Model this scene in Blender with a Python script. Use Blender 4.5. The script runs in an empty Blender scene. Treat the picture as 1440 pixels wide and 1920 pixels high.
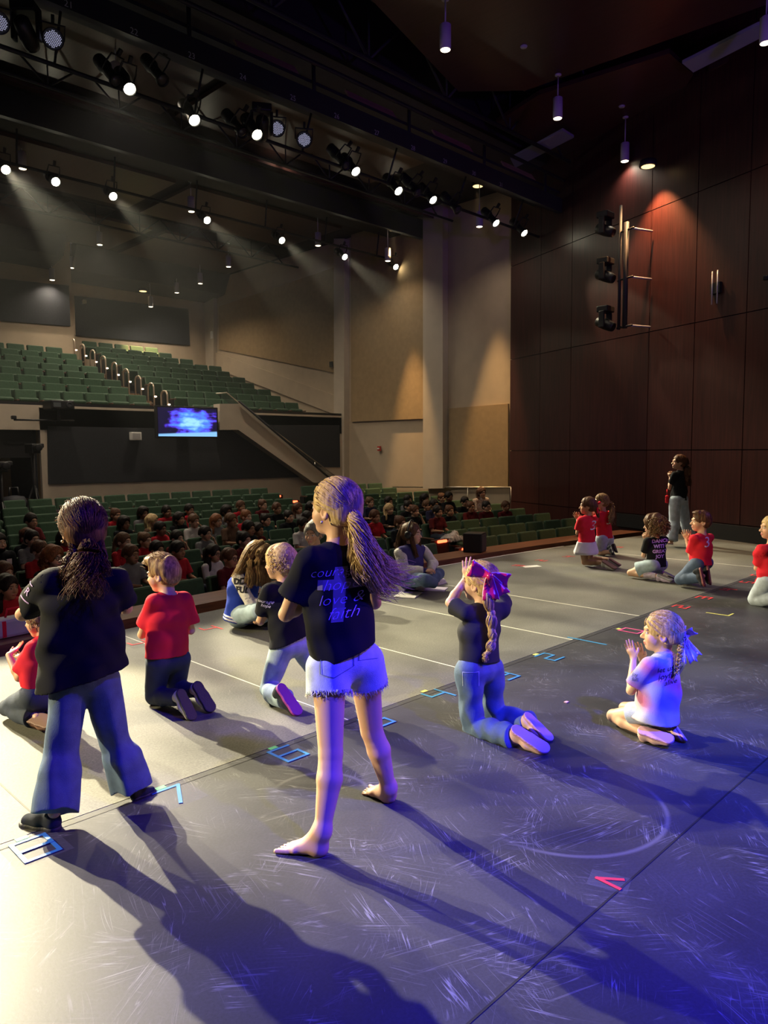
import bpy, bmesh, math, random
import numpy as np
from mathutils import Vector, Matrix, Euler
from mathutils.bvhtree import BVHTree

S = bpy.context.scene
COL = S.collection
random.seed(7)
RNG = np.random.RandomState(7)

# ------------------------------------------------------------------ camera
F = 1380.0                                   # focal length in pixels of the 1440x1920 frame
CAM = np.array((0.0, 0.0, 1.6))
_yaw, _pitch, _roll = math.radians(45.0), math.radians(4.83), math.radians(0.48)
_h = np.array((math.sin(_yaw), math.cos(_yaw), 0.0))
_r0 = np.array((math.cos(_yaw), -math.sin(_yaw), 0.0))
FWD = _h * math.cos(_pitch) - np.array((0, 0, 1.0)) * math.sin(_pitch)
_u0 = np.cross(_r0, FWD)
UP = _u0 * math.cos(_roll) + _r0 * math.sin(_roll)
RIGHT = _r0 * math.cos(_roll) - _u0 * math.sin(_roll)
cd = bpy.data.cameras.new('camera')
cd.sensor_fit = 'HORIZONTAL'; cd.sensor_width = 36.0; cd.lens = F / 1440 * 36.0
cd.clip_start = 0.05; cd.clip_end = 200
cam = bpy.data.objects.new('camera', cd); COL.objects.link(cam)
cam.matrix_world = Matrix(((RIGHT[0], UP[0], -FWD[0], CAM[0]), (RIGHT[1], UP[1], -FWD[1], CAM[1]),
                           (RIGHT[2], UP[2], -FWD[2], CAM[2]), (0, 0, 0, 1)))
S.camera = cam

def ray(px, py):
    return FWD + RIGHT * ((px - 720) / F) + UP * ((960 - py) / F)
def at_z(px, py, z=0.0):
    v = ray(px, py); return CAM + v * ((z - CAM[2]) / v[2])
def at_y(px, py, y):
    v = ray(px, py); return CAM + v * (y / v[1])
def at_x(px, py, x):
    v = ray(px, py); return CAM + v * (x / v[0])
def at_d(px, py, d):
    return CAM + ray(px, py) * d
def proj(p):
    q = np.asarray(p, float) - CAM; d = q @ FWD
    return 720 + F * (q @ RIGHT) / d, 960 - F * (q @ UP) / d, d

# ------------------------------------------------------------------ view, world
S.view_settings.view_transform = 'Standard'
S.view_settings.look = 'None'
S.view_settings.gamma = 1.0
S.view_settings.use_curve_mapping = False
S.view_settings.exposure = 0.0
w = bpy.data.worlds.new('world'); S.world = w; w.use_nodes = True
w.node_tree.nodes['Background'].inputs[0].default_value = (0.25, 0.22, 0.35, 1)
w.node_tree.nodes['Background'].inputs[1].default_value = 0.06
S.cycles.use_denoising = True
S.cycles.max_bounces = 5; S.cycles.diffuse_bounces = 3; S.cycles.glossy_bounces = 3
S.cycles.transmission_bounces = 4; S.cycles.transparent_max_bounces = 8
S.cycles.sample_clamp_indirect = 4.0
S.cycles.caustics_reflective = False; S.cycles.caustics_refractive = False

def spot(name, loc, target, power, color, angle, blend=0.3, radius=0.08, parent=None):
    ld = bpy.data.lights.new(name, 'SPOT'); ld.energy = power; ld.color = color
    ld.spot_size = math.radians(angle); ld.spot_blend = blend; ld.shadow_soft_size = radius
    o = bpy.data.objects.new(name, ld); COL.objects.link(o)
    d = Vector(target) - Vector(loc)
    o.location = loc; o.rotation_euler = d.to_track_quat('-Z', 'Y').to_euler()
    if parent is not None:
        o.parent = parent
        o.matrix_parent_inverse = Matrix.Identity(4)
        o.location = Vector(loc) - parent.location
    return o
def area(name, loc, target, power, color, sx, sy):
    ld = bpy.data.lights.new(name, 'AREA'); ld.energy = power; ld.color = color
    ld.shape = 'RECTANGLE'; ld.size = sx; ld.size_y = sy
    o = bpy.data.objects.new(name, ld); COL.objects.link(o); o.location = loc
    o.rotation_euler = (Vector(target) - Vector(loc)).to_track_quat('-Z', 'Y').to_euler()
    return o

WARM = (1.0, 0.93, 0.70); BLUE = (0.04, 0.02, 1.0); TEAL = (0.02, 0.25, 1.0); VIO = (0.42, 0.10, 1.0); AMB = (1.0, 0.62, 0.25)
# upstage blue and violet wash lamps of the rig behind the camera, two added unseen fills, and warm front light of the house bars (house bar lamps carry their own)
KEYC = (1.0, 0.88, 0.58)
KEY1 = (250, 250, 0, 250, 0, 250, 0, 0)
AIM2 = ((4.3, 3.9, 0.2), (5.2, 3.5, 0.4), (5.9, 4.2, 0.2), (7.7, 4.3, 0.2), (9.5, 4.5, 0.3), (11.3, 4.8, 0.3), (12.5, 5.0, 0.4))
KEY2 = (14500, 0, 6500, 7000, 7500, 9000, 0)
OUTSIDE = ((2.0, (1.2, 4.0, 0.2), 23000, 15), (3.2, (2.9, 4.1, 0.2), 10000, 14), (0.9, (0.6, 2.3, 0.0), 9000, 13))
spot('house_left_side', (-5.5, 8.8, 4.0), (2.8, 3.7, 0.9), 7500, (1.0, 0.83, 0.45), 31, 0.7, 0.10)
spot('upstage_blue', (2.4, -2.2, 5.4), (2.8, 0.0, 0), 7500, (0.03, 0.02, 1.0), 58, 0.9, 0.12)
spot('upstage_blue', (1.4, -1.2, 6.2), (1.6, 2.9, 0.8), 1500, (0.03, 0.01, 1.0), 36, 0.6, 0.10)
spot('upstage_teal', (5.0, -2.0, 5.6), (5.3, 0.8, 0), 1800, (0.02, 0.20, 1.0), 48, 0.9, 0.12)
spot('stage_right_pink', (9.0, -1.0, 3.2), (3.2, 2.8, 0.9), 950, (0.85, 0.35, 0.85), 27, 0.8, 0.12)
spot('upstage_violet', (11.0, -1.5, 5.6), (8.5, 3.6, 0.4), 600, (0.45, 0.18, 1.0), 40, 0.8, 0.12)
spot('added_audience_fill', (6.0, -3.0, 6.5), (6.0, 11.0, -0.3), 420, (1.0, 0.80, 0.70), 52, 0.7, 0.15)  # added fill with no real lamp behind it, brightens the audience faces
spot('added_ceiling_fill', (4.0, -3.5, 3.0), (10.5, 4.0, 8.5), 800, (0.26, 0.06, 0.9), 70, 0.9, 0.2)  # added unseen fill, stands in for violet bounce on the wood ceiling


# ------------------------------------------------------------------ materials
MAT = {}
def nd(nt, typ, **kw):
    n = nt.nodes.new(typ)
    for k, v in kw.items():
        if k.startswith('i_'):
            n.inputs[int(k[2:]) if k[2:].isdigit() else k[2:]].default_value = v
        else:
            setattr(n, k, v)
    return n
def base_mat(name):
    m = bpy.data.materials.new(name); m.use_nodes = True
    nt = m.node_tree; b = nt.nodes['Principled BSDF']
    return m, nt, b
def L(nt, a, b): nt.links.new(a, b)
def rgba(c): return (c[0], c[1], c[2], 1.0)
def mat(name, color, rough=0.6, metal=0.0, noise=0.0, nscale=20.0, bump=0.0, bscale=80.0, stretch=(1, 1, 1), spec=0.5, sheen=0.0, emit=None, estr=0.0, alpha=1.0):
    if name in MAT: return MAT[name]
    m, nt, b = base_mat(name)
    b.inputs['Base Color'].default_value = rgba(color)
    b.inputs['Roughness'].default_value = rough
    b.inputs['Metallic'].default_value = metal
    b.inputs['Specular IOR Level'].default_value = spec
    if sheen: b.inputs['Sheen Weight'].default_value = sheen
    if emit is not None:
        b.inputs['Emission Color'].default_value = rgba(emit); b.inputs['Emission Strength'].default_value = estr
    if alpha < 1: b.inputs['Alpha'].default_value = alpha
    if noise or bump:
        tc = nd(nt, 'ShaderNodeTexCoord'); mp = nd(nt, 'ShaderNodeMapping'); mp.inputs['Scale'].default_value = stretch
        L(nt, tc.outputs['Object'], mp.inputs['Vector'])
    if noise:
        n = nd(nt, 'ShaderNodeTexNoise'); n.inputs['Scale'].default_value = nscale; n.inputs['Detail'].default_value = 5
        L(nt, mp.outputs[0], n.inputs['Vector'])
        r = nd(nt, 'ShaderNodeMapRange'); r.inputs[1].default_value = 0.3; r.inputs[2].default_value = 0.7
        r.inputs[3].default_value = 1 - noise; r.inputs[4].default_value = 1 + noise
        L(nt, n.outputs[0], r.inputs[0])
        mx = nd(nt, 'ShaderNodeVectorMath', operation='SCALE'); mx.inputs[0].default_value = color
        L(nt, r.outputs[0], mx.inputs['Scale']); L(nt, mx.outputs[0], b.inputs['Base Color'])
    if bump:
        n2 = nd(nt, 'ShaderNodeTexNoise'); n2.inputs['Scale'].default_value = bscale; n2.inputs['Detail'].default_value = 4
        L(nt, mp.outputs[0], n2.inputs['Vector'])
        bp = nd(nt, 'ShaderNodeBump'); bp.inputs['Strength'].default_value = bump; bp.inputs['Distance'].default_value = 0.01
        L(nt, n2.outputs[0], bp.inputs['Height']); L(nt, bp.outputs[0], b.inputs['Normal'])
    MAT[name] = m; return m
def attr_mat(name, rough=0.5, bump=0.0, bscale=100., sss=0.0, spec=0.4):
    if name in MAT: return MAT[name]
    m, nt, b = base_mat(name)
    a = nd(nt, 'ShaderNodeAttribute'); a.attribute_name = 'col'
    L(nt, a.outputs['Color'], b.inputs['Base Color'])
    b.inputs['Roughness'].default_value = rough; b.inputs['Specular IOR Level'].default_value = spec
    if sss:
        b.inputs['Subsurface Weight'].default_value = sss
        b.inputs['Subsurface Radius'].default_value = (1.0, 0.35, 0.2); b.inputs['Subsurface Scale'].default_value = 0.012
    if bump:
        tc = nd(nt, 'ShaderNodeTexCoord'); n2 = nd(nt, 'ShaderNodeTexNoise'); n2.inputs['Scale'].default_value = bscale
        L(nt, tc.outputs['Object'], n2.inputs['Vector'])
        bp = nd(nt, 'ShaderNodeBump'); bp.inputs['Strength'].default_value = bump; bp.inputs['Distance'].default_value = 0.01
        L(nt, n2.outputs[0], bp.inputs['Height']); L(nt, bp.outputs[0], b.inputs['Normal'])
    MAT[name] = m; return m

def wood_mat(name, color, rough=0.35, grain=1.0, axis='Z', spec=0.5):
    m, nt, b = base_mat(name)
    tc = nd(nt, 'ShaderNodeTexCoord'); mp = nd(nt, 'ShaderNodeMapping')
    mp.inputs['Scale'].default_value = {'Z': (14, 14, 0.7), 'X': (0.7, 14, 14), 'Y': (14, 0.7, 14)}[axis]
    L(nt, tc.outputs['Object'], mp.inputs['Vector'])
    n = nd(nt, 'ShaderNodeTexNoise'); n.inputs['Scale'].default_value = 2.0; n.inputs['Detail'].default_value = 6; n.inputs['Distortion'].default_value = 0.6
    L(nt, mp.outputs[0], n.inputs['Vector'])
    r = nd(nt, 'ShaderNodeValToRGB')
    c = np.array(color)
    r.color_ramp.elements[0].position = 0.3; r.color_ramp.elements[0].color = rgba(c * (1 - 0.45 * grain))
    r.color_ramp.elements[1].position = 0.72; r.color_ramp.elements[1].color = rgba(c * (1 + 0.35 * grain))
    L(nt, n.outputs[0], r.inputs[0]); L(nt, r.outputs[0], b.inputs['Base Color'])
    b.inputs['Roughness'].default_value = rough; b.inputs['Specular IOR Level'].default_value = spec
    return m

# ------------------------------------------------------------------ object helpers
def tag(o, label=None, cat=None, group=None, kind=None):
    if label: o['label'] = label
    if cat: o['category'] = cat
    if group: o['group'] = group
    if kind: o['kind'] = kind
    return o
def empty(name, loc, rz=0.0, label=None, cat=None, group=None):
    o = bpy.data.objects.new(name, None); o.empty_display_size = 0.1; COL.objects.link(o)
    o.location = Vector(loc); o.rotation_euler = (0, 0, rz)
    return tag(o, label, cat, group)
class MB:
    """collects shapes into one mesh"""
    def __init__(self): self.v = []; self.f = []; self.sm = []
    def add(self, vs, fs, smooth=False):
        n = len(self.v); self.v += [tuple(map(float, p)) for p in vs]
        self.f += [tuple(i + n for i in q) for q in fs]; self.sm += [smooth] * len(fs); return self
    def box(self, c, s, R=None, bev=0.0):
        bm = bmesh.new(); bmesh.ops.create_cube(bm, size=1.0)
        bmesh.ops.scale(bm, vec=Vector(s), verts=bm.verts)
        if bev: bmesh.ops.bevel(bm, geom=list(bm.edges), offset=bev, segments=2, affect='EDGES', profile=0.5)
        return self._bm(bm, c, R)
    def _bm(self, bm, c, R=None, smooth=False):
        M = Matrix.Translation(Vector(c)) @ (R.to_4x4() if R is not None else Matrix.Identity(4))
        bm.verts.ensure_lookup_table(); bm.verts.index_update()
        self.add([M @ v.co for v in bm.verts], [[v.index for v in f.verts] for f in bm.faces], smooth); bm.free(); return self
    def tube(self, pts, r, n=8, cap=True):
        pts = [Vector(p) for p in pts]; rs = r if hasattr(r, '__len__') else [r] * len(pts)
        vs = []; fs = []; prev = None
        for i, p in enumerate(pts):
            d = (pts[min(i + 1, len(pts) - 1)] - pts[max(i - 1, 0)])
            d = d.normalized() if d.length > 1e-9 else Vector((0, 0, 1))
            a = prev if prev is not None else (Vector((0, 0, 1)) if abs(d.z) < 0.9 else Vector((1, 0, 0)))
            a = (a - d * a.dot(d)); a = a.normalized() if a.length > 1e-6 else d.orthogonal().normalized()
            prev = a; b = d.cross(a)
            for k in range(n):
                t = 2 * math.pi * k / n; vs.append(p + (a * math.cos(t) + b * math.sin(t)) * rs[i])
        for i in range(len(pts) - 1):
            for k in range(n):
                fs.append((i * n + k, i * n + (k + 1) % n, (i + 1) * n + (k + 1) % n, (i + 1) * n + k))
        if cap: fs.append(tuple(range(n))[::-1]); fs.append(tuple(range((len(pts) - 1) * n, len(pts) * n)))
        return self.add(vs, fs, True)
    def lathe(self, prof, c=(0, 0, 0), R=None, n=20):
        """prof: list of (radius, z) from bottom up"""
        M = Matrix.Translation(Vector(c)) @ (R.to_4x4() if R is not None else Matrix.Identity(4))
        vs = []; fs = []
        for (r, z) in prof:
            for k in range(n):
                t = 2 * math.pi * k / n; vs.append(M @ Vector((r * math.cos(t), r * math.sin(t), z)))
        for i in range(len(prof) - 1):
            for k in range(n):
                fs.append((i * n + k, i * n + (k + 1) % n, (i + 1) * n + (k + 1) % n, (i + 1) * n + k))
        fs.append(tuple(range(n))[::-1]); fs.append(tuple(range((len(prof) - 1) * n, len(prof) * n)))
        return self.add(vs, fs, True)
    def prism(self, poly, thick, org, ux, uy):
        """polygon (2d) in plane org+ux*a+uy*b, extruded by thick along ux x uy"""
        org, ux, uy = Vector(org), Vector(ux), Vector(uy); n = ux.cross(uy).normalized() * thick
        m = len(poly); vs = [org + ux * a + uy * b for a, b in poly]; vs += [p + n for p in vs]
        fs = [tuple(range(m))[::-1], tuple(range(m, 2 * m))] + [(i, (i + 1) % m, m + (i + 1) % m, m + i) for i in range(m)]
        return self.add(vs, fs)
    def build(self, name, m=None, parent=None, loc=None):
        me = bpy.data.meshes.new(name); me.from_pydata(self.v, [], self.f)
        me.polygons.foreach_set('use_smooth', self.sm)
        if m is not None: me.materials.append(m)
        me.validate(); me.update()
        o = bpy.data.objects.new(name, me); COL.objects.link(o)
        if parent is not None: o.parent = parent
        if loc is not None: o.location = loc
        return o
def struct(name, mb, m, label=None):
    o = mb.build(name, m); o['kind'] = 'structure'
    if label: o['label'] = label
    return o
def rot(x=0, y=0, z=0): return Euler((x, y, z)).to_matrix()
def look_rot(d, up=(0, 0, 1)):
    """matrix whose local -Z... here local Z axis points along d"""
    return Vector(d).to_track_quat('Z', 'Y').to_matrix()
def copy_tree(o, parent=None):
    c = o.copy(); COL.objects.link(c); c.parent = parent
    for ch in o.children: copy_tree(ch, c)
    return c

# ------------------------------------------------------------------ setting: stage floor
def floor_mat(name, c, cs, rough, scr, speck):
    m, nt, b = base_mat(name)
    tc = nd(nt, 'ShaderNodeTexCoord'); obj = tc.outputs['Object']
    warp = nd(nt, 'ShaderNodeTexNoise'); warp.inputs['Scale'].default_value = 0.9; warp.inputs['Detail'].default_value = 1
    L(nt, obj, warp.inputs['Vector'])
    wv = nd(nt, 'ShaderNodeVectorMath', operation='MULTIPLY_ADD'); wv.inputs[1].default_value = (0.22, 0.22, 0); L(nt, warp.outputs['Color'], wv.inputs[0]); L(nt, obj, wv.inputs[2])
    acc = None
    for i, (ang, sc) in enumerate(((0.3, 3.2), (1.1, 3.8), (1.9, 3.0), (2.6, 4.4), (0.75, 5.2), (2.2, 5.6))):
        mp = nd(nt, 'ShaderNodeMapping'); mp.inputs['Rotation'].default_value = (0, 0, ang); mp.inputs['Location'].default_value = (i * 3.7, i * 1.9, 0)
        L(nt, wv.outputs[0], mp.inputs['Vector'])
        st = nd(nt, 'ShaderNodeMapping'); st.inputs['Scale'].default_value = (sc * 0.26, sc * 4.6, 1); L(nt, mp.outputs[0], st.inputs['Vector'])
        n = nd(nt, 'ShaderNodeTexNoise'); n.inputs['Scale'].default_value = 1.7; n.inputs['Detail'].default_value = 2; L(nt, st.outputs[0], n.inputs['Vector'])
        # thin line where the stretched noise crosses one level
        s = nd(nt, 'ShaderNodeMath', operation='SUBTRACT'); s.inputs[1].default_value = 0.5 + 0.03 * (i % 3 - 1); L(nt, n.outputs[0], s.inputs[0])
        a = nd(nt, 'ShaderNodeMath', operation='ABSOLUTE'); L(nt, s.outputs[0], a.inputs[0])
        r = nd(nt, 'ShaderNodeMapRange'); r.inputs[1].default_value = 0.0; r.inputs[2].default_value = 0.012; r.inputs[3].default_value = 1; r.inputs[4].default_value = 0; L(nt, a.outputs[0], r.inputs[0])
        k = nd(nt, 'ShaderNodeTexNoise'); k.inputs['Scale'].default_value = 2.3 + i * 0.4; k.inputs['Detail'].default_value = 3; L(nt, mp.outputs[0], k.inputs['Vector'])
        kr = nd(nt, 'ShaderNodeMapRange'); kr.inputs[1].default_value = 0.55; kr.inputs[2].default_value = 0.68; L(nt, k.outputs[0], kr.inputs[0])
        mu = nd(nt, 'ShaderNodeMath', operation='MULTIPLY'); L(nt, r.outputs[0], mu.inputs[0]); L(nt, kr.outputs[0], mu.inputs[1])
        if acc is None: acc = mu
        else:
            mx = nd(nt, 'ShaderNodeMath', operation='MAXIMUM'); L(nt, acc.outputs[0], mx.inputs[0]); L(nt, mu.outputs[0], mx.inputs[1]); acc = mx
    # round scuffs left by turning feet
    for (cx, cy, rr, a0) in scuffs:
        sb = nd(nt, 'ShaderNodeVectorMath', operation='SUBTRACT'); sb.inputs[1].default_value = (cx, cy, 0); L(nt, obj, sb.inputs[0])
        ln = nd(nt, 'ShaderNodeVectorMath', operation='LENGTH'); L(nt, sb.outputs[0], ln.inputs[0])
        s = nd(nt, 'ShaderNodeMath', operation='SUBTRACT'); s.inputs[1].default_value = rr; L(nt, ln.outputs['Value'], s.inputs[0])
        a = nd(nt, 'ShaderNodeMath', operation='ABSOLUTE'); L(nt, s.outputs[0], a.inputs[0])
        r = nd(nt, 'ShaderNodeMapRange'); r.inputs[1].default_value = 0.003; r.inputs[2].default_value = 0.016; r.inputs[3].default_value = 0.42; r.inputs[4].default_value = 0; L(nt, a.outputs[0], r.inputs[0])
        dt = nd(nt, 'ShaderNodeVectorMath', operation='DOT_PRODUCT'); dt.inputs[1].default_value = (math.cos(a0), math.sin(a0), 0); L(nt, sb.outputs[0], dt.inputs[0])
        g = nd(nt, 'ShaderNodeMapRange'); g.inputs[1].default_value = 0.1 * rr; g.inputs[2].default_value = 0.6 * rr; L(nt, dt.outputs['Value'], g.inputs[0])
        mu = nd(nt, 'ShaderNodeMath', operation='MULTIPLY'); L(nt, r.outputs[0], mu.inputs[0]); L(nt, g.outputs[0], mu.inputs[1])
        mx = nd(nt, 'ShaderNodeMath', operation='MAXIMUM'); L(nt, acc.outputs[0], mx.inputs[0]); L(nt, mu.outputs[0], mx.inputs[1]); acc = mx
    sp = nd(nt, 'ShaderNodeTexNoise'); sp.inputs['Scale'].default_value = 85; sp.inputs['Detail'].default_value = 4; sp.inputs['Roughness'].default_value = 0.7; L(nt, obj, sp.inputs['Vector'])
    cl = nd(nt, 'ShaderNodeTexNoise'); cl.inputs['Scale'].default_value = 1.6; cl.inputs['Detail'].default_value = 6; L(nt, obj, cl.inputs['Vector'])
    r1 = nd(nt, 'ShaderNodeMapRange'); r1.inputs[1].default_value = 0.3; r1.inputs[2].default_value = 0.7; r1.inputs[3].default_value = 1 - speck; r1.inputs[4].default_value = 1 + speck; L(nt, sp.outputs[0], r1.inputs[0])
    r2 = nd(nt, 'ShaderNodeMapRange'); r2.inputs[1].default_value = 0.3; r2.inputs[2].default_value = 0.7; r2.inputs[3].default_value = 0.70; r2.inputs[4].default_value = 1.30; L(nt, cl.outputs[0], r2.inputs[0])
    mm = nd(nt, 'ShaderNodeMath', operation='MULTIPLY'); L(nt, r1.outputs[0], mm.inputs[0]); L(nt, r2.outputs[0], mm.inputs[1])
    bc = nd(nt, 'ShaderNodeVectorMath', operation='SCALE'); bc.inputs[0].default_value = c; L(nt, mm.outputs[0], bc.inputs['Scale'])
    sc = nd(nt, 'ShaderNodeMath', operation='MULTIPLY'); sc.inputs[1].default_value = scr; L(nt, acc.outputs[0], sc.inputs[0])
    mix = nd(nt, 'ShaderNodeMix', data_type='RGBA'); L(nt, sc.outputs[0], mix.inputs['Factor']); L(nt, bc.outputs[0], mix.inputs['A']); mix.inputs['B'].default_value = rgba(cs)
    L(nt, mix.outputs['Result'], b.inputs['Base Color'])
    rr = nd(nt, 'ShaderNodeMapRange'); rr.inputs[3].default_value = rough - 0.06; rr.inputs[4].default_value = rough + 0.1; L(nt, cl.outputs[0], rr.inputs[0]); L(nt, rr.outputs[0], b.inputs['Roughness'])
    bp = nd(nt, 'ShaderNodeBump'); bp.inputs['Strength'].default_value = 0.08; bp.inputs['Distance'].default_value = 0.004; L(nt, sp.outputs[0], bp.inputs['Height']); L(nt, bp.outputs[0], b.inputs['Normal'])
    return m
_c = at_z(1055, 1505); _c2 = at_z(1360, 1260); _c3 = at_z(600, 1490)
_e = at_z(1060, 1604)
scuffs = [(_c[0], _c[1], float(np.linalg.norm(_e - _c)), math.radians(-100)), (_c3[0], _c3[1], 0.23, math.radians(40))]
M_BLACKFLOOR = floor_mat('black_marley', (0.032, 0.033, 0.038), (0.26, 0.26, 0.27), 0.46, 0.7, 0.25)
scuffs = []
M_GREYFLOOR = floor_mat('grey_marley', (0.105, 0.105, 0.095), (0.26, 0.26, 0.23), 0.55, 0.40, 0.42)

def edgeY(x): return 6.53 - (x - 7.2) ** 2 / 76.0
WALL0 = np.array((15.4, 10.9)); WDIR = np.array((-0.35, -0.936)) / np.hypot(0.35, 0.936); WN = np.array((-0.936, 0.35)) / np.hypot(0.35, 0.936)
SEAM = 3.172
xs = np.linspace(-3, 13.6, 40)
mb = MB()
top = [(x, edgeY(x)) for x in xs]
poly = [(-3, SEAM)] + top + [(13.6, SEAM)]
n = len(poly); vs = [(x, y, 0) for x, y in poly] + [(x, y, -0.12) for x, y in poly]
mb.add(vs, [tuple(range(n))[::-1], tuple(range(n, 2 * n))] + [(i, (i + 1) % n, n + (i + 1) % n, n + i) for i in range(n)])
struct('floor', mb, M_GREYFLOOR)
mb = MB()
bm = bmesh.new(); bmesh.ops.create_cube(bm, size=1); bmesh.ops.scale(bm, vec=(16.6, SEAM + 4 - 0.006, 0.12), verts=bm.verts)
mb._bm(bm, (5.3, (SEAM - 0.006 - 4) / 2, -0.06)); struct('floor', mb, M_BLACKFLOOR)
M_BLACK = mat('matte_black', (0.012, 0.012, 0.014), 0.75)
M_METALBLACK = mat('black_metal', (0.02, 0.02, 0.022), 0.4, 0.3)
# seam strip under the joint of the two sheets and stage sub floor
mb = MB().box((5.3, SEAM - 0.003, -0.05), (16.6, 0.10, 0.09)); struct('floor', mb, M_BLACK)
# seams of the black sheets and the pale seams of the grey sheets: thin tape lines on the floor
M_SEAM = mat('seam_dark', (0.008, 0.008, 0.01), 0.6)
M_PALE = mat('seam_pale', (0.62, 0.62, 0.55), 0.6)
mb = MB().box((5.3, 1.206, 0.0006), (16.6, 0.008, 0.0012)); struct('floor_seam', mb, M_SEAM)
for yy0 in (SEAM - 0.05,):
    mb = MB().box((5.3, yy0, 0.0006), (16.6, 0.006, 0.0012)); struct('floor_seam', mb, M_SEAM)
for i, (px, py) in enumerate(((30, 1497), (480, 1285), (800, 1237), (1000, 1185), (1100, 1139), (1400, 1062))):
    p = at_z(px, py); y1 = edgeY(p[0]) - 0.02
    if i == 0:
        mb = MB().box((p[0], (SEAM + y1) / 2, 0.0006), (0.008, y1 - SEAM, 0.0012)); struct('floor_seam', mb, M_SEAM)
    else:
        mb = MB().box((p[0], (SEAM + y1) / 2, 0.0006), (0.009 + 0.001 * i, y1 - SEAM, 0.0012)); struct('floor_seam', mb, M_PALE)
# stage front: black riser, wooden ledge beyond a black gap, white nosing strip
def ribbon(offs, zs, x0, x1, n=40):
    """closed section (y offset from the stage edge, z) swept along the curved edge"""
    m = MB(); X = np.linspace(x0, x1, n); k = len(offs); vs = []; fs = []
    for x in X: vs += [(x, edgeY(x) + o, z) for o, z in zip(offs, zs)]
    for i in range(n - 1):
        for j in range(k): fs.append((i * k + j, i * k + (j + 1) % k, (i + 1) * k + (j + 1) % k, (i + 1) * k + j))
    fs.append(tuple(range(k))); fs.append(tuple(range((n - 1) * k, n * k))[::-1])
    return m.add(vs, fs)
M_LEDGE = wood_mat('ledge_wood', (0.18, 0.068, 0.03), 0.45, 1.0, 'X')
struct('wall_stage_front', ribbon((0.002, 0.03, 0.03, 0.002), (-0.01, -0.01, -0.95, -0.95), -3, 13.4), M_BLACK)
struct('trim_stage_ledge', ribbon((0.36, 0.84, 0.84, 0.36), (0.0, 0.0, -0.95, -0.95), -3, 13.4), M_LEDGE)
struct('floor_gap', ribbon((0.03, 0.36, 0.36, 0.03), (-0.5, -0.5, -0.6, -0.6), -3, 13.4), M_BLACK)
M_WHITE = mat('white_paint', (0.75, 0.73, 0.68), 0.5)
struct('trim_nosing', ribbon((0.03, 0.055, 0.055, 0.03), (-0.005, -0.005, -0.04, -0.04), 7.6, 10.6), M_WHITE)

# ------------------------------------------------------------------ wood side wall (splayed) in panels
M_WOOD = wood_mat('mahogany_panel', (0.050, 0.012, 0.011), 0.42, 0.8, 'Z', 0.45)
def wall_s(px):     # distance along the wood wall of a pixel column
    v = ray(px, 860)[:2]
    A = np.array(((v[0], -WDIR[0]), (v[1], -WDIR[1]))); t, s = np.linalg.solve(A, WALL0); return s
def on_wood(px, py, off=0.0):
    v = ray(px, py); A = np.array(((v[0], -WDIR[0]), (v[1], -WDIR[1]))); t, s = np.linalg.solve(A, WALL0 + WN * off); return CAM + v * t
sv = [0.0] + [wall_s(p) for p in (1011, 1068, 1212, 1296, 1391)] + [9.0, 10.5]
zv = [-0.6, 0.28, 1.55, 3.81, 6.07, 8.4, 10.6]
UX = (WDIR[0], WDIR[1], 0); UZ = (0, 0, 1)
mb = MB(); g = 0.008
for i in range(len(sv) - 1):
    for j in range(len(zv) - 1):
        a0, a1 = sv[i] + (g if i else 0), sv[i + 1] - g; b0, b1 = zv[j] + g, zv[j + 1] - g
        mb.prism([(a0, b0), (a1, b0), (a1, b1), (a0, b1)], -0.04, (WALL0[0], WALL0[1], 0), UX, UZ)
struct('wall_right', mb, M_WOOD)
mb = MB(); o = WALL0 - WN * 0.041
mb.prism([(0, -1), (10.5, -1), (10.5, 10.6), (0, 10.6)], -0.15, (o[0], o[1], 0), UX, UZ); struct('wall_right', mb, M_BLACK)
mb = MB(); o = WALL0 + WN * 0.002
mb.prism([(3.9, 0.001), (10.5, 0.001), (10.5, 0.27), (3.9, 0.27)], 0.03, (o[0], o[1], 0), UX, UZ); struct('baseboard_right', mb, M_BLACK)

# ------------------------------------------------------------------ beige side wall of the hall
XW = 15.5
M_BEIGE = mat('beige_plaster', (0.50, 0.40, 0.28), 0.8, noise=0.06, nscale=3, bump=0.05, bscale=60)
M_TAN = mat('tan_acoustic_cloth', (0.38, 0.26, 0.13), 0.9, noise=0.08, nscale=8, bump=0.1, bscale=200)
M_PILAST = mat('pale_pilaster', (0.56, 0.48, 0.37), 0.75, noise=0.05, nscale=3)
M_DARKPANEL = mat('charcoal_acoustic_cloth', (0.020, 0.022, 0.027), 0.9, noise=0.15, nscale=30, bump=0.1, bscale=200)
mb = MB().box((XW + 0.1, 18, 3.4), (0.2, 15, 9.2)); struct('wall_side', mb, M_BEIGE)
def side_panel(name, c, m, t=0.06):
    """polygon given in pixels, standing on the side wall"""
    q = [at_x(px, py, XW) for px, py in c]
    mb = MB().prism([(p[1], p[2]) for p in q], t, (XW - 0.001, 0, 0), (0, 1, 0), (0, 0, 1))
    # prism extrudes along +X for (Y,Z) axes: flip towards the hall
    mb.v = [(2 * (XW - 0.001) - x if x > XW else x, y, z) for x, y, z in mb.v]
    return struct(name, mb, m)
side_panel('wall_side_panel', [(797, 785), (661, 791), (661, 430), (797, 440)], M_TAN)
side_panel('wall_side_panel', [(955, 912), (845, 914), (845, 766), (955, 757)], M_TAN)
side_panel('wall_side_panel', [(634, 700), (634, 500), (412, 575), (412, 655)], M_TAN, 0.04)
side_panel('trim_pilaster', [(840, 915), (803, 916), (803, 330), (840, 330)], M_PILAST, 0.22)
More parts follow.
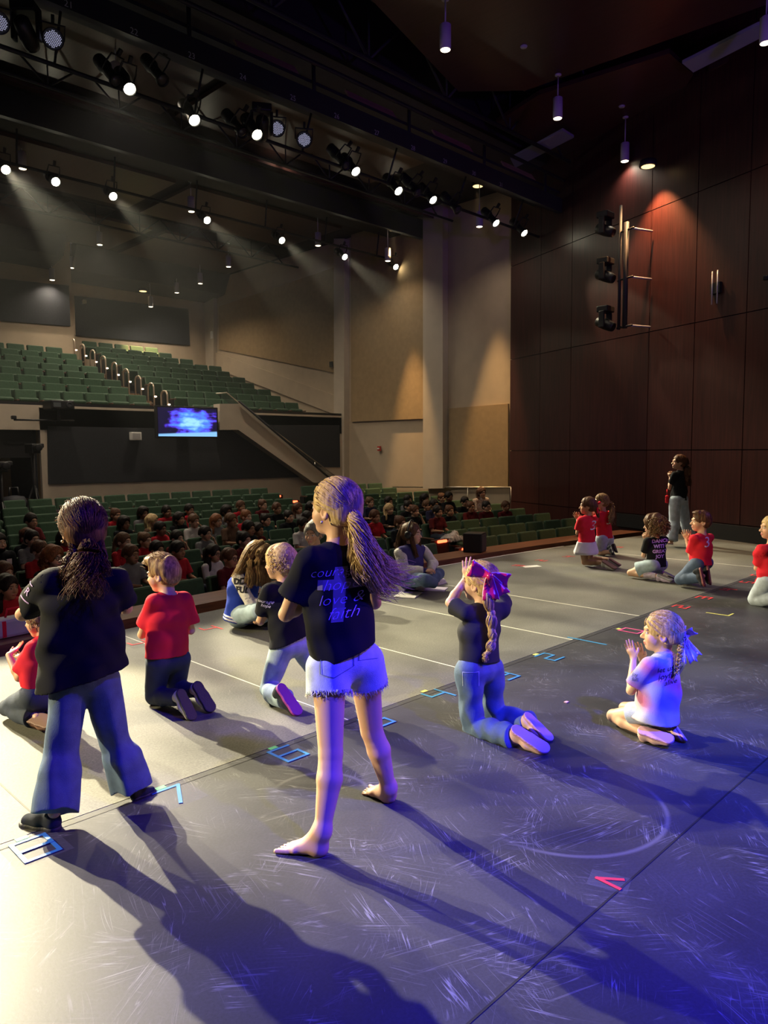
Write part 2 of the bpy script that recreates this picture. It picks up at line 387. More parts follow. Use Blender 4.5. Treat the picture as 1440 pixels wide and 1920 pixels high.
side_panel('trim_pilaster', [(655, 914), (636, 914), (636, 450), (655, 450)], M_PILAST, 0.22)
side_panel('trim_pilaster', [(407, 700), (389, 700), (389, 520), (407, 520)], M_PILAST, 0.15)
# hand rail along the side wall behind the seats
M_STEEL = mat('brushed_steel', (0.55, 0.50, 0.42), 0.35, 0.9)
def thing(name, label, cat, loc, rz=0, group=None): return empty(name, loc, rz, label, cat, group)
a = at_x(737, 913, XW - 0.12); b = at_x(958, 914, XW - 0.12)
rl = thing('wall_handrail', 'thin metal hand rail along the tan side wall above the rearmost seats', 'handrail', (a + b) / 2)
def loc_pts(ps, o): return [tuple(np.array(p) - np.array(o.location)) for p in ps]
MB().tube(loc_pts([a, b], rl), 0.022).build('rail', M_STEEL, rl)
for k in range(4):
    p = a + (b - a) * (k / 3); MB().tube(loc_pts([p, p + np.array((0, 0, -0.55)), p + np.array((0.13, 0, -0.55))], rl), 0.014).build('bracket', M_STEEL, rl)

# ------------------------------------------------------------------ lower back wall with dark panels, stair, balcony front
YB = 17.1
mb = MB().box((11.0, YB + 0.1, 0.85), (9.0, 0.2, 3.3)); 
_x0 = at_y(77, 850, YB)[0]; _x1 = XW
mb = MB().box(((_x0 + _x1) / 2, YB + 0.1, 0.85), (_x1 - _x0, 0.2, 3.5)); struct('wall_back', mb, M_PILAST)
def back_panel(name, c, m, y=YB, t=0.05, kind=True):
    q = [at_y(px, py, y) for px, py in c]
    mb = MB().prism([(p[0], p[2]) for p in q], t, (0, y - 0.001, 0), (1, 0, 0), (0, 0, 1))
    return struct(name, mb, m)
back_panel('wall_back_panel', [(90, 908), (578, 894), (447, 806), (88, 799)], M_DARKPANEL)
back_panel('wall_back_panel', [(600, 876), (637, 876), (636, 797), (470, 797), (480, 802), (560, 858)], M_DARKPANEL, YB, 0.02)
# balcony front band, a beam set back on the left
M_TANLIT = mat('lit_beige_plaster', (0.55, 0.40, 0.20), 0.8, noise=0.05, nscale=3)  # beige plaster with the recess's yellow light put into its colour
mb = MB().box((9.0, YB + 0.15, 2.38), (13.0, 0.3, 0.55)); struct('wall_balcony', mb, M_PILAST)
mb = MB().box((9.0, YB + 0.08, 2.69), (13.0, 0.16, 0.07)); struct('trim_balcony_rail', mb, M_METALBLACK)
# entrance recess on the left
mb = MB().box((_x0 + 0.1, 18.6, 0.62), (0.2, 2.8, 3.0)); struct('wall_entrance', mb, M_TANLIT)
mb = MB().box((4.2, 20.1, 0.62), (4.6, 0.2, 3.0)); struct('wall_entrance', mb, M_PILAST)
q = [at_x(px, py, _x0) for px, py in ((18, 907), (72, 908), (68, 799), (14, 806))]
q = [(18.95, 0.55), (17.35, 0.55), (17.35, 2.17), (18.95, 2.17)]
mb = MB().prism(q, -0.05, (_x0 - 0.001, 0, 0), (0, 1, 0), (0, 0, 1)); struct('door_1', mb, M_DARKPANEL)
# stair stringer, steps and glass balustrade in front of the back wall
YS = 16.75
st = [at_y(px, py, YS) for px, py in ((412, 757), (450, 757), (625, 905), (588, 905), (447, 806), (412, 806))]
mb = MB().prism([(p[0], p[2]) for p in st], -0.3, (0, YS, 0), (1, 0, 0), (0, 0, 1)); struct('trim_stair', mb, M_PILAST)
p0, p1 = at_y(448, 752, YS - 0.05), at_y(628, 905, YS - 0.05)
mb = MB().tube([p0, p1], 0.03); struct('trim_stair', mb, M_METALBLACK)
M_GLASS = mat('dim_glass', (0.05, 0.055, 0.06), 0.1, alpha=0.3)
gl = [at_y(px, py, YS + 0.25) for px, py in ((408, 740), (455, 776), (600, 893), (645, 905), (590, 862), (470, 775), (425, 738))]
bal = thing('stair_balustrade', 'glass balustrade with thin metal rail along the stair below the balcony', 'railing', (p0 + p1) / 2)
MB().prism([(p[0] - bal.location.x, p[2] - bal.location.z) for p in gl], -0.012, (0, YS + 0.25 - bal.location.y, 0), (1, 0, 0), (0, 0, 1)).build('glass_panel', M_GLASS, bal)
MB().tube(loc_pts([at_y(405, 738, YS + 0.25), at_y(425, 736, YS + 0.25), at_y(470, 774, YS + 0.25), at_y(645, 905, YS + 0.25)], bal), 0.016).build('rail', M_STEEL, bal)
for px, py in ((478, 780), (540, 828), (590, 866)):
    p = at_y(px, py, YS + 0.25); MB().tube(loc_pts([p, p - np.array((0, 0, 0.5))], bal), 0.014).build('post', M_STEEL, bal)

# ------------------------------------------------------------------ upper back wall and booth wall
YU = 24.9
mb = MB().box((12.2, YU + 0.1, 6.0), (6.8, 0.2, 5.0)); struct('wall_upper_back', mb, M_BEIGE)
back_panel('wall_upper_panel', [(142, 629), (355, 648), (352, 580), (139, 555)], M_DARKPANEL, YU)
YL = 23.2; _xl = at_y(137, 600, YL)[0]
mb = MB().box(((_xl - 1) / 2 , YL + 0.1, 6.0), (_xl + 1, 0.2, 5.0)); struct('wall_booth', mb, M_BEIGE)
mb = MB().box((_xl - 0.1, (YL + YU) / 2 + 0.1, 6.0), (0.2, YU - YL, 5.0)); struct('wall_booth', mb, M_BEIGE)
back_panel('wall_booth_panel', [(-20, 600), (131, 612), (128, 536), (-20, 521)], M_DARKPANEL, YL)

# ------------------------------------------------------------------ ceilings
M_CEIL = mat('dark_ceiling', (0.035, 0.030, 0.028), 0.7, noise=0.2, nscale=2)
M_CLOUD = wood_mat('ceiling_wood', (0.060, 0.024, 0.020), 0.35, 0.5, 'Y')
M_CLOUDLIT = wood_mat('reveal_wood_lit', (0.55, 0.40, 0.17), 0.4, 0.5, 'X')  # ceiling wood brightened: bounce light on the reveal panels is in the colour
mb = MB().box((6.5, 17.6, 8.15), (20, 16, 0.2)); struct('ceiling', mb, M_CEIL)
mb = MB().box((6.5, 3.0, 9.6), (20, 14, 0.2)); struct('ceiling', mb, M_BLACK)
mb = MB().box((6.5, 9.7, 8.85), (20, 0.1, 1.5)); struct('ceiling', mb, M_BLACK)
# sloped plaster soffit where the ceiling meets the upper back wall
mb = MB().prism([(YU - 0.02, 8.05), (YU - 1.6, 8.05), (YU - 1.2, 7.35), (YU - 0.02, 7.2)], 5.6, (9.9, 0, 0), (0, 1, 0), (0, 0, 1)); struct('ceiling', mb, M_CEIL)
mb = MB().prism([(YL - 0.02, 8.05), (YL - 1.5, 8.05), (YL - 1.1, 7.3), (YL - 0.02, 7.1)], 10.0, (-1, 0, 0), (0, 1, 0), (0, 0, 1)); struct('ceiling', mb, M_CEIL)
# wooden ceiling clouds over the hall and the stage
for (x0, x1, y0, y1, z) in ((2.5, 7.2, 10.8, 13.0, 7.9), (7.5, 12.6, 10.8, 13.0, 7.95), (5.0, 9.2, 16.0, 18.4, 7.9), (9.6, 14.4, 16.0, 18.6, 7.9), (6.5, 10.5, 19.6, 22.4, 7.85), (10.9, 14.9, 19.6, 22.6, 7.85)):
    mb = MB().box(((x0 + x1) / 2, (y0 + y1) / 2, z), (x1 - x0, y1 - y0, 0.08)); struct('ceiling_cloud', mb, M_CLOUD)
def sky_panel(c, z, m, t=0.08):
    q = [at_z(px, py, z) for px, py in c]
    mb = MB().prism([(p[0], p[1]) for p in q], t, (0, 0, z), (1, 0, 0), (0, 1, 0)); return struct('ceiling_cloud', mb, m)
sky_panel([(640, -60), (860, 172), (985, 170), (1440, 8), (1500, -60)], 8.0, M_CLOUD)
sky_panel([(1010, 178), (1255, 100), (1300, 140), (1175, 330), (1080, 320), (930, 230)], 8.0, M_CLOUD)
sky_panel([(1330, 130), (1500, 60), (1500, 330), (1290, 300)], 8.0, M_CLOUD)
M_STRIP = mat('pale_ceiling_strip', (0.32, 0.33, 0.40), 0.6)
sky_panel([(957, 298), (1055, 245), (1076, 258), (966, 315)], 7.85, M_STRIP, 0.05)
sky_panel([(1279, 119), (1420, 48), (1445, 40), (1445, 62), (1300, 136)], 7.85, M_STRIP, 0.05)
# upper side walls to close the hall above the clouds
mb = MB().box((XW + 0.1, 10.6, 8.9), (0.3, 1.0, 2.0)); struct('wall_side', mb, M_BLACK)

# ------------------------------------------------------------------ seating tiers
def rowY(k, x): return 7.75 + 0.9 * k - (x - 7.2) ** 2 / 80.0
def rowTop(k): return 0.08 + 0.03 * k + 0.0035 * k * k
M_CARPET = mat('dark_carpet', (0.022, 0.020, 0.022), 0.95, noise=0.3, nscale=60)
mb = MB(); X = np.linspace(-1, 15.45, 24)
for k in range(11):
    z = rowTop(min(k, 9)) - 0.86; vs = []; fs = []
    for x in X:
        y0 = rowY(k, x) - 0.52; y1 = min(rowY(k, x) + 0.38, 20.0) if k < 10 else 20.0
        if k == 0: y0 -= 0.3
        vs += [(x, y0, z - 0.6), (x, y0, z), (x, y1, z), (x, y1, z - 0.6)]
    for i in range(len(X) - 1):
        for j in range(4): fs.append((i * 4 + j, i * 4 + (j + 1) % 4, i * 4 + 4 + (j + 1) % 4, i * 4 + 4 + j))
    mb.add(vs, fs)
struct('floor_hall', mb, M_CARPET)
def balY(k): return 17.9 + 0.7 * k
def balTop(k): return 3.05 + 0.243 * k
mb = MB()
for k in range(10):
    y0 = balY(k) - 0.38; z = balTop(k) - 0.86
    if k == 0: y0 = YB + 0.3
    mb.box((9.9, (y0 + YU) / 2 , z - 0.35), (11.0, YU - y0, 0.7))
struct('floor_balcony', mb, M_CARPET)
M_STEP = wood_mat('stair_wood', (0.30, 0.17, 0.09), 0.6, 0.5, 'X')
mb = MB()
for k in range(9):
    z = balTop(k) - 0.86
    mb.box((9.86, balY(k) - 0.30, z + 0.06), (0.8, 0.3, 0.12)); 
struct('trim_balcony_steps', mb, M_STEP)
mb = MB()     # sloped plaster dado of the side wall following the balcony rake
mb.prism([(17.2, 2.6), (25, 4.9), (25, 5.5), (17.2, 3.2)], 0.05, (XW - 0.06, 0, 0), (0, 1, 0), (0, 0, 1)); struct('trim_balcony_dado', mb, M_BEIGE)

# ------------------------------------------------------------------ theatre seats
M_SEAT = mat('green_upholstery', (0.024, 0.066, 0.031), 0.85, noise=0.15, nscale=25, sheen=0.15)
M_SEATDK = mat('seat_shell', (0.012, 0.014, 0.014), 0.5)
M_SEATWOOD = mat('armrest_wood', (0.08, 0.035, 0.018), 0.5)
def make_seat(occupied):
    r = empty('theatre_seat', (0, 0, 0))
    b = MB().box((0, 0, 0), (0.48, 0.085, 0.50), bev=0.03); R = rot(x=math.radians(-12))
    b.v = [tuple(R @ Vector(p) + Vector((0, 0.06, 0.62))) for p in b.v]; b.build('backrest', M_SEAT, r)
    s = MB().box((0, 0, 0), (0.45, 0.40, 0.11), bev=0.035)
    R = rot(x=math.radians(0 if occupied else -72)); c = Vector((0, -0.17, 0.42)) if occupied else Vector((0, -0.07, 0.47))
    s.v = [tuple(R @ Vector(p) + c) for p in s.v]; s.build('seat', M_SEAT, r)
    for sx in (-1, 1):
        a = MB().box((sx * 0.262, -0.08, 0.60), (0.035, 0.34, 0.035), bev=0.01); a.build('armrest', M_SEATWOOD, r)
        a = MB().box((sx * 0.262, 0.0, 0.29), (0.03, 0.22, 0.58)); a.build('side_panel', M_SEATDK, r)
    return r
seat_open = make_seat(True); seat_fold = make_seat(False)
used_seat = {True: False, False: False}
def put_seat(occ, x, y, z, rz, label, group):
    src = seat_open if occ else seat_fold
    if not used_seat[occ]: o = src; used_seat[occ] = True
    else: o = copy_tree(src)
    o.location = (x, y, z); o.rotation_euler = (0, 0, rz); tag(o, label, 'seat', group); return o
ORD = ('front', 'second', 'third', 'fourth', 'fifth', 'sixth', 'seventh', 'eighth', 'ninth', 'rearmost')
def aisleX(y): return 9.45 + (y - 7.6) * 0.30
lower_seats = []     # (row, x, y, z, rz)
for k in range(10):
    z = rowTop(k) - 0.86
    for side in (-1, 1):
        for i in range(24):
            x = aisleX(7.75 + 0.9 * k) + side * (0.75 + 0.54 * i)
            y = rowY(k, x)
            lim = 15.1 if y > 10.9 else WALL0[0] + (y - WALL0[1]) * 0.374 - 0.45
            if x > lim or x < 1.5: continue
            px, py, d = proj((x, y, z + 0.7))
            if px < -25 or d < 0.5: continue
            lower_seats.append([k, x, y, z, (x - 7.2) / 40.0 * -1, False])
def place_lower():
    for k, x, y, z, rz, occ in lower_seats:
        put_seat(occ, x, y, z, rz, 'dark green theatre seat in the lower hall, %s row from the stage' % ORD[k], 'lower hall seats, %s row' % ORD[k])
for k in range(10):
    z = balTop(k) - 0.86; y = balY(k)
    if k < 8:
        for i in range(9):
            x = 9.05 - 0.55 * i - 0.14 * (k % 2)
            if proj((x, y, z + 0.8))[0] < -20: continue
            put_seat(False, x, y, z, 0, 'green theatre seat on the balcony left of the step aisle, %s row' % ORD[k], 'balcony seats left of the aisle, %s row' % ORD[k])
    xe = {9: 13.0, 8: 13.3, 7: 13.9}.get(k, 14.6)
    i = 0
    while 10.75 + 0.55 * i < xe:
        put_seat(False, 10.75 + 0.55 * i - 0.14 * (k % 2), y, z, 0, 'green theatre seat on the balcony right of the step aisle, %s row' % ORD[k], 'balcony seats right of the aisle, %s row' % ORD[k]); i += 1
# looped hand rails with a small step light on the balcony aisle
M_RAILT = mat('rail_steel_warm', (0.62, 0.50, 0.38), 0.35, 0.7)
M_STEPLIGHT = mat('step_light_glow', (1, 0.8, 0.6), 0.4, emit=(1.0, 0.75, 0.55), estr=9.0)
hr = None
for k in range(9):
    x, y, z = 9.62, balY(k) - 0.25, balTop(k) - 0.86
    if hr is None:
        hr = thing('aisle_handrail', '', 'handrail', (0, 0, 0))
        pts = [(0, 0.16, 0.0), (0, 0.16, 0.86)] + [(0, 0.16 * math.cos(t), 0.86 + 0.12 * math.sin(t)) for t in np.linspace(0.3, math.pi - 0.3, 6)] + [(0, -0.16, 0.86), (0, -0.16, 0.0)]
        MB().tube(pts, 0.024).build('loop', M_RAILT, hr)
        MB().tube([(0, -0.16, 0.45), (0, 0.16, 0.45)], 0.016).build('crossbar', M_RAILT, hr)
        MB().box((0.03, -0.19, 0.62), (0.05, 0.05, 0.035), bev=0.01).build('lamp', M_STEPLIGHT, hr)
        o = hr
    else: o = copy_tree(hr)
    o.location = (x, y, z); tag(o, 'looped steel hand rail on the balcony step aisle, %s step from the balcony front' % ORD[k].replace('front', 'first'), 'handrail', 'balcony aisle hand rails')
# red lit aisle end panels
M_ENDPANEL = mat('end_panel', (0.05, 0.012, 0.01), 0.5)
M_REDGLOW = mat('red_step_light', (1, 0.1, 0.05), 0.4, emit=(1.0, 0.09, 0.03), estr=6.0)
for i, (px, py, k, lab) in enumerate(((517, 928, 9, 'dark red aisle end panel with a red light, rearmost of its kind in the hall'), (548, 938, 8, 'red lit aisle end panel just right of the rearmost one'),
        (741, 989, 4, 'red lit aisle end panel behind the woman with headphones'), (825, 1011, 1, 'red lit aisle end panel right of the seated woman with headphones'), (871, 1025, 0, 'red lit aisle end panel by the stage ledge beside the black monitor box'))):
    p = at_y(px, py, 7.6 + 0.9 * k)
    e = thing('aisle_end_panel', lab, 'end panel', (p[0], p[1], rowTop(k) - 0.86), 0, 'red lit aisle end panels')
    zt = p[2] - e.location.z
    MB().box((0, 0, zt / 2), (0.42, 0.08, zt), bev=0.01).build('panel', M_ENDPANEL, e)
    MB().box((0, -0.05, zt - 0.035), (0.24, 0.05, 0.05), bev=0.015).build('light', M_REDGLOW, e)

# ------------------------------------------------------------------ overhead catwalks, bars and lamps
M_TRUSS = mat('catwalk_paint', (0.022, 0.023, 0.028), 0.6, 0.2)
M_FASCIA = mat('fascia_paint', (0.018, 0.020, 0.026), 0.55)
M_NUM = mat('number_paint', (0.55, 0.55, 0.6), 0.6)
def text_mesh(s, size, shear=0.0, bold=0.0, width=None):
    """flat lettering as (verts, faces), centred, in the xy plane"""
    cu = bpy.data.curves.new('lettering', 'FONT'); cu.body = s; cu.size = size; cu.align_x = 'CENTER'; cu.align_y = 'CENTER'; cu.shear = shear; cu.offset = bold; cu.resolution_u = 2
    o = bpy.data.objects.new('lettering', cu); COL.objects.link(o)
    dg = bpy.context.evaluated_depsgraph_get(); me = bpy.data.meshes.new_from_object(o.evaluated_get(dg))
    vs = [tuple(v.co) for v in me.vertices]; fs = [tuple(p.vertices) for p in me.polygons]
    bpy.data.objects.remove(o); bpy.data.curves.remove(cu); bpy.data.meshes.remove(me)
    if width and vs:
        w0 = max(v[0] for v in vs) - min(v[0] for v in vs); k = width / w0; vs = [(v[0] * k, v[1], v[2]) for v in vs]
    return vs, fs

# front catwalk: fascia beam, wooden reveal panels, rail, truss with diagonals
cw = thing('catwalk', 'dark front catwalk with numbered fascia spanning above the front seats', 'catwalk', (6.5, 9.1, 6.95))
def rel(o, ps): return [tuple(np.array(p) - np.array(o.location)) for p in ps]
MB().box((0.5, 0, 0), (20, 0.10, 0.30)).build('fascia', M_FASCIA, cw)
MB().box((0.5, 0.5, 0.32), (20, 0.9, 0.05)).build('deck', M_FASCIA, cw)
for i in range(8):
    x0 = -6.6 + i * 2.15
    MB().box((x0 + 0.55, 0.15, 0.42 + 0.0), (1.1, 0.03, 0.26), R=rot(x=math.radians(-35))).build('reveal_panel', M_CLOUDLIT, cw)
    MB().tube([(x0 + 1.3, 0.0, -0.1), (x0 + 1.3, 0.0, 0.55)], 0.03).build('post', M_TRUSS, cw)
MB().tube([(-9.5, -0.1, 0.52), (9.0, -0.1, 0.52)], 0.035).build('rail', M_TRUSS, cw)
MB().tube([(-9.5, 0.75, -0.45), (9.0, 0.75, -0.45)], 0.03).build('lamp_bar', M_TRUSS, cw)
for i in range(9): MB().tube([(-8.5 + 2.0 * i, 0.75, -0.45), (-8.5 + 2.0 * i, 0.4, 0.3)], 0.018).build('hanger', M_TRUSS, cw)
for i, (px, py) in enumerate(((129, 11), (252, 63), (360, 109), (456, 151), (550, 190), (632, 226), (707, 258), (775, 287), (835, 312), (889, 335), (940, 357))):
    p = at_y(px, py, 9.04); v, f = text_mesh(str(21 + i), 0.11)
    n = MB().add([(x, 0, y) for x, y, _ in v], f); o = n.build('number', M_NUM, cw); o.location = (p[0] - 6.5, 9.045 - 9.1, max(-0.1, min(0.1, p[2] - 6.95)))
def truss(name, label, x0, x1, y, z, h, step, r=0.03):
    t = thing(name, label, 'truss', ((x0 + x1) / 2, y, z)); hw = (x1 - x0) / 2
    MB().tube([(-hw, 0, 0), (hw, 0, 0)], r).build('bottom_chord', M_TRUSS, t)
    MB().tube([(-hw, 0, h), (hw, 0, h)], r).build('top_chord', M_TRUSS, t)
    m = MB(); n = int(2 * hw / step)
    for i in range(n):
        a = -hw + i * step; m.tube([(a, 0, 0), (a + step / 2, 0, h)], r * 0.6); m.tube([(a + step / 2, 0, h), (a + step, 0, 0)], r * 0.6); m.tube([(a, 0, 0), (a, 0, h)], r * 0.45)
    m.build('diagonals', M_TRUSS, t); return t
truss('roof_truss', 'dark roof truss with diagonal braces above the front catwalk rail', -1, 14.5, 8.75, 7.75, 0.95, 1.9, 0.04)
truss('roof_truss', 'dark roof truss nearest the stage, by the wood ceiling panels', -1, 14.0, 7.6, 8.25, 0.95, 1.6, 0.045)
tb = MB().box((6.5, 8.6, 8.9), (16, 0.25, 0.25)).build('roof_beam', M_TRUSS); tag(tb, 'heavy dark roof beam above the truss over the stage front', 'beam')
c2 = thing('catwalk', 'dark second catwalk across the middle of the hall ceiling', 'catwalk', (6.5, 13.9, 7.45))
MB().box((0.5, 0, 0.15), (20, 0.12, 0.5)).build('fascia', M_FASCIA, c2)
MB().box((0.5, 0.6, 0.2), (20, 1.2, 0.06)).build('deck', M_FASCIA, c2)
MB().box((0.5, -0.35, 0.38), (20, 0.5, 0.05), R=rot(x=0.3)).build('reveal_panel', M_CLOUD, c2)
MB().tube([(-9.5, 1.1, -0.45), (8.9, 1.1, -0.45)], 0.03).build('lamp_bar', M_TRUSS, c2)
for i in range(10): MB().tube([(-8.8 + 1.9 * i, 1.1, -0.45), (-8.8 + 1.9 * i, 1.0, 0.2)], 0.018).build('hanger', M_TRUSS, c2)
truss('roof_truss', 'dark roof truss towards the balcony in front of the far pendants', -1, 15.2, 19.0, 7.45, 0.5, 1.2, 0.03)
truss('roof_truss', 'dark roof truss in the middle of the hall beside the second catwalk', -1, 15.2, 12.6, 7.5, 0.5, 1.2, 0.03)

M_LAMPBODY = mat('lamp_body', (0.016, 0.016, 0.018), 0.45, 0.3)
M_LENS = mat('lamp_lens_on', (1, 1, 0.9), 0.2, emit=(1.0, 0.93, 0.68), estr=40.0)
M_LENSOFF = mat('lamp_lens_off', (0.06, 0.06, 0.07), 0.08)
def lamp_proto():
    """profile spot; local +Z is the beam"""
    r = empty('stage_spotlight', (0, 0, 0))
    MB().lathe([(0.03, -0.36), (0.085, -0.34), (0.095, -0.16), (0.07, -0.12), (0.068, 0.10), (0.088, 0.11), (0.092, 0.17), (0.082, 0.17), (0.08, 0.135)]).build('barrel', M_LAMPBODY, r)
    MB().lathe([(0.078, 0.14), (0.07, 0.155), (0.04, 0.166), (0.004, 0.17)]).build('lens', M_LENS, r)
    MB().tube([(-0.105, 0, -0.05), (-0.115, 0.12, -0.05), (-0.10, 0.24, -0.05), (0.10, 0.24, -0.05), (0.115, 0.12, -0.05), (0.105, 0, -0.05)], 0.012).build('yoke', M_LAMPBODY, r)
    MB().box((0, 0.29, -0.05), (0.05, 0.10, 0.05), bev=0.01).build('clamp', M_LAMPBODY, r)
    return r
_lamp = lamp_proto(); _lamp_used = [False]
def stage_lamp(loc, target, label, group, power=0.0, angle=24, color=None, on=True, blend=0.35):
    if not _lamp_used[0]: o = _lamp; _lamp_used[0] = True
    else: o = copy_tree(_lamp)
    d = (Vector(target) - Vector(loc)).normalized()
    z = d; y = (Vector((0, 0, 1)) - z * z.z).normalized(); x = y.cross(z)
    M = Matrix(((x.x, y.x, z.x), (x.y, y.y, z.y), (x.z, y.z, z.z)))
    o.location = loc; o.rotation_euler = M.to_euler(); tag(o, label, 'stage light', group)
    if not on:
        for ch in o.children:
            if ch.name.startswith('lens'):
                ch.data = ch.data.copy(); ch.data.materials[0] = M_LENSOFF
    if power:
        ld = bpy.data.lights.new('beam', 'SPOT'); ld.energy = power; ld.color = color or KEYC; ld.spot_size = math.radians(angle); ld.spot_blend = blend; ld.shadow_soft_size = 0.07
        b = bpy.data.objects.new('beam', ld); COL.objects.link(b); b.parent = o; b.location = (0, 0, 0.20); b.rotation_euler = (math.pi, 0, 0)
    return o
BAR1 = ((237, 157), (358, 216), (475, 243), (660, 313), (740, 350), (805, 367), (923, 411), (976, 430))
BAR2 = ((7, 314), (100, 337), (208, 364), (384, 409), (524, 447), (642, 478), (738, 497))
NTH = ('leftmost', 'second from the left', 'third from the left', 'fourth from the left', 'fifth from the left', 'sixth from the left', 'seventh from the left', 'rightmost')
for i, (px, py) in enumerate(BAR1):
    p = at_y(px, py, 9.75 if i != 2 else 9.5)
    # the lens is nearer the stage than the clamp: aim along the throw
    tg = (p[0] - 0.6, 3.6, 0.4)
    stage_lamp(p, tg, 'glowing white spotlight on the front catwalk bar, %s of eight' % NTH[i], 'lit spotlights on the front bar', KEY1[i], 26)
for i, (px, py) in enumerate(BAR2):
    p = at_y(px, py, 14.9)
    tg = AIM2[i]
    stage_lamp(p, tg, 'glowing white spotlight on the rear hall bar, %s of seven' % NTH[min(i, 6)] if i < 6 else 'glowing white stage spotlight on the rear bar, rightmost by the pale pilaster', 'lit spotlights on the rear bar', KEY2[i], 15)
# lamps of the same rear bar further along, just outside the picture: they throw the long shadows on the left
for i, (x, tg, pw, an) in enumerate(OUTSIDE):
    stage_lamp((x, 14.9, 7.0), tg, 'stage spotlight on the rear bar beyond the left edge of the picture', 'unseen spotlights on the rear bar', pw, an)
for i, (px, py, lab) in enumerate(((295, 138, 'dark unlit spotlight between the first two glowing front bar lamps'), (208, 140, 'dark unlit spotlight left of the leftmost glowing front bar lamp'), (445, 238, 'dark unlit spotlight just left of the third glowing lamp of the front bar'),
        (640, 300, 'dark unlit spotlight left of the fourth glowing lamp of the front bar'), (850, 385, 'dark unlit spotlight right of the sixth glowing lamp of the front bar'), (775, 352, 'dark unlit spotlight between the fifth and sixth glowing front bar lamps'))):
    p = at_y(px, py, 9.8); stage_lamp(p, (p[0] + 1.5, 4.0, 0), lab, 'unlit spotlights on the front bar', 0, on=False)
# LED wash cans and moving heads
M_LED = mat('led_dot', (0.6, 0.6, 0.75), 0.3, emit=(0.72, 0.72, 1.0), estr=0.55)
led = None
for px, py, lab in ((99, 73, 'round black wash light with a dotted lens, second lamp from the upper left corner'), (519, 241, 'round black wash light with a dotted lens beside the white tipped pendant'), (570, 262, 'round black wash light with a dim dotted lens, turned aside, rightmost of its kind'), (-4, 42, 'round black wash light with a dotted lens cut by the left edge')):
    p = at_y(px, py, 9.6)
    if led is None:
        led = o = empty('wash_light', (0, 0, 0))
        MB().lathe([(0.04, -0.16), (0.10, -0.14), (0.125, -0.02), (0.125, 0.05), (0.115, 0.05), (0.11, 0.03)], n=24).build('housing', M_LAMPBODY, o)
        m = MB()
        for a in range(-5, 6):
            for b_ in range(-5, 6):
                x, y = (a + 0.5 * (b_ % 2)) * 0.020, b_ * 0.0175
                if x * x + y * y < 0.0085: m.lathe([(0.0062, 0.03), (0.0062, 0.036), (0.003, 0.039)], (x, y, 0), n=6)
        m.build('led_lens', M_LED, o)
        MB().tube([(-0.135, 0, -0.03), (-0.14, 0.16, -0.03), (0.14, 0.16, -0.03), (0.135, 0, -0.03)], 0.012).build('yoke', M_LAMPBODY, o)
        MB().tube([(0, 0.16, -0.03), (0, 0.26, -0.03)], 0.02).build('clamp', M_LAMPBODY, o)
    else: o = copy_tree(led)
    d = (Vector(CAM) + Vector((1.0 if px != 570 else 1.5, -1.0, 0)) - Vector(p)).normalized(); y = (Vector((0, 0, 1)) - d * d.z).normalized(); x = y.cross(d)
    o.location = p; o.rotation_euler = Matrix(((x.x, y.x, d.x), (x.y, y.y, d.y), (x.z, y.z, d.z))).to_euler(); tag(o, lab, 'wash light', 'LED wash lights on the front bar')
M_HEADGREY = mat('lamp_housing_pale', (0.42, 0.42, 0.46), 0.45)
mh = None
def moving_head(p, rz, lab, group, pale=False, flip=False):
    global mh
    if mh is None:
        mh = o = empty('moving_head_light', (0, 0, 0))
        MB().box((0, 0, 0), (0.30, 0.24, 0.12), bev=0.02).build('base', M_LAMPBODY, o)
        for s in (-1, 1): MB().box((s * 0.15, 0, -0.20), (0.045, 0.12, 0.32), bev=0.015).build('arm', M_LAMPBODY, o)
        MB().lathe([(0.06, -0.20), (0.095, -0.17), (0.105, 0.0), (0.10, 0.12), (0.085, 0.19), (0.07, 0.20), (0.06, 0.18)], (0, 0, -0.28), rot(x=math.radians(115)), 20).build('head', M_LAMPBODY, o)
        MB().box((0, 0.10, -0.2), (0.13, 0.10, 0.10), bev=0.02).build('fan_cover', M_HEADGREY, o)
    else: o = copy_tree(mh)
    o.location = p; o.rotation_euler = (0, 0, rz) if not flip else flip; return tag(o, lab, 'moving light', group)
p = at_y(48, 18, 9.7); moving_head(p, 2.4, 'dark moving head light with a pale cover, topmost left between the dotted wash lights', 'moving head lights overhead')
p = at_y(490, 205, 9.6); moving_head(p, 2.6, 'moving head light with a pale cover above the third glowing front bar lamp', 'moving head lights overhead')

# ------------------------------------------------------------------ pendant cylinders
M_PEND = mat('pendant_white', (0.62, 0.60, 0.64), 0.5)
M_PGLOW = mat('pendant_glow', (1, 0.9, 0.75), 0.4, emit=(1.0, 0.82, 0.55), estr=5.0)
pend = None
PLAB = ('nearest, hanging below the dark wood ceiling at the top', 'in the middle of the dark wood ceiling over the stage', 'hanging in front of the dark wood wall', 'cut by the right edge at the top',
        'left edge, beside the leftmost glowing lamp of the rear bar', 'above the left balcony seats, second nearest of the hall row', 'left above the dark balcony panel, with a long stem', 'low by the plaster edge of the booth wall',
        'mid hall, just left of a glowing rear bar lamp', 'in front of the tan side wall top, long stem', 'above the right balcony seats', 'small, over the middle of the balcony', 'under the dark ceiling beside the tan wall, mid hall',
        'tucked behind the dotted wash lights', 'hanging beside the seventh front bar lamp at the side wall', 'by the pale pilaster of the side wall', 'farthest and smallest, at the upper back wall', 'half hidden by the leftmost front bar lamp')
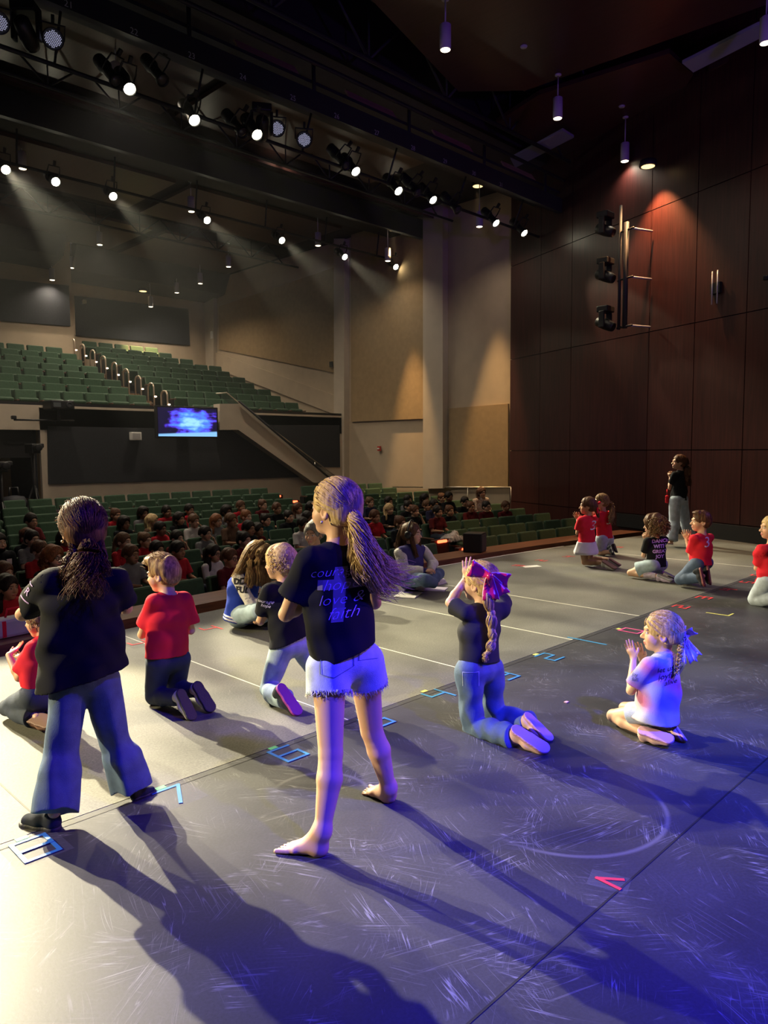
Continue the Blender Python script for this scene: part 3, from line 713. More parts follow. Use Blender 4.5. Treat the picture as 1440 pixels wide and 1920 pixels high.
for i, (px, yt, yb, t, zc) in enumerate(((835, 46, 92, 10.5, 8.0), (1046, 183, 219, 12.65, 8.0), (1172, 268, 299, 14.3, 8.0), (1437, 32, 80, 10.2, 8.0), (41, 284, 314, 15.2, 8.05), (186, 435, 459, 20.3, 8.05), (133, 481, 501, 22.7, 8.05),
        (97, 503, 522, 22.0, 8.0), (358, 369, 395, 17.6, 8.05), (428, 479, 498, 22.9, 8.05), (375, 512, 530, 24.6, 8.05), (331, 530, 546, 25.6, 8.05), (596, 436, 458, 19.8, 8.05), (530, 250, 279, 15.9, 8.05), (899, 397, 418, 17.4, 8.05), (727, 465, 486, 20.0, 8.05), (282, 556, 569, 25.2, 8.05), (217, 118, 135, 11.5, 8.05))):
    a = at_d(px, yt, t); hgt = (yb - yt) / F * t
    if pend is None:
        pend = o = empty('pendant_lamp', (0, 0, 0))
        MB().lathe([(0.07, -0.345), (0.075, -0.345), (0.082, -0.335), (0.082, -0.01), (0.07, 0.0), (0.012, 0.004)], n=24).build('shade', M_PEND, o)
        MB().lathe([(0.068, -0.349), (0.072, -0.343), (0.04, -0.34)], n=20).build('bulb', M_PGLOW, o)
        MB().tube([(0, 0, 0), (0, 0, 1.0)], 0.011).build('stem', M_PEND, o)
        MB().lathe([(0.055, 0.0), (0.055, 0.02), (0.02, 0.03)], n=16).build('canopy', M_PEND, o)
    else: o = copy_tree(pend)
    o.location = a; tag(o, 'white cylinder pendant lamp, ' + PLAB[i], 'pendant lamp', 'cylinder pendant lamps')
    Ls = max(0.05, zc - a[2] - 0.02)
    for ch in o.children:
        if ch.name.startswith('stem'): ch.scale = (1, 1, Ls)
        if ch.name.startswith('canopy'): ch.location = (0, 0, Ls - 0.012)
    ld = bpy.data.lights.new('downlight', 'SPOT'); ld.energy = (12 if i in (14, 15, 9) else 620 if i in (4, 5, 8, 13, 17) else 110) if i > 3 else 50; ld.color = (1.0, 0.84, 0.64); ld.spot_size = math.radians(140); ld.spot_blend = 0.8; ld.shadow_soft_size = 0.06
    b = bpy.data.objects.new('downlight', ld); COL.objects.link(b); b.parent = o; b.location = (0, 0, -0.36)
# recessed ceiling dots
M_DOT = mat('ceiling_dot', (0.55, 0.52, 0.6), 0.5)
for px, py, lab in ((982, 87, 'small white round sprinkler plate on the dark wood ceiling, upper one'), (1166, 199, 'small white round sprinkler plate on the dark wood ceiling, lower one')):
    p = at_z(px, py, 7.995); o = MB().lathe([(0.05, -0.02), (0.06, 0.0), (0.05, 0.01)], n=16).build('ceiling_sprinkler', M_DOT); o.location = p; tag(o, lab, 'sprinkler')
# wall washing downlights
M_CAN = mat('downlight_can', (0.03, 0.03, 0.03), 0.5)
M_CANGLOW = mat('downlight_glow', (1, 0.8, 0.5), 0.4, emit=(1.0, 0.66, 0.28), estr=2.2)
def downlight(p, q, power, ang, lab, color=AMB):
    o = empty('recessed_downlight', p); tag(o, lab, 'downlight')
    MB().lathe([(0.13, 0.0), (0.15, -0.005), (0.16, 0.02), (0.15, 0.10), (0.02, 0.12)], n=20).build('trim_ring', M_CAN, o)
    MB().lathe([(0.10, -0.012), (0.12, -0.004), (0.06, 0.002)], n=20).build('bulb', M_CANGLOW, o)
    ld = bpy.data.lights.new('downlight', 'SPOT'); ld.energy = power; ld.color = color; ld.spot_size = math.radians(ang); ld.spot_blend = 0.6; ld.shadow_soft_size = 0.05
    b = bpy.data.objects.new('downlight', ld); COL.objects.link(b); b.parent = o; b.location = (0, 0, -0.03)
    d = Vector(q) - Vector(p); b.rotation_euler = d.to_track_quat('-Z', 'Y').to_euler()
p = on_wood(1215, 312, 0.34); downlight(p, (p[0] - WN[0] * 0.3, p[1] - WN[1] * 0.3, 0), 800, 84, 'glowing amber downlight high beside the dark wood wall', (1.0, 0.5, 0.2))
for y_, z_, pw, lab in ((14.2, 7.5, 3000, 'downlight washing the tan wall panel between the pilasters'), (11.35, 7.93, 3000, 'downlight washing the tan wall by the wood wall edge')):
    downlight((XW - 0.85, y_, z_), (XW - 0.62, y_, 0), pw, 26, lab, (1.0, 0.62, 0.26))
p = at_y(270, 600, YU - 0.9); downlight((p[0], p[1], 7.08), (p[0], p[1] + 0.35, 3), 2200, 46, 'downlight washing the dark panel above the rear balcony seats')

downlight((5.0, 18.6, 2.55), (5.2, 18.6, 0), 90, 150, 'small warm downlight in the left entrance recess under the balcony', (1.0, 0.72, 0.35))

# ------------------------------------------------------------------ screen, projector, loudspeakers, stands
tv = thing('television', 'lit flat screen on the back wall showing a blue and violet winter scene', 'television', at_y(351, 792, YB - 0.35))
w0, w1 = at_y(292, 762, YB - 0.35), at_y(410, 824, YB - 0.35); W = w1[0] - w0[0]; H = w0[2] - w1[2]
MB().box((0, 0, 0), (W, 0.10, H), bev=0.015).build('bezel', M_METALBLACK, tv)
m, nt, b = base_mat('screen_picture')
tc = nd(nt, 'ShaderNodeTexCoord'); sx = nd(nt, 'ShaderNodeSeparateXYZ'); L(nt, tc.outputs['Generated'], sx.inputs[0])
mp = nd(nt, 'ShaderNodeMapping'); mp.inputs['Scale'].default_value = (1, 1, 1.2); L(nt, tc.outputs['Generated'], mp.inputs[0])
n = nd(nt, 'ShaderNodeTexNoise'); n.inputs['Scale'].default_value = 5.5; n.inputs['Detail'].default_value = 10; L(nt, mp.outputs[0], n.inputs['Vector'])
# distance from a bright pool a little left of the right third
gx = nd(nt, 'ShaderNodeVectorMath', operation='SUBTRACT'); gx.inputs[1].default_value = (0.56, 0.5, 0.52); L(nt, tc.outputs['Generated'], gx.inputs[0])
gs = nd(nt, 'ShaderNodeVectorMath', operation='MULTIPLY'); gs.inputs[1].default_value = (1.5, 0, 1.15); L(nt, gx.outputs[0], gs.inputs[0])
gl_ = nd(nt, 'ShaderNodeVectorMath', operation='LENGTH'); L(nt, gs.outputs[0], gl_.inputs[0])
ad = nd(nt, 'ShaderNodeMath', operation='MULTIPLY_ADD'); ad.inputs[1].default_value = -0.9; ad.inputs[2].default_value = 0.55; L(nt, gl_.outputs['Value'], ad.inputs[0])
a2 = nd(nt, 'ShaderNodeMath', operation='ADD'); L(nt, n.outputs[0], a2.inputs[0]); L(nt, ad.outputs[0], a2.inputs[1])
cr = nd(nt, 'ShaderNodeValToRGB'); L(nt, a2.outputs[0], cr.inputs[0])
els = cr.color_ramp.elements; els[0].position = 0.46; els[0].color = (0.004, 0.002, 0.03, 1); els[1].position = 0.98; els[1].color = (0.35, 0.75, 1.0, 1)
for po, c in ((0.53, (0.03, 0.01, 0.22, 1)), (0.60, (0.09, 0.05, 0.85, 1)), (0.76, (0.08, 0.28, 1.0, 1))):
    e = els.new(po); e.color = c
# pale snow bank along the foot of the picture
bk = nd(nt, 'ShaderNodeMath', operation='MULTIPLY_ADD'); bk.inputs[1].default_value = 0.10; bk.inputs[2].default_value = 0.08; L(nt, sx.outputs[0], bk.inputs[0])
cmpz = nd(nt, 'ShaderNodeMath', operation='SUBTRACT'); L(nt, bk.outputs[0], cmpz.inputs[0]); L(nt, sx.outputs[2], cmpz.inputs[1])
st_ = nd(nt, 'ShaderNodeMapRange'); st_.inputs[1].default_value = -0.02; st_.inputs[2].default_value = 0.03; L(nt, cmpz.outputs[0], st_.inputs[0])
mx = nd(nt, 'ShaderNodeMix', data_type='RGBA'); L(nt, st_.outputs[0], mx.inputs['Factor']); L(nt, cr.outputs[0], mx.inputs['A']); mx.inputs['B'].default_value = (0.25, 0.55, 1.0, 1)
b.inputs['Base Color'].default_value = (0.01, 0.01, 0.02, 1); L(nt, mx.outputs['Result'], b.inputs['Emission Color']); b.inputs['Emission Strength'].default_value = 1.15
MB().box((0, -0.052, 0), (W - 0.10, 0.006, H - 0.09)).build('screen', m, tv)
MB().box((0, 0.2, 0), (0.3, 0.30, 0.3)).build('wall_mount', M_METALBLACK, tv)

ps = thing('wall_speaker', 'small square white loudspeaker on the dark lower wall panel left of the screen', 'loudspeaker', at_y(254, 818, YB - 0.12))
MB().box((0, 0, 0), (0.27, 0.12, 0.20), bev=0.015).build('cabinet', M_WHITE, ps)
MB().box((0, -0.062, 0), (0.20, 0.006, 0.14), bev=0.002).build('grille', mat('pale_grille', (0.45, 0.44, 0.43), 0.7), ps)

p = at_y(110, 760, YB - 0.30)
pj = thing('projector', 'dark projector on a bracket at the balcony front left of the screen', 'projector', p)
MB().box((0, 0, 0), (0.52, 0.5, 0.20), bev=0.03).build('body', M_LAMPBODY, pj)
MB().lathe([(0.06, 0), (0.065, 0.06), (0.05, 0.07), (0.045, 0.05)], (0.12, -0.25, 0.0), rot(x=math.pi / 2), 18).build('lens', M_LENSOFF, pj)
MB().box((-0.13, -0.253, 0), (0.16, 0.01, 0.10)).build('vent', mat('vent_grey', (0.10, 0.12, 0.13), 0.5), pj)
MB().tube([(0, 0.0, -0.1), (0, 0.0, -0.33), (0, 0.31, -0.36)], 0.035).build('bracket', M_METALBLACK, pj)
MB().tube([(-0.95, 0.02, -0.34), (0.35, 0.06, -0.33)], 0.02).build('bracket_bar', M_METALBLACK, pj)
MB().box((-0.95, 0.02, -0.29), (0.10, 0.10, 0.08), bev=0.02).build('sensor', M_METALBLACK, pj)

def tripod(name, label, px, ph, y, top_fn, foot):
    t = thing(name, label, 'camera', (at_y(px, 860, y)[0], y, foot))
    hz = at_y(px, ph, y)[2] - foot
    MB().tube([(0, 0, 0.5), (0, 0, hz)], 0.035).build('column', M_METALBLACK, t)
    for k in range(3):
        a = 2 * math.pi * k / 3 + 0.5
        MB().tube([(0, 0, hz * 0.65), (0.42 * math.cos(a), 0.42 * math.sin(a), 0.0)], 0.02).build('leg', M_METALBLACK, t)
    top_fn(t, hz); return t
def vcam(t, hz):
    MB().box((0, 0, hz + 0.10), (0.18, 0.42, 0.20), bev=0.02).build('camera_body', M_LAMPBODY, t)
    MB().lathe([(0.07, 0), (0.075, 0.16), (0.055, 0.17)], (0, -0.2, hz + 0.12), rot(x=math.pi / 2), 16).build('lens', M_LAMPBODY, t)
    MB().box((0.16, -0.04, hz + 0.16), (0.10, 0.10, 0.09), bev=0.02).build('viewfinder', M_LAMPBODY, t)
    MB().tube([(0, 0.15, hz), (0.1, 0.38, hz - 0.18)], 0.012).build('pan_handle', M_METALBLACK, t)
tripod('video_camera', 'dark video camera on a tall tripod column by the left entrance door', 62, 850, 16.2, vcam, rowTop(9) - 0.86)
tripod('video_camera', 'dark camera on a spread tripod cut by the left edge', -1, 885, 15.2, vcam, rowTop(8) - 0.86)
p = at_y(44, 935, 16.0)
sb = thing('equipment_case', 'dark rounded equipment bag beside the tall camera tripod', 'bag', (p[0], 16.55, rowTop(9) - 0.86))
MB().lathe([(0.20, 0.0), (0.26, 0.1), (0.27, 0.75), (0.2, 0.9), (0.05, 0.93)], n=20).build('bag_body', mat('dark_bag', (0.012, 0.013, 0.02), 0.7), sb)
MB().tube([(-0.1, 0, 0.9), (-0.08, 0, 1.1), (0.08, 0, 1.1), (0.1, 0, 0.9)], 0.02).build('handle', M_METALBLACK, sb)
# slim stand by the pale pilaster
p = at_y(727, 905, 15.9)
sd = thing('followspot_stand', 'tall black spotlight stand against the tan wall between the pilasters', 'lamp stand', (p[0], p[1], rowTop(9) - 0.86))
_k = p[2] - 0.4 - (rowTop(9) - 0.86)
MB().tube([(0, 0, 0.0), (0, 0, 1.35 + _k)], 0.07).build('post', M_METALBLACK, sd)
MB().box((0.02, 0, 1.40 + _k), (0.26, 0.2, 0.06), bev=0.01).build('top_plate', M_METALBLACK, sd)
MB().box((0.13, -0.02, 0.72 + _k), (0.18, 0.16, 0.20), bev=0.02).build('control_box', M_LAMPBODY, sd)
MB().tube([(0.1, 0, 1.36 + _k), (0.16, 0, 1.0 + _k), (0.12, 0, 0.8 + _k)], 0.015).build('cable', M_METALBLACK, sd)
MB().box((-0.02, 0, 0.175), (0.3, 0.3, 0.35), bev=0.03).build('base_block', M_LAMPBODY, sd)
# fire alarm
M_REDP = mat('red_plastic', (0.5, 0.03, 0.02), 0.4)
p = at_x(711, 841, XW - 0.06)
fa = thing('fire_alarm', 'small red fire alarm pull on the beige wall above the black stand', 'fire alarm', p)
MB().box((0, 0, 0), (0.06, 0.12, 0.14), bev=0.01).build('housing', M_REDP, fa)
MB().box((-0.035, 0, 0), (0.015, 0.08, 0.04)).build('pull_bar', M_WHITE, fa)
for px, py, lab in ((621, 683, 'small dark wall box on the dim side wall above the stair'),):
    p = at_x(px, py, XW - 0.1); o = MB().box((0, 0, 0), (0.05, 0.14, 0.17), bev=0.01).build('junction_box', M_LAMPBODY); o.location = p; tag(o, lab, 'wall box')
p = at_x(397, 628, XW - 0.17); o = MB().box((0, 0, 0), (0.04, 0.16, 0.28), bev=0.01).build('wall_plate', M_WHITE); o.location = p; tag(o, 'pale wall plate on the far pilaster beside the balcony', 'wall plate')
p = at_y(158, 566, YU - 0.15); o = MB().box((0, 0, 0), (0.12, 0.12, 0.12), bev=0.01).build('wall_speaker', M_WHITE); o.location = p; tag(o, 'tiny white loudspeaker at the top corner of the rear balcony panel', 'loudspeaker')

# floor monitor boxes on the ledge
def monitor_box(px, py, off, lab, s):
    v = at_z(px, py, 0.001); x = v[0]; y = edgeY(x) + off
    o = thing('stage_monitor', lab, 'loudspeaker', (x, y, 0.0), 0.4)
    MB().box((0, 0, 0.15 * s), (0.30 * s, 0.30 * s, 0.30 * s), bev=0.015).build('cabinet', M_LAMPBODY, o)
    MB().box((0, -0.152 * s, 0.15 * s), (0.26 * s, 0.008, 0.25 * s)).build('grille', mat('dark_grille', (0.03, 0.03, 0.032), 0.6), o)
    MB().box((0.152 * s, 0, 0.18 * s), (0.008, 0.10 * s, 0.06 * s)).build('connector_plate', M_HEADGREY, o)
monitor_box(915, 1037, 0.60, 'small black monitor box on the wooden ledge beside the green front seats', 1.0)
monitor_box(1160, 1010, 0.6, 'low dark monitor box at the foot of the wood wall behind the red shirted pair', 1.1)
# boom of moving heads on the wood wall
def wz(px, py, off): return on_wood(px, py, off)
b0, b1 = wz(1160, 618, 0.55), wz(1165, 385, 0.55)
bm_ = thing('side_light_boom', 'dark vertical lighting boom with three lamp brackets on the wood wall', 'lighting boom', b0)
top = np.array((b0[0], b0[1], b1[2]))
MB().tube(rel(bm_, [b0, top]), 0.03).build('pole', M_TRUSS, bm_)
tw = np.array((-WDIR[0], -WDIR[1], 0)) ; wn3 = np.array((WN[0], WN[1], 0))
MB().tube(rel(bm_, [b0 - tw * 0.16, top - tw * 0.16 - np.array((0, 0, 0.35))]), 0.05).build('pole', M_TRUSS, bm_)
for py in (436, 525, 614):
    q = wz(1163, py, 0.55); q = np.array((b0[0], b0[1], q[2]))
    MB().tube(rel(bm_, [q + tw * 0.05, q - tw * 0.35]), 0.02).build('bracket', M_TRUSS, bm_)
    MB().tube(rel(bm_, [q - tw * 0.30, q - tw * 0.30 - wn3 * 0.5]), 0.02).build('wall_arm', M_HEADGREY, bm_)
_rz = math.atan2(tw[1], tw[0])
for py, lab in ((416, 'topmost'), (502, 'middle'), (592, 'lowest')):
    q = wz(1135, py, 0.62); moving_head((q[0], q[1], q[2] + 0.12), _rz - 1.2, 'dark moving head light on the wall boom, %s of three' % lab, 'moving heads on the wall boom')
# small bracket of four steel rods on the wall
q = wz(1340, 540, 0.06); hb = thing('wall_bracket', 'small H shaped bracket of pale rods on the wood wall at the right', 'bracket', q)
for s in (-1, 1):
    MB().tube([tuple(-tw * 0.055 * s + np.array((0, 0, 0.29))), tuple(-tw * 0.055 * s + np.array((0, 0, -0.27)))], 0.012).build('rod', mat('pale_rod', (0.6, 0.6, 0.62), 0.4, 0.5), hb)
MB().prism([(-0.10, -0.09), (0.10, -0.09), (0.10, 0.09), (-0.10, 0.09)], 0.06, (0, 0, 0), tuple(tw), (0, 0, 1)).build('plate', M_LAMPBODY, hb)
q = wz(1436, 521, 0.06); o = MB().box((0, 0, 0), (0.08, 0.08, 0.08), bev=0.02).build('wall_hook', M_LAMPBODY); o.location = q; tag(o, 'small dark hook on the wood wall cut by the right edge', 'hook')

# ------------------------------------------------------------------ tape numbers and marks on the floor
TAPE = {'blue': mat('blue_tape', (0.04, 0.22, 0.42), 0.45), 'red': mat('red_tape', (0.75, 0.05, 0.06), 0.45), 'pink': mat('pink_tape', (0.80, 0.12, 0.30), 0.45),
        'yellow': mat('yellow_tape', (0.72, 0.72, 0.18), 0.45), 'green': mat('green_tape', (0.15, 0.62, 0.20), 0.45), 'pale': M_PALE}
M_CLEAR = mat('clear_tape', (0.30, 0.30, 0.32), 0.2, alpha=0.06)
SEG = {'a': ((0, 2), (1, 2)), 'b': ((1, 2), (1, 1)), 'c': ((1, 1), (1, 0)), 'd': ((0, 0), (1, 0)), 'e': ((0, 0), (0, 1)), 'f': ((0, 1), (0, 2)), 'g': ((0, 1), (1, 1)), 's': ((1, 2), (0.35, 0)), 'l': ((0.5, 0), (0.5, 2)), 'x': ((0, 1), (1, 1.8)), 'y': ((0, 1), (1, 0.2))}
DIG = {'0': 'abcdef', '1': 'l', '2': 'abged', '3': 'abgcd', '4': 'fgbc', '5': 'afgcd', '6': 'afgedc', '7': 'as', '8': 'abcdefg', '<': 'xy', 'L': 'fed', '-': 'g'}
def tape_mark(px, py, ch, col, lab, sx=0.13, sy=0.11, wd=0.022, clear=True, tab=None, rz=0.0):
    p = at_z(px, py)
    o = thing('tape_mark', lab, 'floor tape', (p[0], p[1], 0.0), rz, 'tape marks on the stage floor')
    if clear: MB().box((0, 0, 0.0008), (sx * 1.7, sy * 2 * 1.35, 0.0014)).build('clear_tape', M_CLEAR, o)
    m = MB()
    for j, s in enumerate(DIG[ch]):
        (x0, y0), (x1, y1) = SEG[s]; a = Vector(((x0 - 0.5) * sx, (y0 - 1) * sy)); b_ = Vector(((x1 - 0.5) * sx, (y1 - 1) * sy)); d = (b_ - a); Ln = d.length + wd * 0.9; an = math.atan2(d.y, d.x); c = (a + b_) / 2
        m.box((c.x, c.y, 0.0022 + 0.00035 * j), (Ln, wd, 0.0012), R=rot(z=an))
    m.build('digit', TAPE[col], o)
    if tab: MB().box((-sx * 0.1, sy * 1.32, 0.0026), (0.05, 0.03, 0.0012)).build('tab', TAPE[tab], o)
    return o
for px, py, ch, col, tabc, lab in ((66, 1590, '8', 'blue', 'green', 'blue tape number eight on clear tape at the foot of the girl in jeans'), (328, 1491, '7', 'blue', 'green', 'blue tape number seven on clear tape along the floor seam'),
        (540, 1413, '6', 'blue', 'green', 'blue tape number six beside the bare legged girl on the floor seam'), (706, 1352, '5', 'blue', None, 'blue tape mark half hidden behind the bare leg of the ponytail girl'), (822, 1303, '4', 'blue', 'yellow', 'blue tape number four left of the kneeling girl with the bow'),
        (945, 1267, '3', 'blue', None, 'blue tape mark peeking out right of the kneeling girl with the bow'), (1030, 1232, '2', 'blue', 'yellow', 'blue tape number two on the seam between the two kneeling girls'), (1184, 1183, '0', 'pink', 'yellow', 'pink tape zero on the floor seam in front of the tie dye girl'),
        (1277, 1138, '2', 'red', None, 'red tape number two just above the head of the tie dye girl'), (1320, 1121, '3', 'red', None, 'red tape number three, next beyond the red two on the seam'), (1366, 1106, '4', 'red', None, 'red tape number four behind the kneeling boy in jeans'),
        (1401, 1092, '5', 'red', None, 'red tape number five left of the girl at the right edge'), (1421, 1079, '6', 'red', None, 'red tape mark beside the girl at the right edge'),
        (262, 1207, '4', 'red', None, 'red tape number four beside the kneeling boy in the red shirt'), (395, 1179, '4', 'red', None, 'red tape number four near the woman in the blue jacket'),
        (972, 1061, '3', 'red', None, 'red tape mark left of the white paper near the stage front'), (1015, 1051, '2', 'red', None, 'red tape mark right of the white paper near the stage front'), (1066, 1044, '4', 'red', None, 'red tape mark left of the kneeling girl in the white skirt'), (1158, 1026, '5', 'red', None, 'red tape mark behind the pair of red shirted girls')):
    s = 0.8 if py < 1160 else 1.0
    tape_mark(px, py, ch, col, lab, 0.128 * s if py < 1500 else 0.13, 0.086 * s, 0.018, py > 1200 and px < 600, tabc)
tape_mark(1100, 1202, '1', 'blue', 'single pale blue tape line on the seam right of the blue two', 0.1, 0.17, 0.022, False, None, math.pi * 0.0)
tape_mark(1350, 1150, 'L', 'yellow', 'yellow corner tape mark on the dark floor at the right', 0.12, 0.10, 0.018, False)
tape_mark(1142, 1653, '<', 'red', 'red arrow shaped tape mark alone on the scratched dark floor', 0.085, 0.04, 0.016, True, None, float(math.atan2(*((at_z(1153, 1656) - at_z(1130, 1650))[[1, 0]]))))
o = MB().box((0, 0, 0.001), (0.13, 0.25, 0.002)).build('paper_sheet', M_WHITE); o.location = at_z(996, 1062); o.rotation_euler = (0, 0, 1.1); tag(o, 'loose white paper lying near the stage front by the red tape', 'paper')
for px, py, lab, c in ((1062, 1317, 'tiny pinkish scrap on the floor between the kneeling girls', 'pink'), (370, 1166, 'tiny white scrap on the floor left of the blue jacket woman', 'pale')):
    o = MB().box((0, 0, 0.003), (0.03, 0.02, 0.005), bev=0.002).build('floor_scrap', TAPE[c] if c == 'pale' else mat('scrap_pink', (0.7, 0.35, 0.35), 0.6)); o.location = at_z(px, py); tag(o, lab, 'scrap')
# open book and folder by the seated woman with headphones
bk = thing('open_book', 'open white book on the floor in front of the seated woman with headphones', 'book', at_z(765, 1116), 0.5)
for s in (-1, 1):
    m = MB(); m.prism([(0, 0.004), (0.10, 0.016), (0.17, 0.010), (0.17, 0.004)], 0.24, (0, -0.12, 0), (s, 0, 0), (0, 0, 1)); m.v = [(x, y if True else 0, z) for x, y, z in m.v]
    o = m.build('page', M_WHITE, bk)
    if s == 1: o.location = (0, 0.24, 0)
MB().box((0, 0, 0.002), (0.36, 0.25, 0.004)).build('cover', mat('book_cover', (0.25, 0.25, 0.28), 0.5), bk)
o = MB().box((0, 0, 0.004), (0.24, 0.30, 0.008)).build('folder', mat('lilac_folder', (0.55, 0.50, 0.62), 0.5)); o.location = at_z(812, 1105); o.rotation_euler = (0, 0, 0.5); tag(o, 'flat pale folder lying beside the sneaker of the headphone woman', 'folder')

# ------------------------------------------------------------------ figure modelling: smooth distance fields meshed by surface nets
V3 = lambda *a: np.array(a, float)
def nrm(v): v = np.asarray(v, float); l = np.linalg.norm(v); return v / l if l > 1e-9 else v
def rc(a, b, ra, rb, k=0.02, u=None, s=1.0, clip=None, op='add'):
    """tapered limb from a to b; u,s: stretched s times along direction u; clip: list of (point, normal) half spaces kept where dot<0"""
    return dict(t='rc', a=np.asarray(a, float), b=np.asarray(b, float), ra=ra, rb=rb, k=k, u=None if u is None else nrm(u), s=s, clip=clip or [], op=op)
def el(c, r, R=None, k=0.02, op='add', clip=None):
    """ellipsoid with axes given by the columns of R"""
    return dict(t='el', c=np.asarray(c, float), r=np.asarray(r, float), R=np.eye(3) if R is None else np.asarray(R, float), k=k, op=op, clip=clip or [])
def pbox(p):
    if p['t'] == 'rc':
        m = max(p['ra'], p['rb']) * max(1, p['s']); lo = np.minimum(p['a'], p['b']) - m; hi = np.maximum(p['a'], p['b']) + m
    else:
        m = max(p['r']); lo = p['c'] - m; hi = p['c'] + m
    return lo, hi
def pdist(p, P):
    if p['t'] == 'rc':
        q = P - p['a'].astype(np.float32); ba = p['b'] - p['a']
        if p['u'] is not None:
            u = p['u']; f = 1 - 1 / p['s']; q = q - f * (q @ u.astype(np.float32))[..., None] * u.astype(np.float32); ba = ba - f * (ba @ u) * u
        l2 = max(ba @ ba, 1e-9); t = np.clip((q @ ba.astype(np.float32)) / l2, 0, 1)
        d = np.linalg.norm(q - t[..., None] * ba.astype(np.float32), axis=-1) - (p['ra'] + (p['rb'] - p['ra']) * t)
    else:
        q = (P - p['c'].astype(np.float32)) @ p['R'].astype(np.float32); r = p['r'].astype(np.float32)
        k0 = np.linalg.norm(q / r, axis=-1); k1 = np.linalg.norm(q / (r * r), axis=-1)
        d = np.where(k1 > 1e-6, k0 * (k0 - 1) / np.maximum(k1, 1e-6), -r.min())
    for (c, n) in p['clip']:
        d = np.maximum(d, (P - np.asarray(c, np.float32)) @ nrm(n).astype(np.float32))
    return d.astype(np.float32)
def wrinkle(P, seed, amp, f=26.0, st=(1, 1, 1)):
    r = np.random.RandomState(seed); o = np.zeros(P.shape[:-1], np.float32); Q = P * np.array(st, np.float32)
    w = Q + 0.02 * np.sin(Q[..., [1, 2, 0]] * 17 + seed)
    for i in range(5):
        d = nrm(r.randn(3)).astype(np.float32); o += np.sin((w @ d) * f * (0.7 + 0.5 * i) + r.rand() * 6) / (1 + 0.6 * i)
    return o * amp * 0.9
def field_mesh(prims, vox, disp=None, cuts=None, shell=0.0, margin=0.03):
    adds = [p for p in prims if p['op'] == 'add']
    bb = [pbox(p) for p in adds]
    lo = np.min([b[0] for b in bb], 0) - margin; hi = np.max([b[1] for b in bb], 0) + margin
    n = np.ceil((hi - lo) / vox).astype(int) + 1
    D = np.full(n, 0.5, np.float32)
    ax = [(lo[i] + vox * np.arange(n[i])).astype(np.float32) for i in range(3)]
    for p in prims:
        b0, b1 = pbox(p); mg = p['k'] + 3 * vox + 0.012
        i0 = np.clip(((b0 - mg - lo) / vox).astype(int), 0, n - 1); i1 = np.clip(((b1 + mg - lo) / vox).astype(int) + 2, 0, n)
        if np.any(i1 <= i0): continue
        sl = tuple(slice(a, b) for a, b in zip(i0, i1))
        P = np.stack(np.meshgrid(*[ax[i][sl[i]] for i in range(3)], indexing='ij'), -1)
        d = pdist(p, P); o = D[sl]; k = p['k']
        if p['op'] == 'add':
            h = np.maximum(k - np.abs(o - d), 0) / max(k, 1e-6); D[sl] = np.minimum(o, d) - h * h * k * 0.25
        else:
            d = -d; h = np.maximum(k - np.abs(o - d), 0) / max(k, 1e-6); D[sl] = np.maximum(o, d) + h * h * k * 0.25
    if disp is not None or cuts or shell:
        idx = np.nonzero(np.abs(D) < 0.06); P = np.stack([ax[i][idx[i]] for i in range(3)], -1)
        v = D[idx]
        if disp is not None: v = v + disp(P)
        if shell: v = np.maximum(v, -(v + shell))
        for (c, nn) in (cuts or []):
            v = np.maximum(v, (P - np.asarray(c, np.float32)) @ nrm(nn).astype(np.float32))
        D[idx] = v
        if shell: D[D < -0.055] = 0.05
    return surface_nets(D, lo, vox)
def surface_nets(D, lo, vox):
    ins = D < 0
    c = [ins[i:ins.shape[0] - 1 + i, j:ins.shape[1] - 1 + j, k:ins.shape[2] - 1 + k] for i in (0, 1) for j in (0, 1) for k in (0, 1)]
    s = sum(x.astype(np.int8) for x in c); act = (s > 0) & (s < 8)
    idx = np.argwhere(act); N = len(idx)
    if N == 0: return np.zeros((0, 3)), np.zeros((0, 4), int)
    vid = np.full(act.shape, -1, np.int32); vid[act] = np.arange(N)
    acc = np.zeros((N, 3)); cnt = np.zeros(N)
    off = [(i, j, k) for i in (0, 1) for j in (0, 1) for k in (0, 1)]
    vals = np.stack([D[idx[:, 0] + o[0], idx[:, 1] + o[1], idx[:, 2] + o[2]] for o in off], -1)
    for a in range(8):
        for b in range(a + 1, 8):
            if sum(abs(x - y) for x, y in zip(off[a], off[b])) != 1: continue
            va, vb = vals[:, a], vals[:, b]; m = (va < 0) != (vb < 0)
            t = np.where(m, va / np.where(m, va - vb, 1), 0)
            p = np.array(off[a]) + t[:, None] * (np.array(off[b]) - np.array(off[a]))
            acc[m] += p[m]; cnt[m] += 1
    V = lo + vox * (idx + acc / np.maximum(cnt, 1)[:, None])
    Fs = []
    for ax_ in range(3):
        b, c_ = (ax_ + 1) % 3, (ax_ + 2) % 3
        sl0 = [slice(None)] * 3; sl1 = [slice(None)] * 3; sl0[ax_] = slice(0, -1); sl1[ax_] = slice(1, None)
        x0, x1 = ins[tuple(sl0)], ins[tuple(sl1)]; e = np.argwhere(x0 != x1)
        e = e[(e[:, b] > 0) & (e[:, c_] > 0) & (e[:, b] < D.shape[b] - 1) & (e[:, c_] < D.shape[c_] - 1)]
        fl = x0[e[:, 0], e[:, 1], e[:, 2]]
        q = []
        for db, dc in ((-1, -1), (0, -1), (0, 0), (-1, 0)):
            f = e.copy(); f[:, b] += db; f[:, c_] += dc; q.append(vid[f[:, 0], f[:, 1], f[:, 2]])
        q = np.stack(q, -1); q[~fl] = q[~fl][:, ::-1]; Fs.append(q)
    Fq = np.concatenate(Fs); Fq = Fq[(Fq >= 0).all(1)]
    return V, Fq
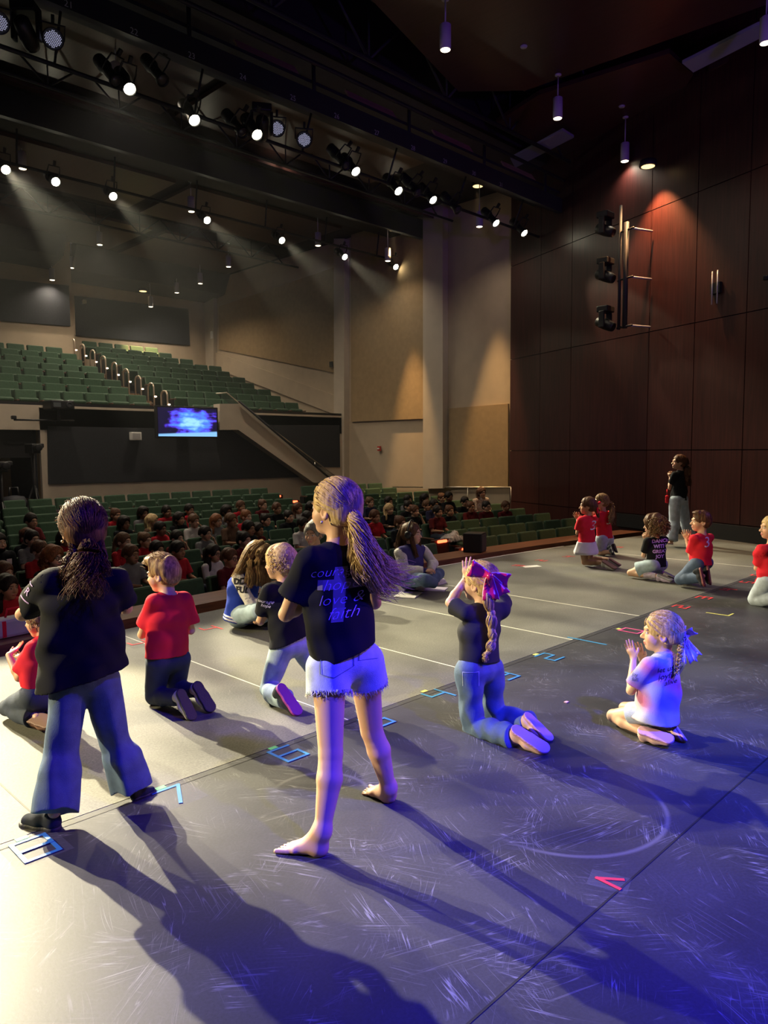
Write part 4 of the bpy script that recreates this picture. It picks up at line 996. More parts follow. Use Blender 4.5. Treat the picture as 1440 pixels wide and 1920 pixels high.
def mesh_obj(name, V, Fq, m, parent=None, colors=None):
    me = bpy.data.meshes.new(name); k = Fq.shape[1] if len(Fq) else 4
    me.vertices.add(len(V)); me.vertices.foreach_set('co', np.asarray(V, np.float32).ravel())
    me.loops.add(Fq.size); me.loops.foreach_set('vertex_index', Fq.ravel().astype(np.int32))
    me.polygons.add(len(Fq)); me.polygons.foreach_set('loop_start', np.arange(0, Fq.size, k, dtype=np.int32))
    me.polygons.foreach_set('use_smooth', np.ones(len(Fq), bool))
    me.update(calc_edges=True)
    if colors is not None:
        a = me.color_attributes.new('col', 'FLOAT_COLOR', 'POINT'); c = np.ones((len(V), 4), np.float32); c[:, :3] = colors; a.data.foreach_set('color', c.ravel())
    me.materials.append(m)
    o = bpy.data.objects.new(name, me); COL.objects.link(o)
    if parent is not None: o.parent = parent
    return o
def strands(name, paths, r, m, parent, sides=3, taper=0.35):
    """many hair locks in one mesh"""
    Vs = []; Fs = []; n0 = 0
    for pth in paths:
        p = np.asarray(pth, float); k = len(p); d = np.gradient(p, axis=0); d /= np.maximum(np.linalg.norm(d, axis=1), 1e-9)[:, None]
        a = np.cross(d, V3(0.31, 0.52, 0.79)); a /= np.maximum(np.linalg.norm(a, axis=1), 1e-9)[:, None]; b = np.cross(d, a)
        rr = r * (1 - (1 - taper) * np.linspace(0, 1, k) ** 2)
        ring = [p + (a * math.cos(t) + b * math.sin(t)) * rr[:, None] for t in [2 * math.pi * j / sides for j in range(sides)]]
        Vs.append(np.stack(ring, 1).reshape(-1, 3))
        i = np.arange(k - 1)[:, None]; j = np.arange(sides)[None]
        Fs.append(np.stack([n0 + i * sides + j, n0 + i * sides + (j + 1) % sides, n0 + (i + 1) * sides + (j + 1) % sides, n0 + (i + 1) * sides + j], -1).reshape(-1, 4)); n0 += k * sides
    return mesh_obj(name, np.concatenate(Vs), np.concatenate(Fs), m, parent)
def spline(pts, n):
    p = np.asarray(pts, float); P = np.vstack([2 * p[0] - p[1], p, 2 * p[-1] - p[-2]]); o = []
    m = len(p) - 1
    for t in np.linspace(0, m, n):
        i = min(int(t), m - 1); f = t - i; a, b, c, d = P[i:i + 4]
        o.append(0.5 * (2 * b + (c - a) * f + (2 * a - 5 * b + 4 * c - d) * f * f + (3 * b - a - 3 * c + d) * f ** 3))
    return np.array(o)
def lock(path, rad0, rad1, count, rng, n=12, wave=0.0, wf=20.0, short=0.25, curl=0.0):
    """a bundle of strands following one path, spreading from rad0 to rad1"""
    out = []; base = spline(path, n); d = np.gradient(base, axis=0); d /= np.linalg.norm(d, axis=1)[:, None]
    ref = np.cross(d, V3(0.2, 0.3, 0.93)); ref /= np.maximum(np.linalg.norm(ref, axis=1), 1e-6)[:, None]; r2 = np.cross(d, ref)
    t = np.linspace(0, 1, n)
    for i in range(count):
        th = rng.rand() * 6.283; rr = math.sqrt(rng.rand()); L_ = 1 - short * rng.rand(); nn = max(4, int(n * L_))
        rad = (rad0 + (rad1 - rad0) * t) * rr; ph = rng.rand() * 6.28
        ox = rad * math.cos(th) + wave * t * np.sin(t * wf + ph); oy = rad * math.sin(th) + wave * t * np.cos(t * wf * 0.8 + ph * 2)
        out.append((base + ref * ox[:, None] + r2 * oy[:, None])[:nn])
    return out

# ---- head, built in its own frame: x right, y forward, z up
def head_frame(look, tilt=0.0):
    f = nrm(look); r = nrm(np.cross(f, V3(0, 0, 1))); u = np.cross(r, f)
    if tilt: r, u = r * math.cos(tilt) + u * math.sin(tilt), u * math.cos(tilt) - r * math.sin(tilt)
    return np.stack([r, f, u], 1)
def head_prims(c, R, s, face=True):
    def w(x, y, z): return c + R @ (V3(x, y, z) * s)
    e = lambda x, y, z, a, b, d, k=0.02, op='add': el(w(x, y, z), V3(a, b, d) * s, R, k * s, op)
    P = [e(0, -0.012, 0.030, 0.073, 0.091, 0.083), e(0, 0.030, -0.030, 0.054, 0.058, 0.072, 0.03), e(0, 0.062, -0.082, 0.022, 0.020, 0.018, 0.03),
         e(0.036, 0.050, -0.030, 0.026, 0.030, 0.032, 0.02), e(-0.036, 0.050, -0.030, 0.026, 0.030, 0.032, 0.02)]
    if face:
        P += [rc(w(0, 0.084, 0.004), w(0, 0.104, -0.026), 0.007 * s, 0.011 * s, 0.012 * s), e(0.011, 0.092, -0.030, 0.008, 0.009, 0.007, 0.008), e(-0.011, 0.092, -0.030, 0.008, 0.009, 0.007, 0.008),
              e(0, 0.086, -0.053, 0.022, 0.010, 0.006, 0.008), e(0, 0.084, -0.063, 0.019, 0.010, 0.007, 0.008), e(0, 0.078, 0.022, 0.050, 0.016, 0.010, 0.015)]
        for x in (-0.031, 0.031):
            P += [e(x, 0.092, 0.004, 0.016, 0.013, 0.011, 0.012, 'sub'), e(x, 0.074, 0.004, 0.0135, 0.0125, 0.0115, 0.004)]
    for x in (-1, 1):
        P += [e(x * 0.075, -0.008, -0.008, 0.010, 0.021, 0.031, 0.008), e(x * 0.081, -0.004, -0.006, 0.006, 0.012, 0.017, 0.006, 'sub')]
    return P
def face_colors(V, c, R, s, skin, brow, lips=(0.62, 0.25, 0.22), cheek=True):
    q = ((V - c) @ R) / s; C = np.tile(np.array(skin, np.float32), (len(V), 1))
    hd = np.linalg.norm(q, axis=1) < 0.14
    def put(mask, col, f=1.0): C[mask & hd] = C[mask & hd] * (1 - f) + np.array(col) * f
    if cheek:
        for x in (-0.04, 0.04): put(np.linalg.norm((q - V3(x, 0.07, -0.03)) / V3(1, 1, 0.9), axis=1) < 0.024, (skin[0] * 1.05, skin[1] * 0.78, skin[2] * 0.75), 0.5)
    put((np.abs(q[:, 0]) < 0.021) & (q[:, 2] > -0.070) & (q[:, 2] < -0.047) & (q[:, 1] > 0.072), lips)
    put((np.abs(q[:, 0]) < 0.019) & (np.abs(q[:, 2] + 0.058) < 0.002) & (q[:, 1] > 0.07), (0.2, 0.07, 0.06))
    for x in (-0.031, 0.031):
        ex, ez = (q[:, 0] - x) / 0.0145, (q[:, 2] - 0.004) / 0.0075
        put((ex * ex + ez * ez < 1.2) & (q[:, 1] > 0.055), (skin[0] * 0.35, skin[1] * 0.28, skin[2] * 0.26))
        put((ex * ex + ez * ez < 0.85) & (q[:, 1] > 0.055), (0.78, 0.76, 0.74))
        put((((q[:, 0] - x) / 0.0068) ** 2 + ((q[:, 2] - 0.004) / 0.0068) ** 2 < 1) & (q[:, 1] > 0.06), (0.05, 0.025, 0.015))
        put((np.abs(q[:, 0] - x) < 0.019) & (np.abs(q[:, 2] - 0.026 + 6 * (q[:, 0] - x) ** 2) < 0.0045) & (q[:, 1] > 0.05), brow, 0.85)
    return C
def hand_prims(wr, d, nrm_, side, s=1.0, curl=0.25, spread=0.14, thumb=0.8, fl=1.0):
    """wr wrist point, d direction wrist->fingers, nrm_ palm normal (the way the palm faces), side +1 right hand / -1 left"""
    d = nrm(d); n = nrm(nrm_ - np.dot(nrm_, d) * np.asarray(d)); x = np.cross(d, n) * side      # x towards the thumb side
    P = [rc(wr + d * 0.008 * s, wr + d * 0.062 * s, 0.015 * s, 0.017 * s, 0.012, x, 1.75)]
    kn = [0.028, 0.0095, -0.0095, -0.027]; ln = [0.062, 0.070, 0.065, 0.051]
    for i in range(4):
        b = wr + d * (0.075 - (0.004 if i in (0, 3) else 0) - (0.006 if i == 3 else 0)) * s + x * kn[i] * s
        a = (1.5 - i) * spread; dd = nrm(d * math.cos(a) + x * math.sin(a)); p = b; r = (0.0078 if i < 3 else 0.0068) * s; th = 0.0
        P.append(rc(wr + d * 0.045 * s + x * kn[i] * 0.85 * s, b, 0.010 * s, r * 1.08, 0.006))
        for j, f in enumerate((0.45, 0.31, 0.24)):
            th += curl * (0.8, 1.2, 0.8)[j]; q = p + (dd * math.cos(th) + n * math.sin(th)) * ln[i] * fl * f * s
            P.append(rc(p, q, r, r * 0.93, 0.0025)); p = q; r *= 0.93
    p = wr + d * 0.022 * s + x * 0.024 * s; t1 = nrm(d * 0.75 + x * thumb + n * 0.25); q = p + t1 * 0.034 * s; t2 = nrm(d * 0.95 + x * thumb * 0.45 + n * 0.35); q2 = q + t2 * 0.028 * s
    P += [rc(p, q, 0.0125 * s, 0.0092 * s, 0.008), rc(q, q2, 0.0092 * s, 0.0075 * s, 0.003)]
    return P
def foot_prims(heel, toe, up, s=1.0):
    """bare foot with five toes"""
    f = nrm(np.asarray(toe) - heel); Ln = np.linalg.norm(np.asarray(toe) - heel); up = nrm(up - np.dot(up, f) * f); x = np.cross(f, up)
    h = np.asarray(heel) + f * 0.028 * s
    P = [el(h + up * 0.026 * s, V3(0.026, 0.032, 0.028) * s, np.stack([x, f, up], 1), 0.02), rc(h + up * 0.035 * s, heel + f * Ln * 0.68 + up * 0.018 * s, 0.027 * s, 0.018 * s, 0.02, x, 1.35),
         rc(heel + f * Ln * 0.62 + up * 0.018 * s, heel + f * Ln * 0.76 + up * 0.014 * s, 0.018 * s, 0.014 * s, 0.015, x, 2.3)]
    return P, (f, x, up, Ln)
def toe_prims(heel, f, x, up, Ln, s, big):
    P = []
    for i in range(5):
        o = (-0.030, -0.010, 0.006, 0.021, 0.034)[i] * s * -big; l = Ln * (0.985 - (0.0, 0.015, 0.04, 0.07, 0.115)[i]); r = (0.0105, 0.0070, 0.0066, 0.0063, 0.0060)[i] * s
        P.append(rc(heel + f * Ln * 0.74 + x * o * 0.95 + up * r * 1.2, heel + f * l + x * o * 1.12 + up * r * 1.02, r, r * 0.92, 0.001))
    return P
SKIN = {'fair': (0.66, 0.42, 0.30), 'light': (0.58, 0.35, 0.24), 'tan': (0.44, 0.25, 0.155), 'brown': (0.26, 0.13, 0.08)}
M_SKIN = attr_mat('skin', 0.5, 0.0, 100, 0.12, 0.35)
M_ATTR = attr_mat('dyed_cloth', 0.8, 0.15, 220)
def hair_mat(name, c, c2=None):
    if name in MAT: return MAT[name]
    m, nt, b = base_mat(name); tc = nd(nt, 'ShaderNodeTexCoord'); n = nd(nt, 'ShaderNodeTexNoise'); n.inputs['Scale'].default_value = 45; n.inputs['Detail'].default_value = 4
    mp = nd(nt, 'ShaderNodeMapping'); mp.inputs['Scale'].default_value = (2.2, 2.2, 0.5); L(nt, tc.outputs['Object'], mp.inputs[0]); L(nt, mp.outputs[0], n.inputs['Vector'])
    r = nd(nt, 'ShaderNodeValToRGB'); c = np.array(c); c2 = c * 0.45 if c2 is None else np.array(c2)
    r.color_ramp.elements[0].position = 0.35; r.color_ramp.elements[0].color = rgba(c2); r.color_ramp.elements[1].position = 0.65; r.color_ramp.elements[1].color = rgba(c)
    L(nt, n.outputs[0], r.inputs[0]); L(nt, r.outputs[0], b.inputs['Base Color']); b.inputs['Roughness'].default_value = 0.5; b.inputs['Specular IOR Level'].default_value = 0.2
    bp = nd(nt, 'ShaderNodeBump'); bp.inputs['Strength'].default_value = 0.5; bp.inputs['Distance'].default_value = 0.006; L(nt, n.outputs[0], bp.inputs['Height']); L(nt, bp.outputs[0], b.inputs['Normal'])
    MAT[name] = m; return m
HAIR = {'dark': hair_mat('hair_dark_brown', (0.12, 0.050, 0.024), (0.036, 0.015, 0.009)), 'black': hair_mat('hair_black', (0.016, 0.011, 0.009)), 'brown': hair_mat('hair_brown', (0.13, 0.065, 0.032)), 'blond': hair_mat('hair_blond', (0.66, 0.49, 0.26), (0.36, 0.23, 0.10)),
        'sandy': hair_mat('hair_sandy', (0.30, 0.19, 0.09), (0.11, 0.06, 0.03)), 'red': hair_mat('hair_auburn', (0.24, 0.09, 0.035)), 'grey': hair_mat('hair_grey', (0.30, 0.28, 0.26))}
HAIRC = {'dark': (0.03, 0.015, 0.01), 'black': (0.015, 0.01, 0.01), 'brown': (0.08, 0.04, 0.02), 'blond': (0.32, 0.20, 0.09), 'sandy': (0.2, 0.12, 0.06), 'red': (0.16, 0.06, 0.03), 'grey': (0.2, 0.19, 0.18)}
def denim(name, c): return mat(name, c, 0.8, noise=0.22, nscale=14, bump=0.25, bscale=260)
def cloth(name, c, **k): return mat(name, c, k.pop('rough', 0.9), noise=0.06, nscale=9, bump=0.12, bscale=320, spec=0.2, **k)
M_TEEBLACK = cloth('black_cotton', (0.008, 0.009, 0.012)); M_TEERED = cloth('red_cotton', (0.62, 0.018, 0.035)); M_TEEMAROON = cloth('maroon_cotton', (0.16, 0.012, 0.016))
M_DENIM = denim('blue_denim', (0.075, 0.125, 0.22)); M_DENIMDK = denim('dark_denim', (0.022, 0.034, 0.065)); M_DENIMLT = denim('light_denim', (0.30, 0.40, 0.48)); M_DENIMPALE = denim('pale_denim', (0.40, 0.47, 0.58))

class Fig:
    """one person: joints in world space (given by pixel + distance), meshes local to the base point"""
    def __init__(s, label, base, look, S_=1.0, skin='light', vox=0.006, hs=1.0, tilt=0.0):
        s.base = np.array((base[0], base[1], 0.0 if len(base) < 3 else base[2])); s.S = S_; s.skin = SKIN[skin]; s.vox = vox; s.J = {}; s.hs = hs; s.tilt = tilt
        s.o = empty('person', s.base, 0, label, 'person'); s.look = np.array(look, float); s.B = []
    def j(s, name, px, py, d): s.J[name] = at_d(px, py, d) - s.base; return s
    def js(s, d0, **kw):
        for k, (px, py, dd) in kw.items(): s.j(k, px, py, d0 + dd)
        return s
    def g(s, k): return s.J[k]
    def axes(s):
        J = s.J; s.ux = nrm((J['Rsh'] - J['Lsh']) * V3(1, 1, 0.5)); s.hx = nrm((J['Rhip'] - J['Lhip']) * V3(1, 1, 0.5)); s.spine = nrm(J['neck'] - J['pelvis'])
        s.uf = nrm(np.cross(V3(0, 0, 1), s.ux)); s.hf = nrm(np.cross(V3(0, 0, 1), s.hx)); s.R = head_frame(s.look, s.tilt)
    def torso(s, o=0.0, drape=0.0, k=0.03):
        J, S = s.J, s.S; pel, che, nk = J['pelvis'], J['chest'], J['neck']; wa = pel * 0.55 + che * 0.45
        sh = np.linalg.norm(J['Rsh'] - J['Lsh']) / 2
        T = [rc(pel, wa, 0.082 * S + o + drape, 0.072 * S + o + drape * 0.7, k, s.hx, 1.42), rc(wa, che, 0.072 * S + o + drape * 0.6, 0.082 * S + o + drape * 0.2, k, s.ux, 1.40),
             rc(che, nk - s.spine * 0.045 * S, 0.082 * S + o, 0.052 * S + o * 0.8, k, s.ux, 1.45),
             rc(J['Lsh'] * 0.82 + nk * 0.18 - s.spine * 0.012, J['Rsh'] * 0.82 + nk * 0.18 - s.spine * 0.012, 0.042 * S + o * 0.8, 0.042 * S + o * 0.8, k * 1.2)]
        return T
    def arm(s, sd, o=0.0, frac=1.0, flare=0.0):
        J, S = s.J, s.S; a, e, w = J[sd + 'sh'], J[sd + 'elb'], J[sd + 'wri']
        if frac <= 1.0:
            q = a + (e - a) * frac
            return [rc(a, q + (e - a) * 0.05, 0.037 * S + o, (0.037 - 0.008 * frac) * S + o + flare, 0.02, clip=[(q, e - a)])]
        P = [rc(a, e, 0.037 * S + o, 0.029 * S + o, 0.015)]
        f = (frac - 1.0); q = e + (w - e) * f; m = e + (w - e) * 0.3
        P += [rc(e, m, 0.029 * S + o, 0.031 * S + o, 0.012), rc(m, w, 0.031 * S + o, 0.0195 * S + o, 0.012, clip=[(q, w - e)] if f < 1 else None)]
        return P
    def leg(s, sd, o=0.0, frac=2.0, flare=0.0, thigh=1.0):
        J, S = s.J, s.S; h, k_, a = J[sd + 'hip'], J[sd + 'kne'], J[sd + 'ank']
        P = []
        if frac <= 1.0:
            q = h + (k_ - h) * frac; return [rc(h, q + (k_ - h) * 0.05, 0.072 * S * thigh + o, (0.072 - 0.02 * frac) * S * thigh + o + flare, 0.03, clip=[(q, k_ - h)])]
        lf = s.lf; P += [rc(h, k_, 0.070 * S * thigh * (1 + (lf - 1) * 0.5) + o, 0.045 * S * lf + o, 0.02)]
        f = frac - 1.0; q = k_ + (a - k_) * f; m = k_ + (a - k_) * 0.32; bk = s.calf.get(sd, V3(0, 0, 0)) * 0.010 * S
        P += [rc(k_, m + bk, 0.044 * S * lf + o, 0.047 * S * lf + o + flare * 0.3, 0.010), rc(m + bk, a, 0.047 * S * lf + o + flare * 0.3, 0.028 * S * lf + o + flare, 0.012, clip=[(q, a - k_)] if f < 1 else None)]
        return P
    calf = {}
    lf = 1.0
    def body(s, hands=None, feet=None, brow=(0.06, 0.035, 0.02), face=True, neckr=0.044):
        s.axes(); J, S = s.J, s.S; hs = s.hs; c = J['head']
        P = s.torso() + head_prims(c, s.R, hs, face)
        P.append(rc(J['neck'] - s.spine * 0.04 * S, c + s.R @ (V3(0, -0.018, -0.045) * hs), neckr * S * 1.08, neckr * hs, 0.025))
        for sd in 'LR':
            if sd + 'elb' in J: P += s.arm(sd, 0, 2.0)
            if sd + 'kne' in J: P += s.leg(sd, 0, 2.0)
        for h in (hands or []): P += h
        for f in (feet or []): P += f
        V, Fq = field_mesh(P, s.vox)
        C = face_colors(V, c, s.R, hs, s.skin, brow) if face else np.tile(np.array(s.skin, np.float32), (len(V), 1))
        s.bodyo = mesh_obj('body', V, Fq, M_SKIN, s.o, C); return s
    def hand(s, sd, d, n, **k): return hand_prims(s.J[sd + 'wri'], V3(*d), V3(*n), 1 if sd == 'R' else -1, s.S * 0.92, **k)
    def cloth_part(s, name, prims, m, amp=0.004, f=26.0, seed=1, cuts=None, shell=0.009, colorfn=None, st=(1, 1, 1), vox=None):
        V, Fq = field_mesh(prims, vox or s.vox, (lambda P: wrinkle(P, seed, amp, f, st)) if amp else None, cuts, shell)
        C = colorfn(V) if colorfn else None
        return mesh_obj(name, V, Fq, m, s.o, C)
    def tee(s, m, o=0.016, drape=0.02, sleeve=0.62, hem=None, hemn=None, amp=0.005, seed=1, colorfn=None, name='shirt', flare=0.012, f=24):
        T = s.torso(o, drape); pel = s.J['pelvis']
        for sd in 'LR':
            if sd + 'elb' in s.J: T += s.arm(sd, o * 0.9, sleeve, flare)
        hp = pel - s.spine * 0.05 * s.S if hem is None else hem; hn = -s.spine if hemn is None else hemn
        T[0] = rc(pel - s.spine * 0.06, T[0]['b'], T[0]['ra'], T[0]['rb'], 0.03, s.hx, 1.42)
        nk = s.J['neck']; up = nrm(s.J['head'] - nk)
        T.append(rc(nk + s.spine * 0.005 , nk + up * 0.12, 0.050 * s.S, 0.075 * s.S, 0.006, op='sub'))
        return s.cloth_part(name, T, m, amp, f, seed, [(hp, hn)], 0.010, colorfn)
    def pants(s, m, o=0.014, frac=1.93, flare=0.015, amp=0.006, seed=3, waist=None, name='jeans', thigh=1.05, colorfn=None, st=(1, 1, 0.6)):
        pel = s.J['pelvis']; P = [rc(pel - s.spine * 0.03 * s.S, pel + s.spine * 0.05 * s.S, 0.086 * s.S + o, 0.070 * s.S + o * 0.6, 0.03, s.hx, 1.38)]
        for sd in 'LR':
            if sd + 'kne' in s.J: P += s.leg(sd, o, frac, flare, thigh)
        wp = pel + s.spine * 0.035 * s.S if waist is None else waist
        P[0]['clip'] = [(wp, s.spine)]; sp_, pl_ = s.spine.astype(np.float32), pel.astype(np.float32)
        disp = lambda Q: wrinkle(Q, seed, amp, 20, st) * np.clip(0.15 + (np.linalg.norm(Q - pl_, axis=-1) - 0.13) / 0.12, 0.12, 1)
        V, Fq = field_mesh(P, s.vox, disp, None, 0.012)
        return mesh_obj(name, V, Fq, m, s.o, colorfn(V) if colorfn else None)
    def shoe(s, heel, toe, soleN, m_up, m_sole, h=0.045, w=0.036, name='shoe'):
        heel = np.asarray(heel, float); toe = np.asarray(toe, float); f = nrm(toe - heel); n = nrm(soleN - np.dot(soleN, f) * f); x = np.cross(f, n); Ln = np.linalg.norm(toe - heel); S = Ln / 0.215
        up = -n
        h0 = heel + f * 0.034 * S; t0 = toe - f * 0.038 * S; mid = h0 + (t0 - h0) * 0.5
        P = [rc(h0 + up * 0.030 * S, h0 + up * 0.062 * S, 0.031 * S, 0.029 * S, 0.02), rc(h0 + up * 0.03 * S, mid + up * 0.036 * S, 0.031 * S, 0.031 * S, 0.02), rc(mid + up * 0.030 * S, t0 + up * 0.022 * S, 0.033 * S, 0.026 * S, 0.02, x, 1.22)]
        cut = [(heel + up * 0.006 * S, n)]
        V, Fq = field_mesh(P, s.vox * 0.85, None, cut, 0)
        so = mesh_obj(name, V, Fq, m_up, s.o)
        Q = [rc(h0 + up * 0.004 * S, mid + up * 0.004 * S, 0.035 * S, 0.033 * S, 0.02), rc(mid + up * 0.004 * S, t0 + up * 0.004 * S, 0.033 * S, 0.038 * S, 0.02, x, 1.05)]
        V, Fq = field_mesh(Q, s.vox * 0.7, None, [(heel + up * 0.017 * S, up), (heel - up * 0.004 * S, n)], 0)
        mesh_obj('sole', V, Fq, m_sole, so); return so
    # ---- hair
    def hw(s, x, y, z): return s.J['head'] + s.R @ (V3(x, y, z) * s.hs)
    def cap(s, m, t=0.010, front=0.0, extra=None, amp=0.003, f=70, seed=5, back=-0.075, subs=True, st=(1, 1, 0.35)):
        hs = s.hs
        P = [el(s.hw(0, -0.014, 0.034), V3(0.074 + t, 0.092 + t, 0.084 + t) * hs, s.R, 0.02), el(s.hw(0, -0.045, -0.01), V3(0.066 + t * 0.8, 0.056 + t, 0.07) * hs, s.R, 0.03)] + (extra or [])
        if subs:
            P.append(el(s.hw(0, 0.105 + front, -0.035), V3(0.082, 0.075, 0.100) * hs, s.R, 0.012, 'sub'))
            for x in (-1, 1): P.append(el(s.hw(x * 0.085, 0.006, -0.045), V3(0.034, 0.036, 0.055) * hs, s.R, 0.01, 'sub'))
        cuts = [(s.hw(0, 0, back), -s.R[:, 2])] if back is not None else None
        V, Fq = field_mesh(P, min(s.vox, 0.005), lambda Q: wrinkle((Q - s.J['head']) @ s.R, seed, amp * hs, f, st), cuts if not extra else None, 0)
        return mesh_obj('hair', V, Fq, m, s.o)
    def scalp_strands(s, rng, count, tie, lift=0.012, n=9, fly=0.0):
        """strands lying on the skull, combed to the tie point (head frame)"""
        out = []
        for i in range(count):
            th = rng.rand() * 6.283; ph = math.acos(1 - rng.rand() * 1.15); p = V3(math.sin(ph) * math.cos(th), math.sin(ph) * math.sin(th), math.cos(ph))
            if p[1] > 0.55 and p[2] < 0.35: continue
            t_ = nrm(np.array(tie) - V3(0, -0.014, 0.034)); pts = []
            for u in np.linspace(0, 0.96, n):
                v = nrm(p * (1 - u) + t_ * u); rr = 1.0 + lift * (1 + 0.6 * rng.rand() * 0.2) / 0.085 + fly * rng.rand() * (1 - u) * u
                pts.append(s.hw(0, -0.014, 0.034) + s.R @ (v * V3(0.078, 0.096, 0.088) * rr * s.hs))
            out.append(pts)
        return out
    def curls(s, rng, count, rx, r0, r1, m, cen=(0, -0.01, 0.03), r=0.0035, zmin=-0.4, front=0.35):
        """springy curls standing off the head"""
        out = []
        for i in range(count):
            v = nrm(rng.randn(3))
            if v[2] < zmin or (v[1] > front and v[2] < 0.45): continue
            a = nrm(np.cross(v, V3(0.3, 0.5, 0.8))); b = np.cross(v, a); ph = rng.rand() * 6.28; pts = []
            for u in np.linspace(0, 1, 14):
                rad = r0 + (r1 - r0) * u * (0.7 + 0.3 * rng.rand() * 0 + 0.3); c = v * V3(*rx) * rad - V3(0, 0, 0.03 * u * u)
                pts.append(s.hw(*cen) + s.R @ ((c + (a * math.cos(ph + 13 * u) + b * math.sin(ph + 13 * u)) * 0.009) * s.hs))
            out.append(pts)
        return strands('curl', out, r, m, s.o, 4, 0.6)
def print_on(fig, target, items, m, c, du, dv, name='print', off=0.004, cut=0.012):
    """lay flat lettering (list of (verts, faces), 2d metres) on the cloth: c local point, du/dv the right/up directions"""
    du = nrm(du); dv = nrm(dv - np.dot(dv, du) * du); n = np.cross(du, dv)
    me = target.data; nv = len(me.vertices); V = np.empty(nv * 3, np.float32); me.vertices.foreach_get('co', V); V = V.reshape(-1, 3)
    bvh = BVHTree.FromPolygons([tuple(v) for v in V], [tuple(p.vertices) for p in me.polygons])
    bm = bmesh.new()
    for vs, fs in items:
        q = [bm.verts.new((v[0], v[1], 0)) for v in vs]
        for f in fs:
            try: bm.faces.new([q[i] for i in f])
            except ValueError: pass
    for _ in range(3):
        ed = [e for e in bm.edges if e.calc_length() > cut]
        if not ed: break
        bmesh.ops.subdivide_edges(bm, edges=ed, cuts=1); bmesh.ops.triangulate(bm, faces=bm.faces)
    c = np.asarray(c, float); last = 0.0
    lost = []
    for v in bm.verts:
        p = c + du * v.co.x + dv * v.co.y
        hit = bvh.ray_cast(Vector(p + n * 0.4), Vector(-n), 0.8)
        if hit[0] is not None: q = np.array(hit[0]) + n * off
        else: lost.append(v); continue
        v.co = Vector(q)
    bmesh.ops.delete(bm, geom=lost, context='VERTS')
    me2 = bpy.data.meshes.new(name); bm.to_mesh(me2); bm.free(); me2.materials.append(m)
    o = bpy.data.objects.new(name, me2); COL.objects.link(o); o.parent = target; return o
def txt(s, size, x=0, y=0, shear=0.0, bold=0.0, rotz=0.0):
    v, f = text_mesh(s, size, shear, bold); c, sn = math.cos(rotz), math.sin(rotz)
    return [(a * c - b * sn + x, a * sn + b * c + y, 0) for a, b, _ in v], f
def quad(x0, y0, x1, y1): return [(x0, y0, 0), (x1, y0, 0), (x1, y1, 0), (x0, y1, 0)], [(0, 1, 2, 3)]

# ------------------------------------------------------------------ the children and women on the stage
LEFT = -_r0; AWAY = _h; UPZ = V3(0, 0, 1)
def dirv(l=0, a=0, u=0): return LEFT * l + AWAY * a + UPZ * u     # left / away / up as seen from the photo's side
M_SOLEDK = mat('dark_rubber', (0.022, 0.022, 0.03), 0.6, bump=0.3, bscale=120); M_SOLEMAG = mat('magenta_rubber', (0.30, 0.03, 0.26), 0.6, bump=0.4, bscale=150)
def tread(name, c1, c2, sc=120):
    m, nt, b = base_mat(name); tc = nd(nt, 'ShaderNodeTexCoord'); wv = nd(nt, 'ShaderNodeTexWave'); wv.inputs['Scale'].default_value = sc; wv.inputs['Distortion'].default_value = 1.5; L(nt, tc.outputs['Object'], wv.inputs[0])
    mx = nd(nt, 'ShaderNodeMix', data_type='RGBA'); L(nt, wv.outputs['Fac'], mx.inputs['Factor']); mx.inputs['A'].default_value = rgba(c1); mx.inputs['B'].default_value = rgba(c2); L(nt, mx.outputs['Result'], b.inputs['Base Color']); b.inputs['Roughness'].default_value = 0.6; return m
M_SOLEPINK = tread('pink_tread', (0.62, 0.36, 0.42), (0.42, 0.22, 0.34), 70); M_SOLEBROWN = tread('brown_tread', (0.22, 0.12, 0.10), (0.12, 0.06, 0.05), 70)
M_SHOEWHITE = cloth('white_shoe', (0.62, 0.60, 0.56)); M_SHOEDK = cloth('dark_shoe', (0.02, 0.022, 0.03)); M_SHOEGREY = cloth('grey_shoe', (0.22, 0.22, 0.25)); M_SHOEPINK = cloth('pale_pink_shoe', (0.66, 0.44, 0.40)); M_SHOEBROWN = cloth('brown_shoe', (0.22, 0.12, 0.09))
M_PRINTW = mat('print_white', (0.62, 0.58, 0.66), 0.6); M_PRINTG = mat('print_grey', (0.17, 0.155, 0.18), 0.6); M_PRINTV = mat('print_violet', (0.55, 0.38, 0.78), 0.6); M_PRINTD = mat('print_dark', (0.02, 0.02, 0.06), 0.6)
M_SOCKDK = cloth('dark_sock', (0.02, 0.024, 0.04))

# ---- girl in black tee and wide jeans, standing on the left
A = Fig('girl standing with her back turned, long dark brown ponytail, black tee and wide blue jeans', at_z(170, 1530), dirv(0.55, 0.85, 0.02), 0.96, 'light', 0.0055, 1.04)
A.js(3.25, pelvis=(158, 1258, 0), chest=(150, 1130, 0), neck=(155, 1062, 0), head=(155, 993, 0.01), Lsh=(93, 1092, -0.05), Rsh=(214, 1086, 0.05), Lelb=(42, 1152, 0.06), Lwri=(98, 1140, 0.21), Relb=(236, 1140, 0.16), Rwri=(165, 1135, 0.27),
     Lhip=(130, 1285, -0.03), Rhip=(190, 1278, 0.03), Lkne=(114, 1410, -0.05), Rkne=(219, 1392, 0.09), Lank=(102, 1522, -0.13), Rank=(246, 1478, 0.13))
A.calf = {'L': V3(0, -1, 0), 'R': V3(0, -1, 0)}
A.axes()
A.body([A.hand('L', dirv(-0.6, 0.3, 0.7), dirv(-0.5, 0.5, 0), curl=0.6), A.hand('R', dirv(0.5, 0.3, 0.75), dirv(0.5, 0.5, 0), curl=0.6)])
hemp = at_d(160, 1272, 3.25) - A.base
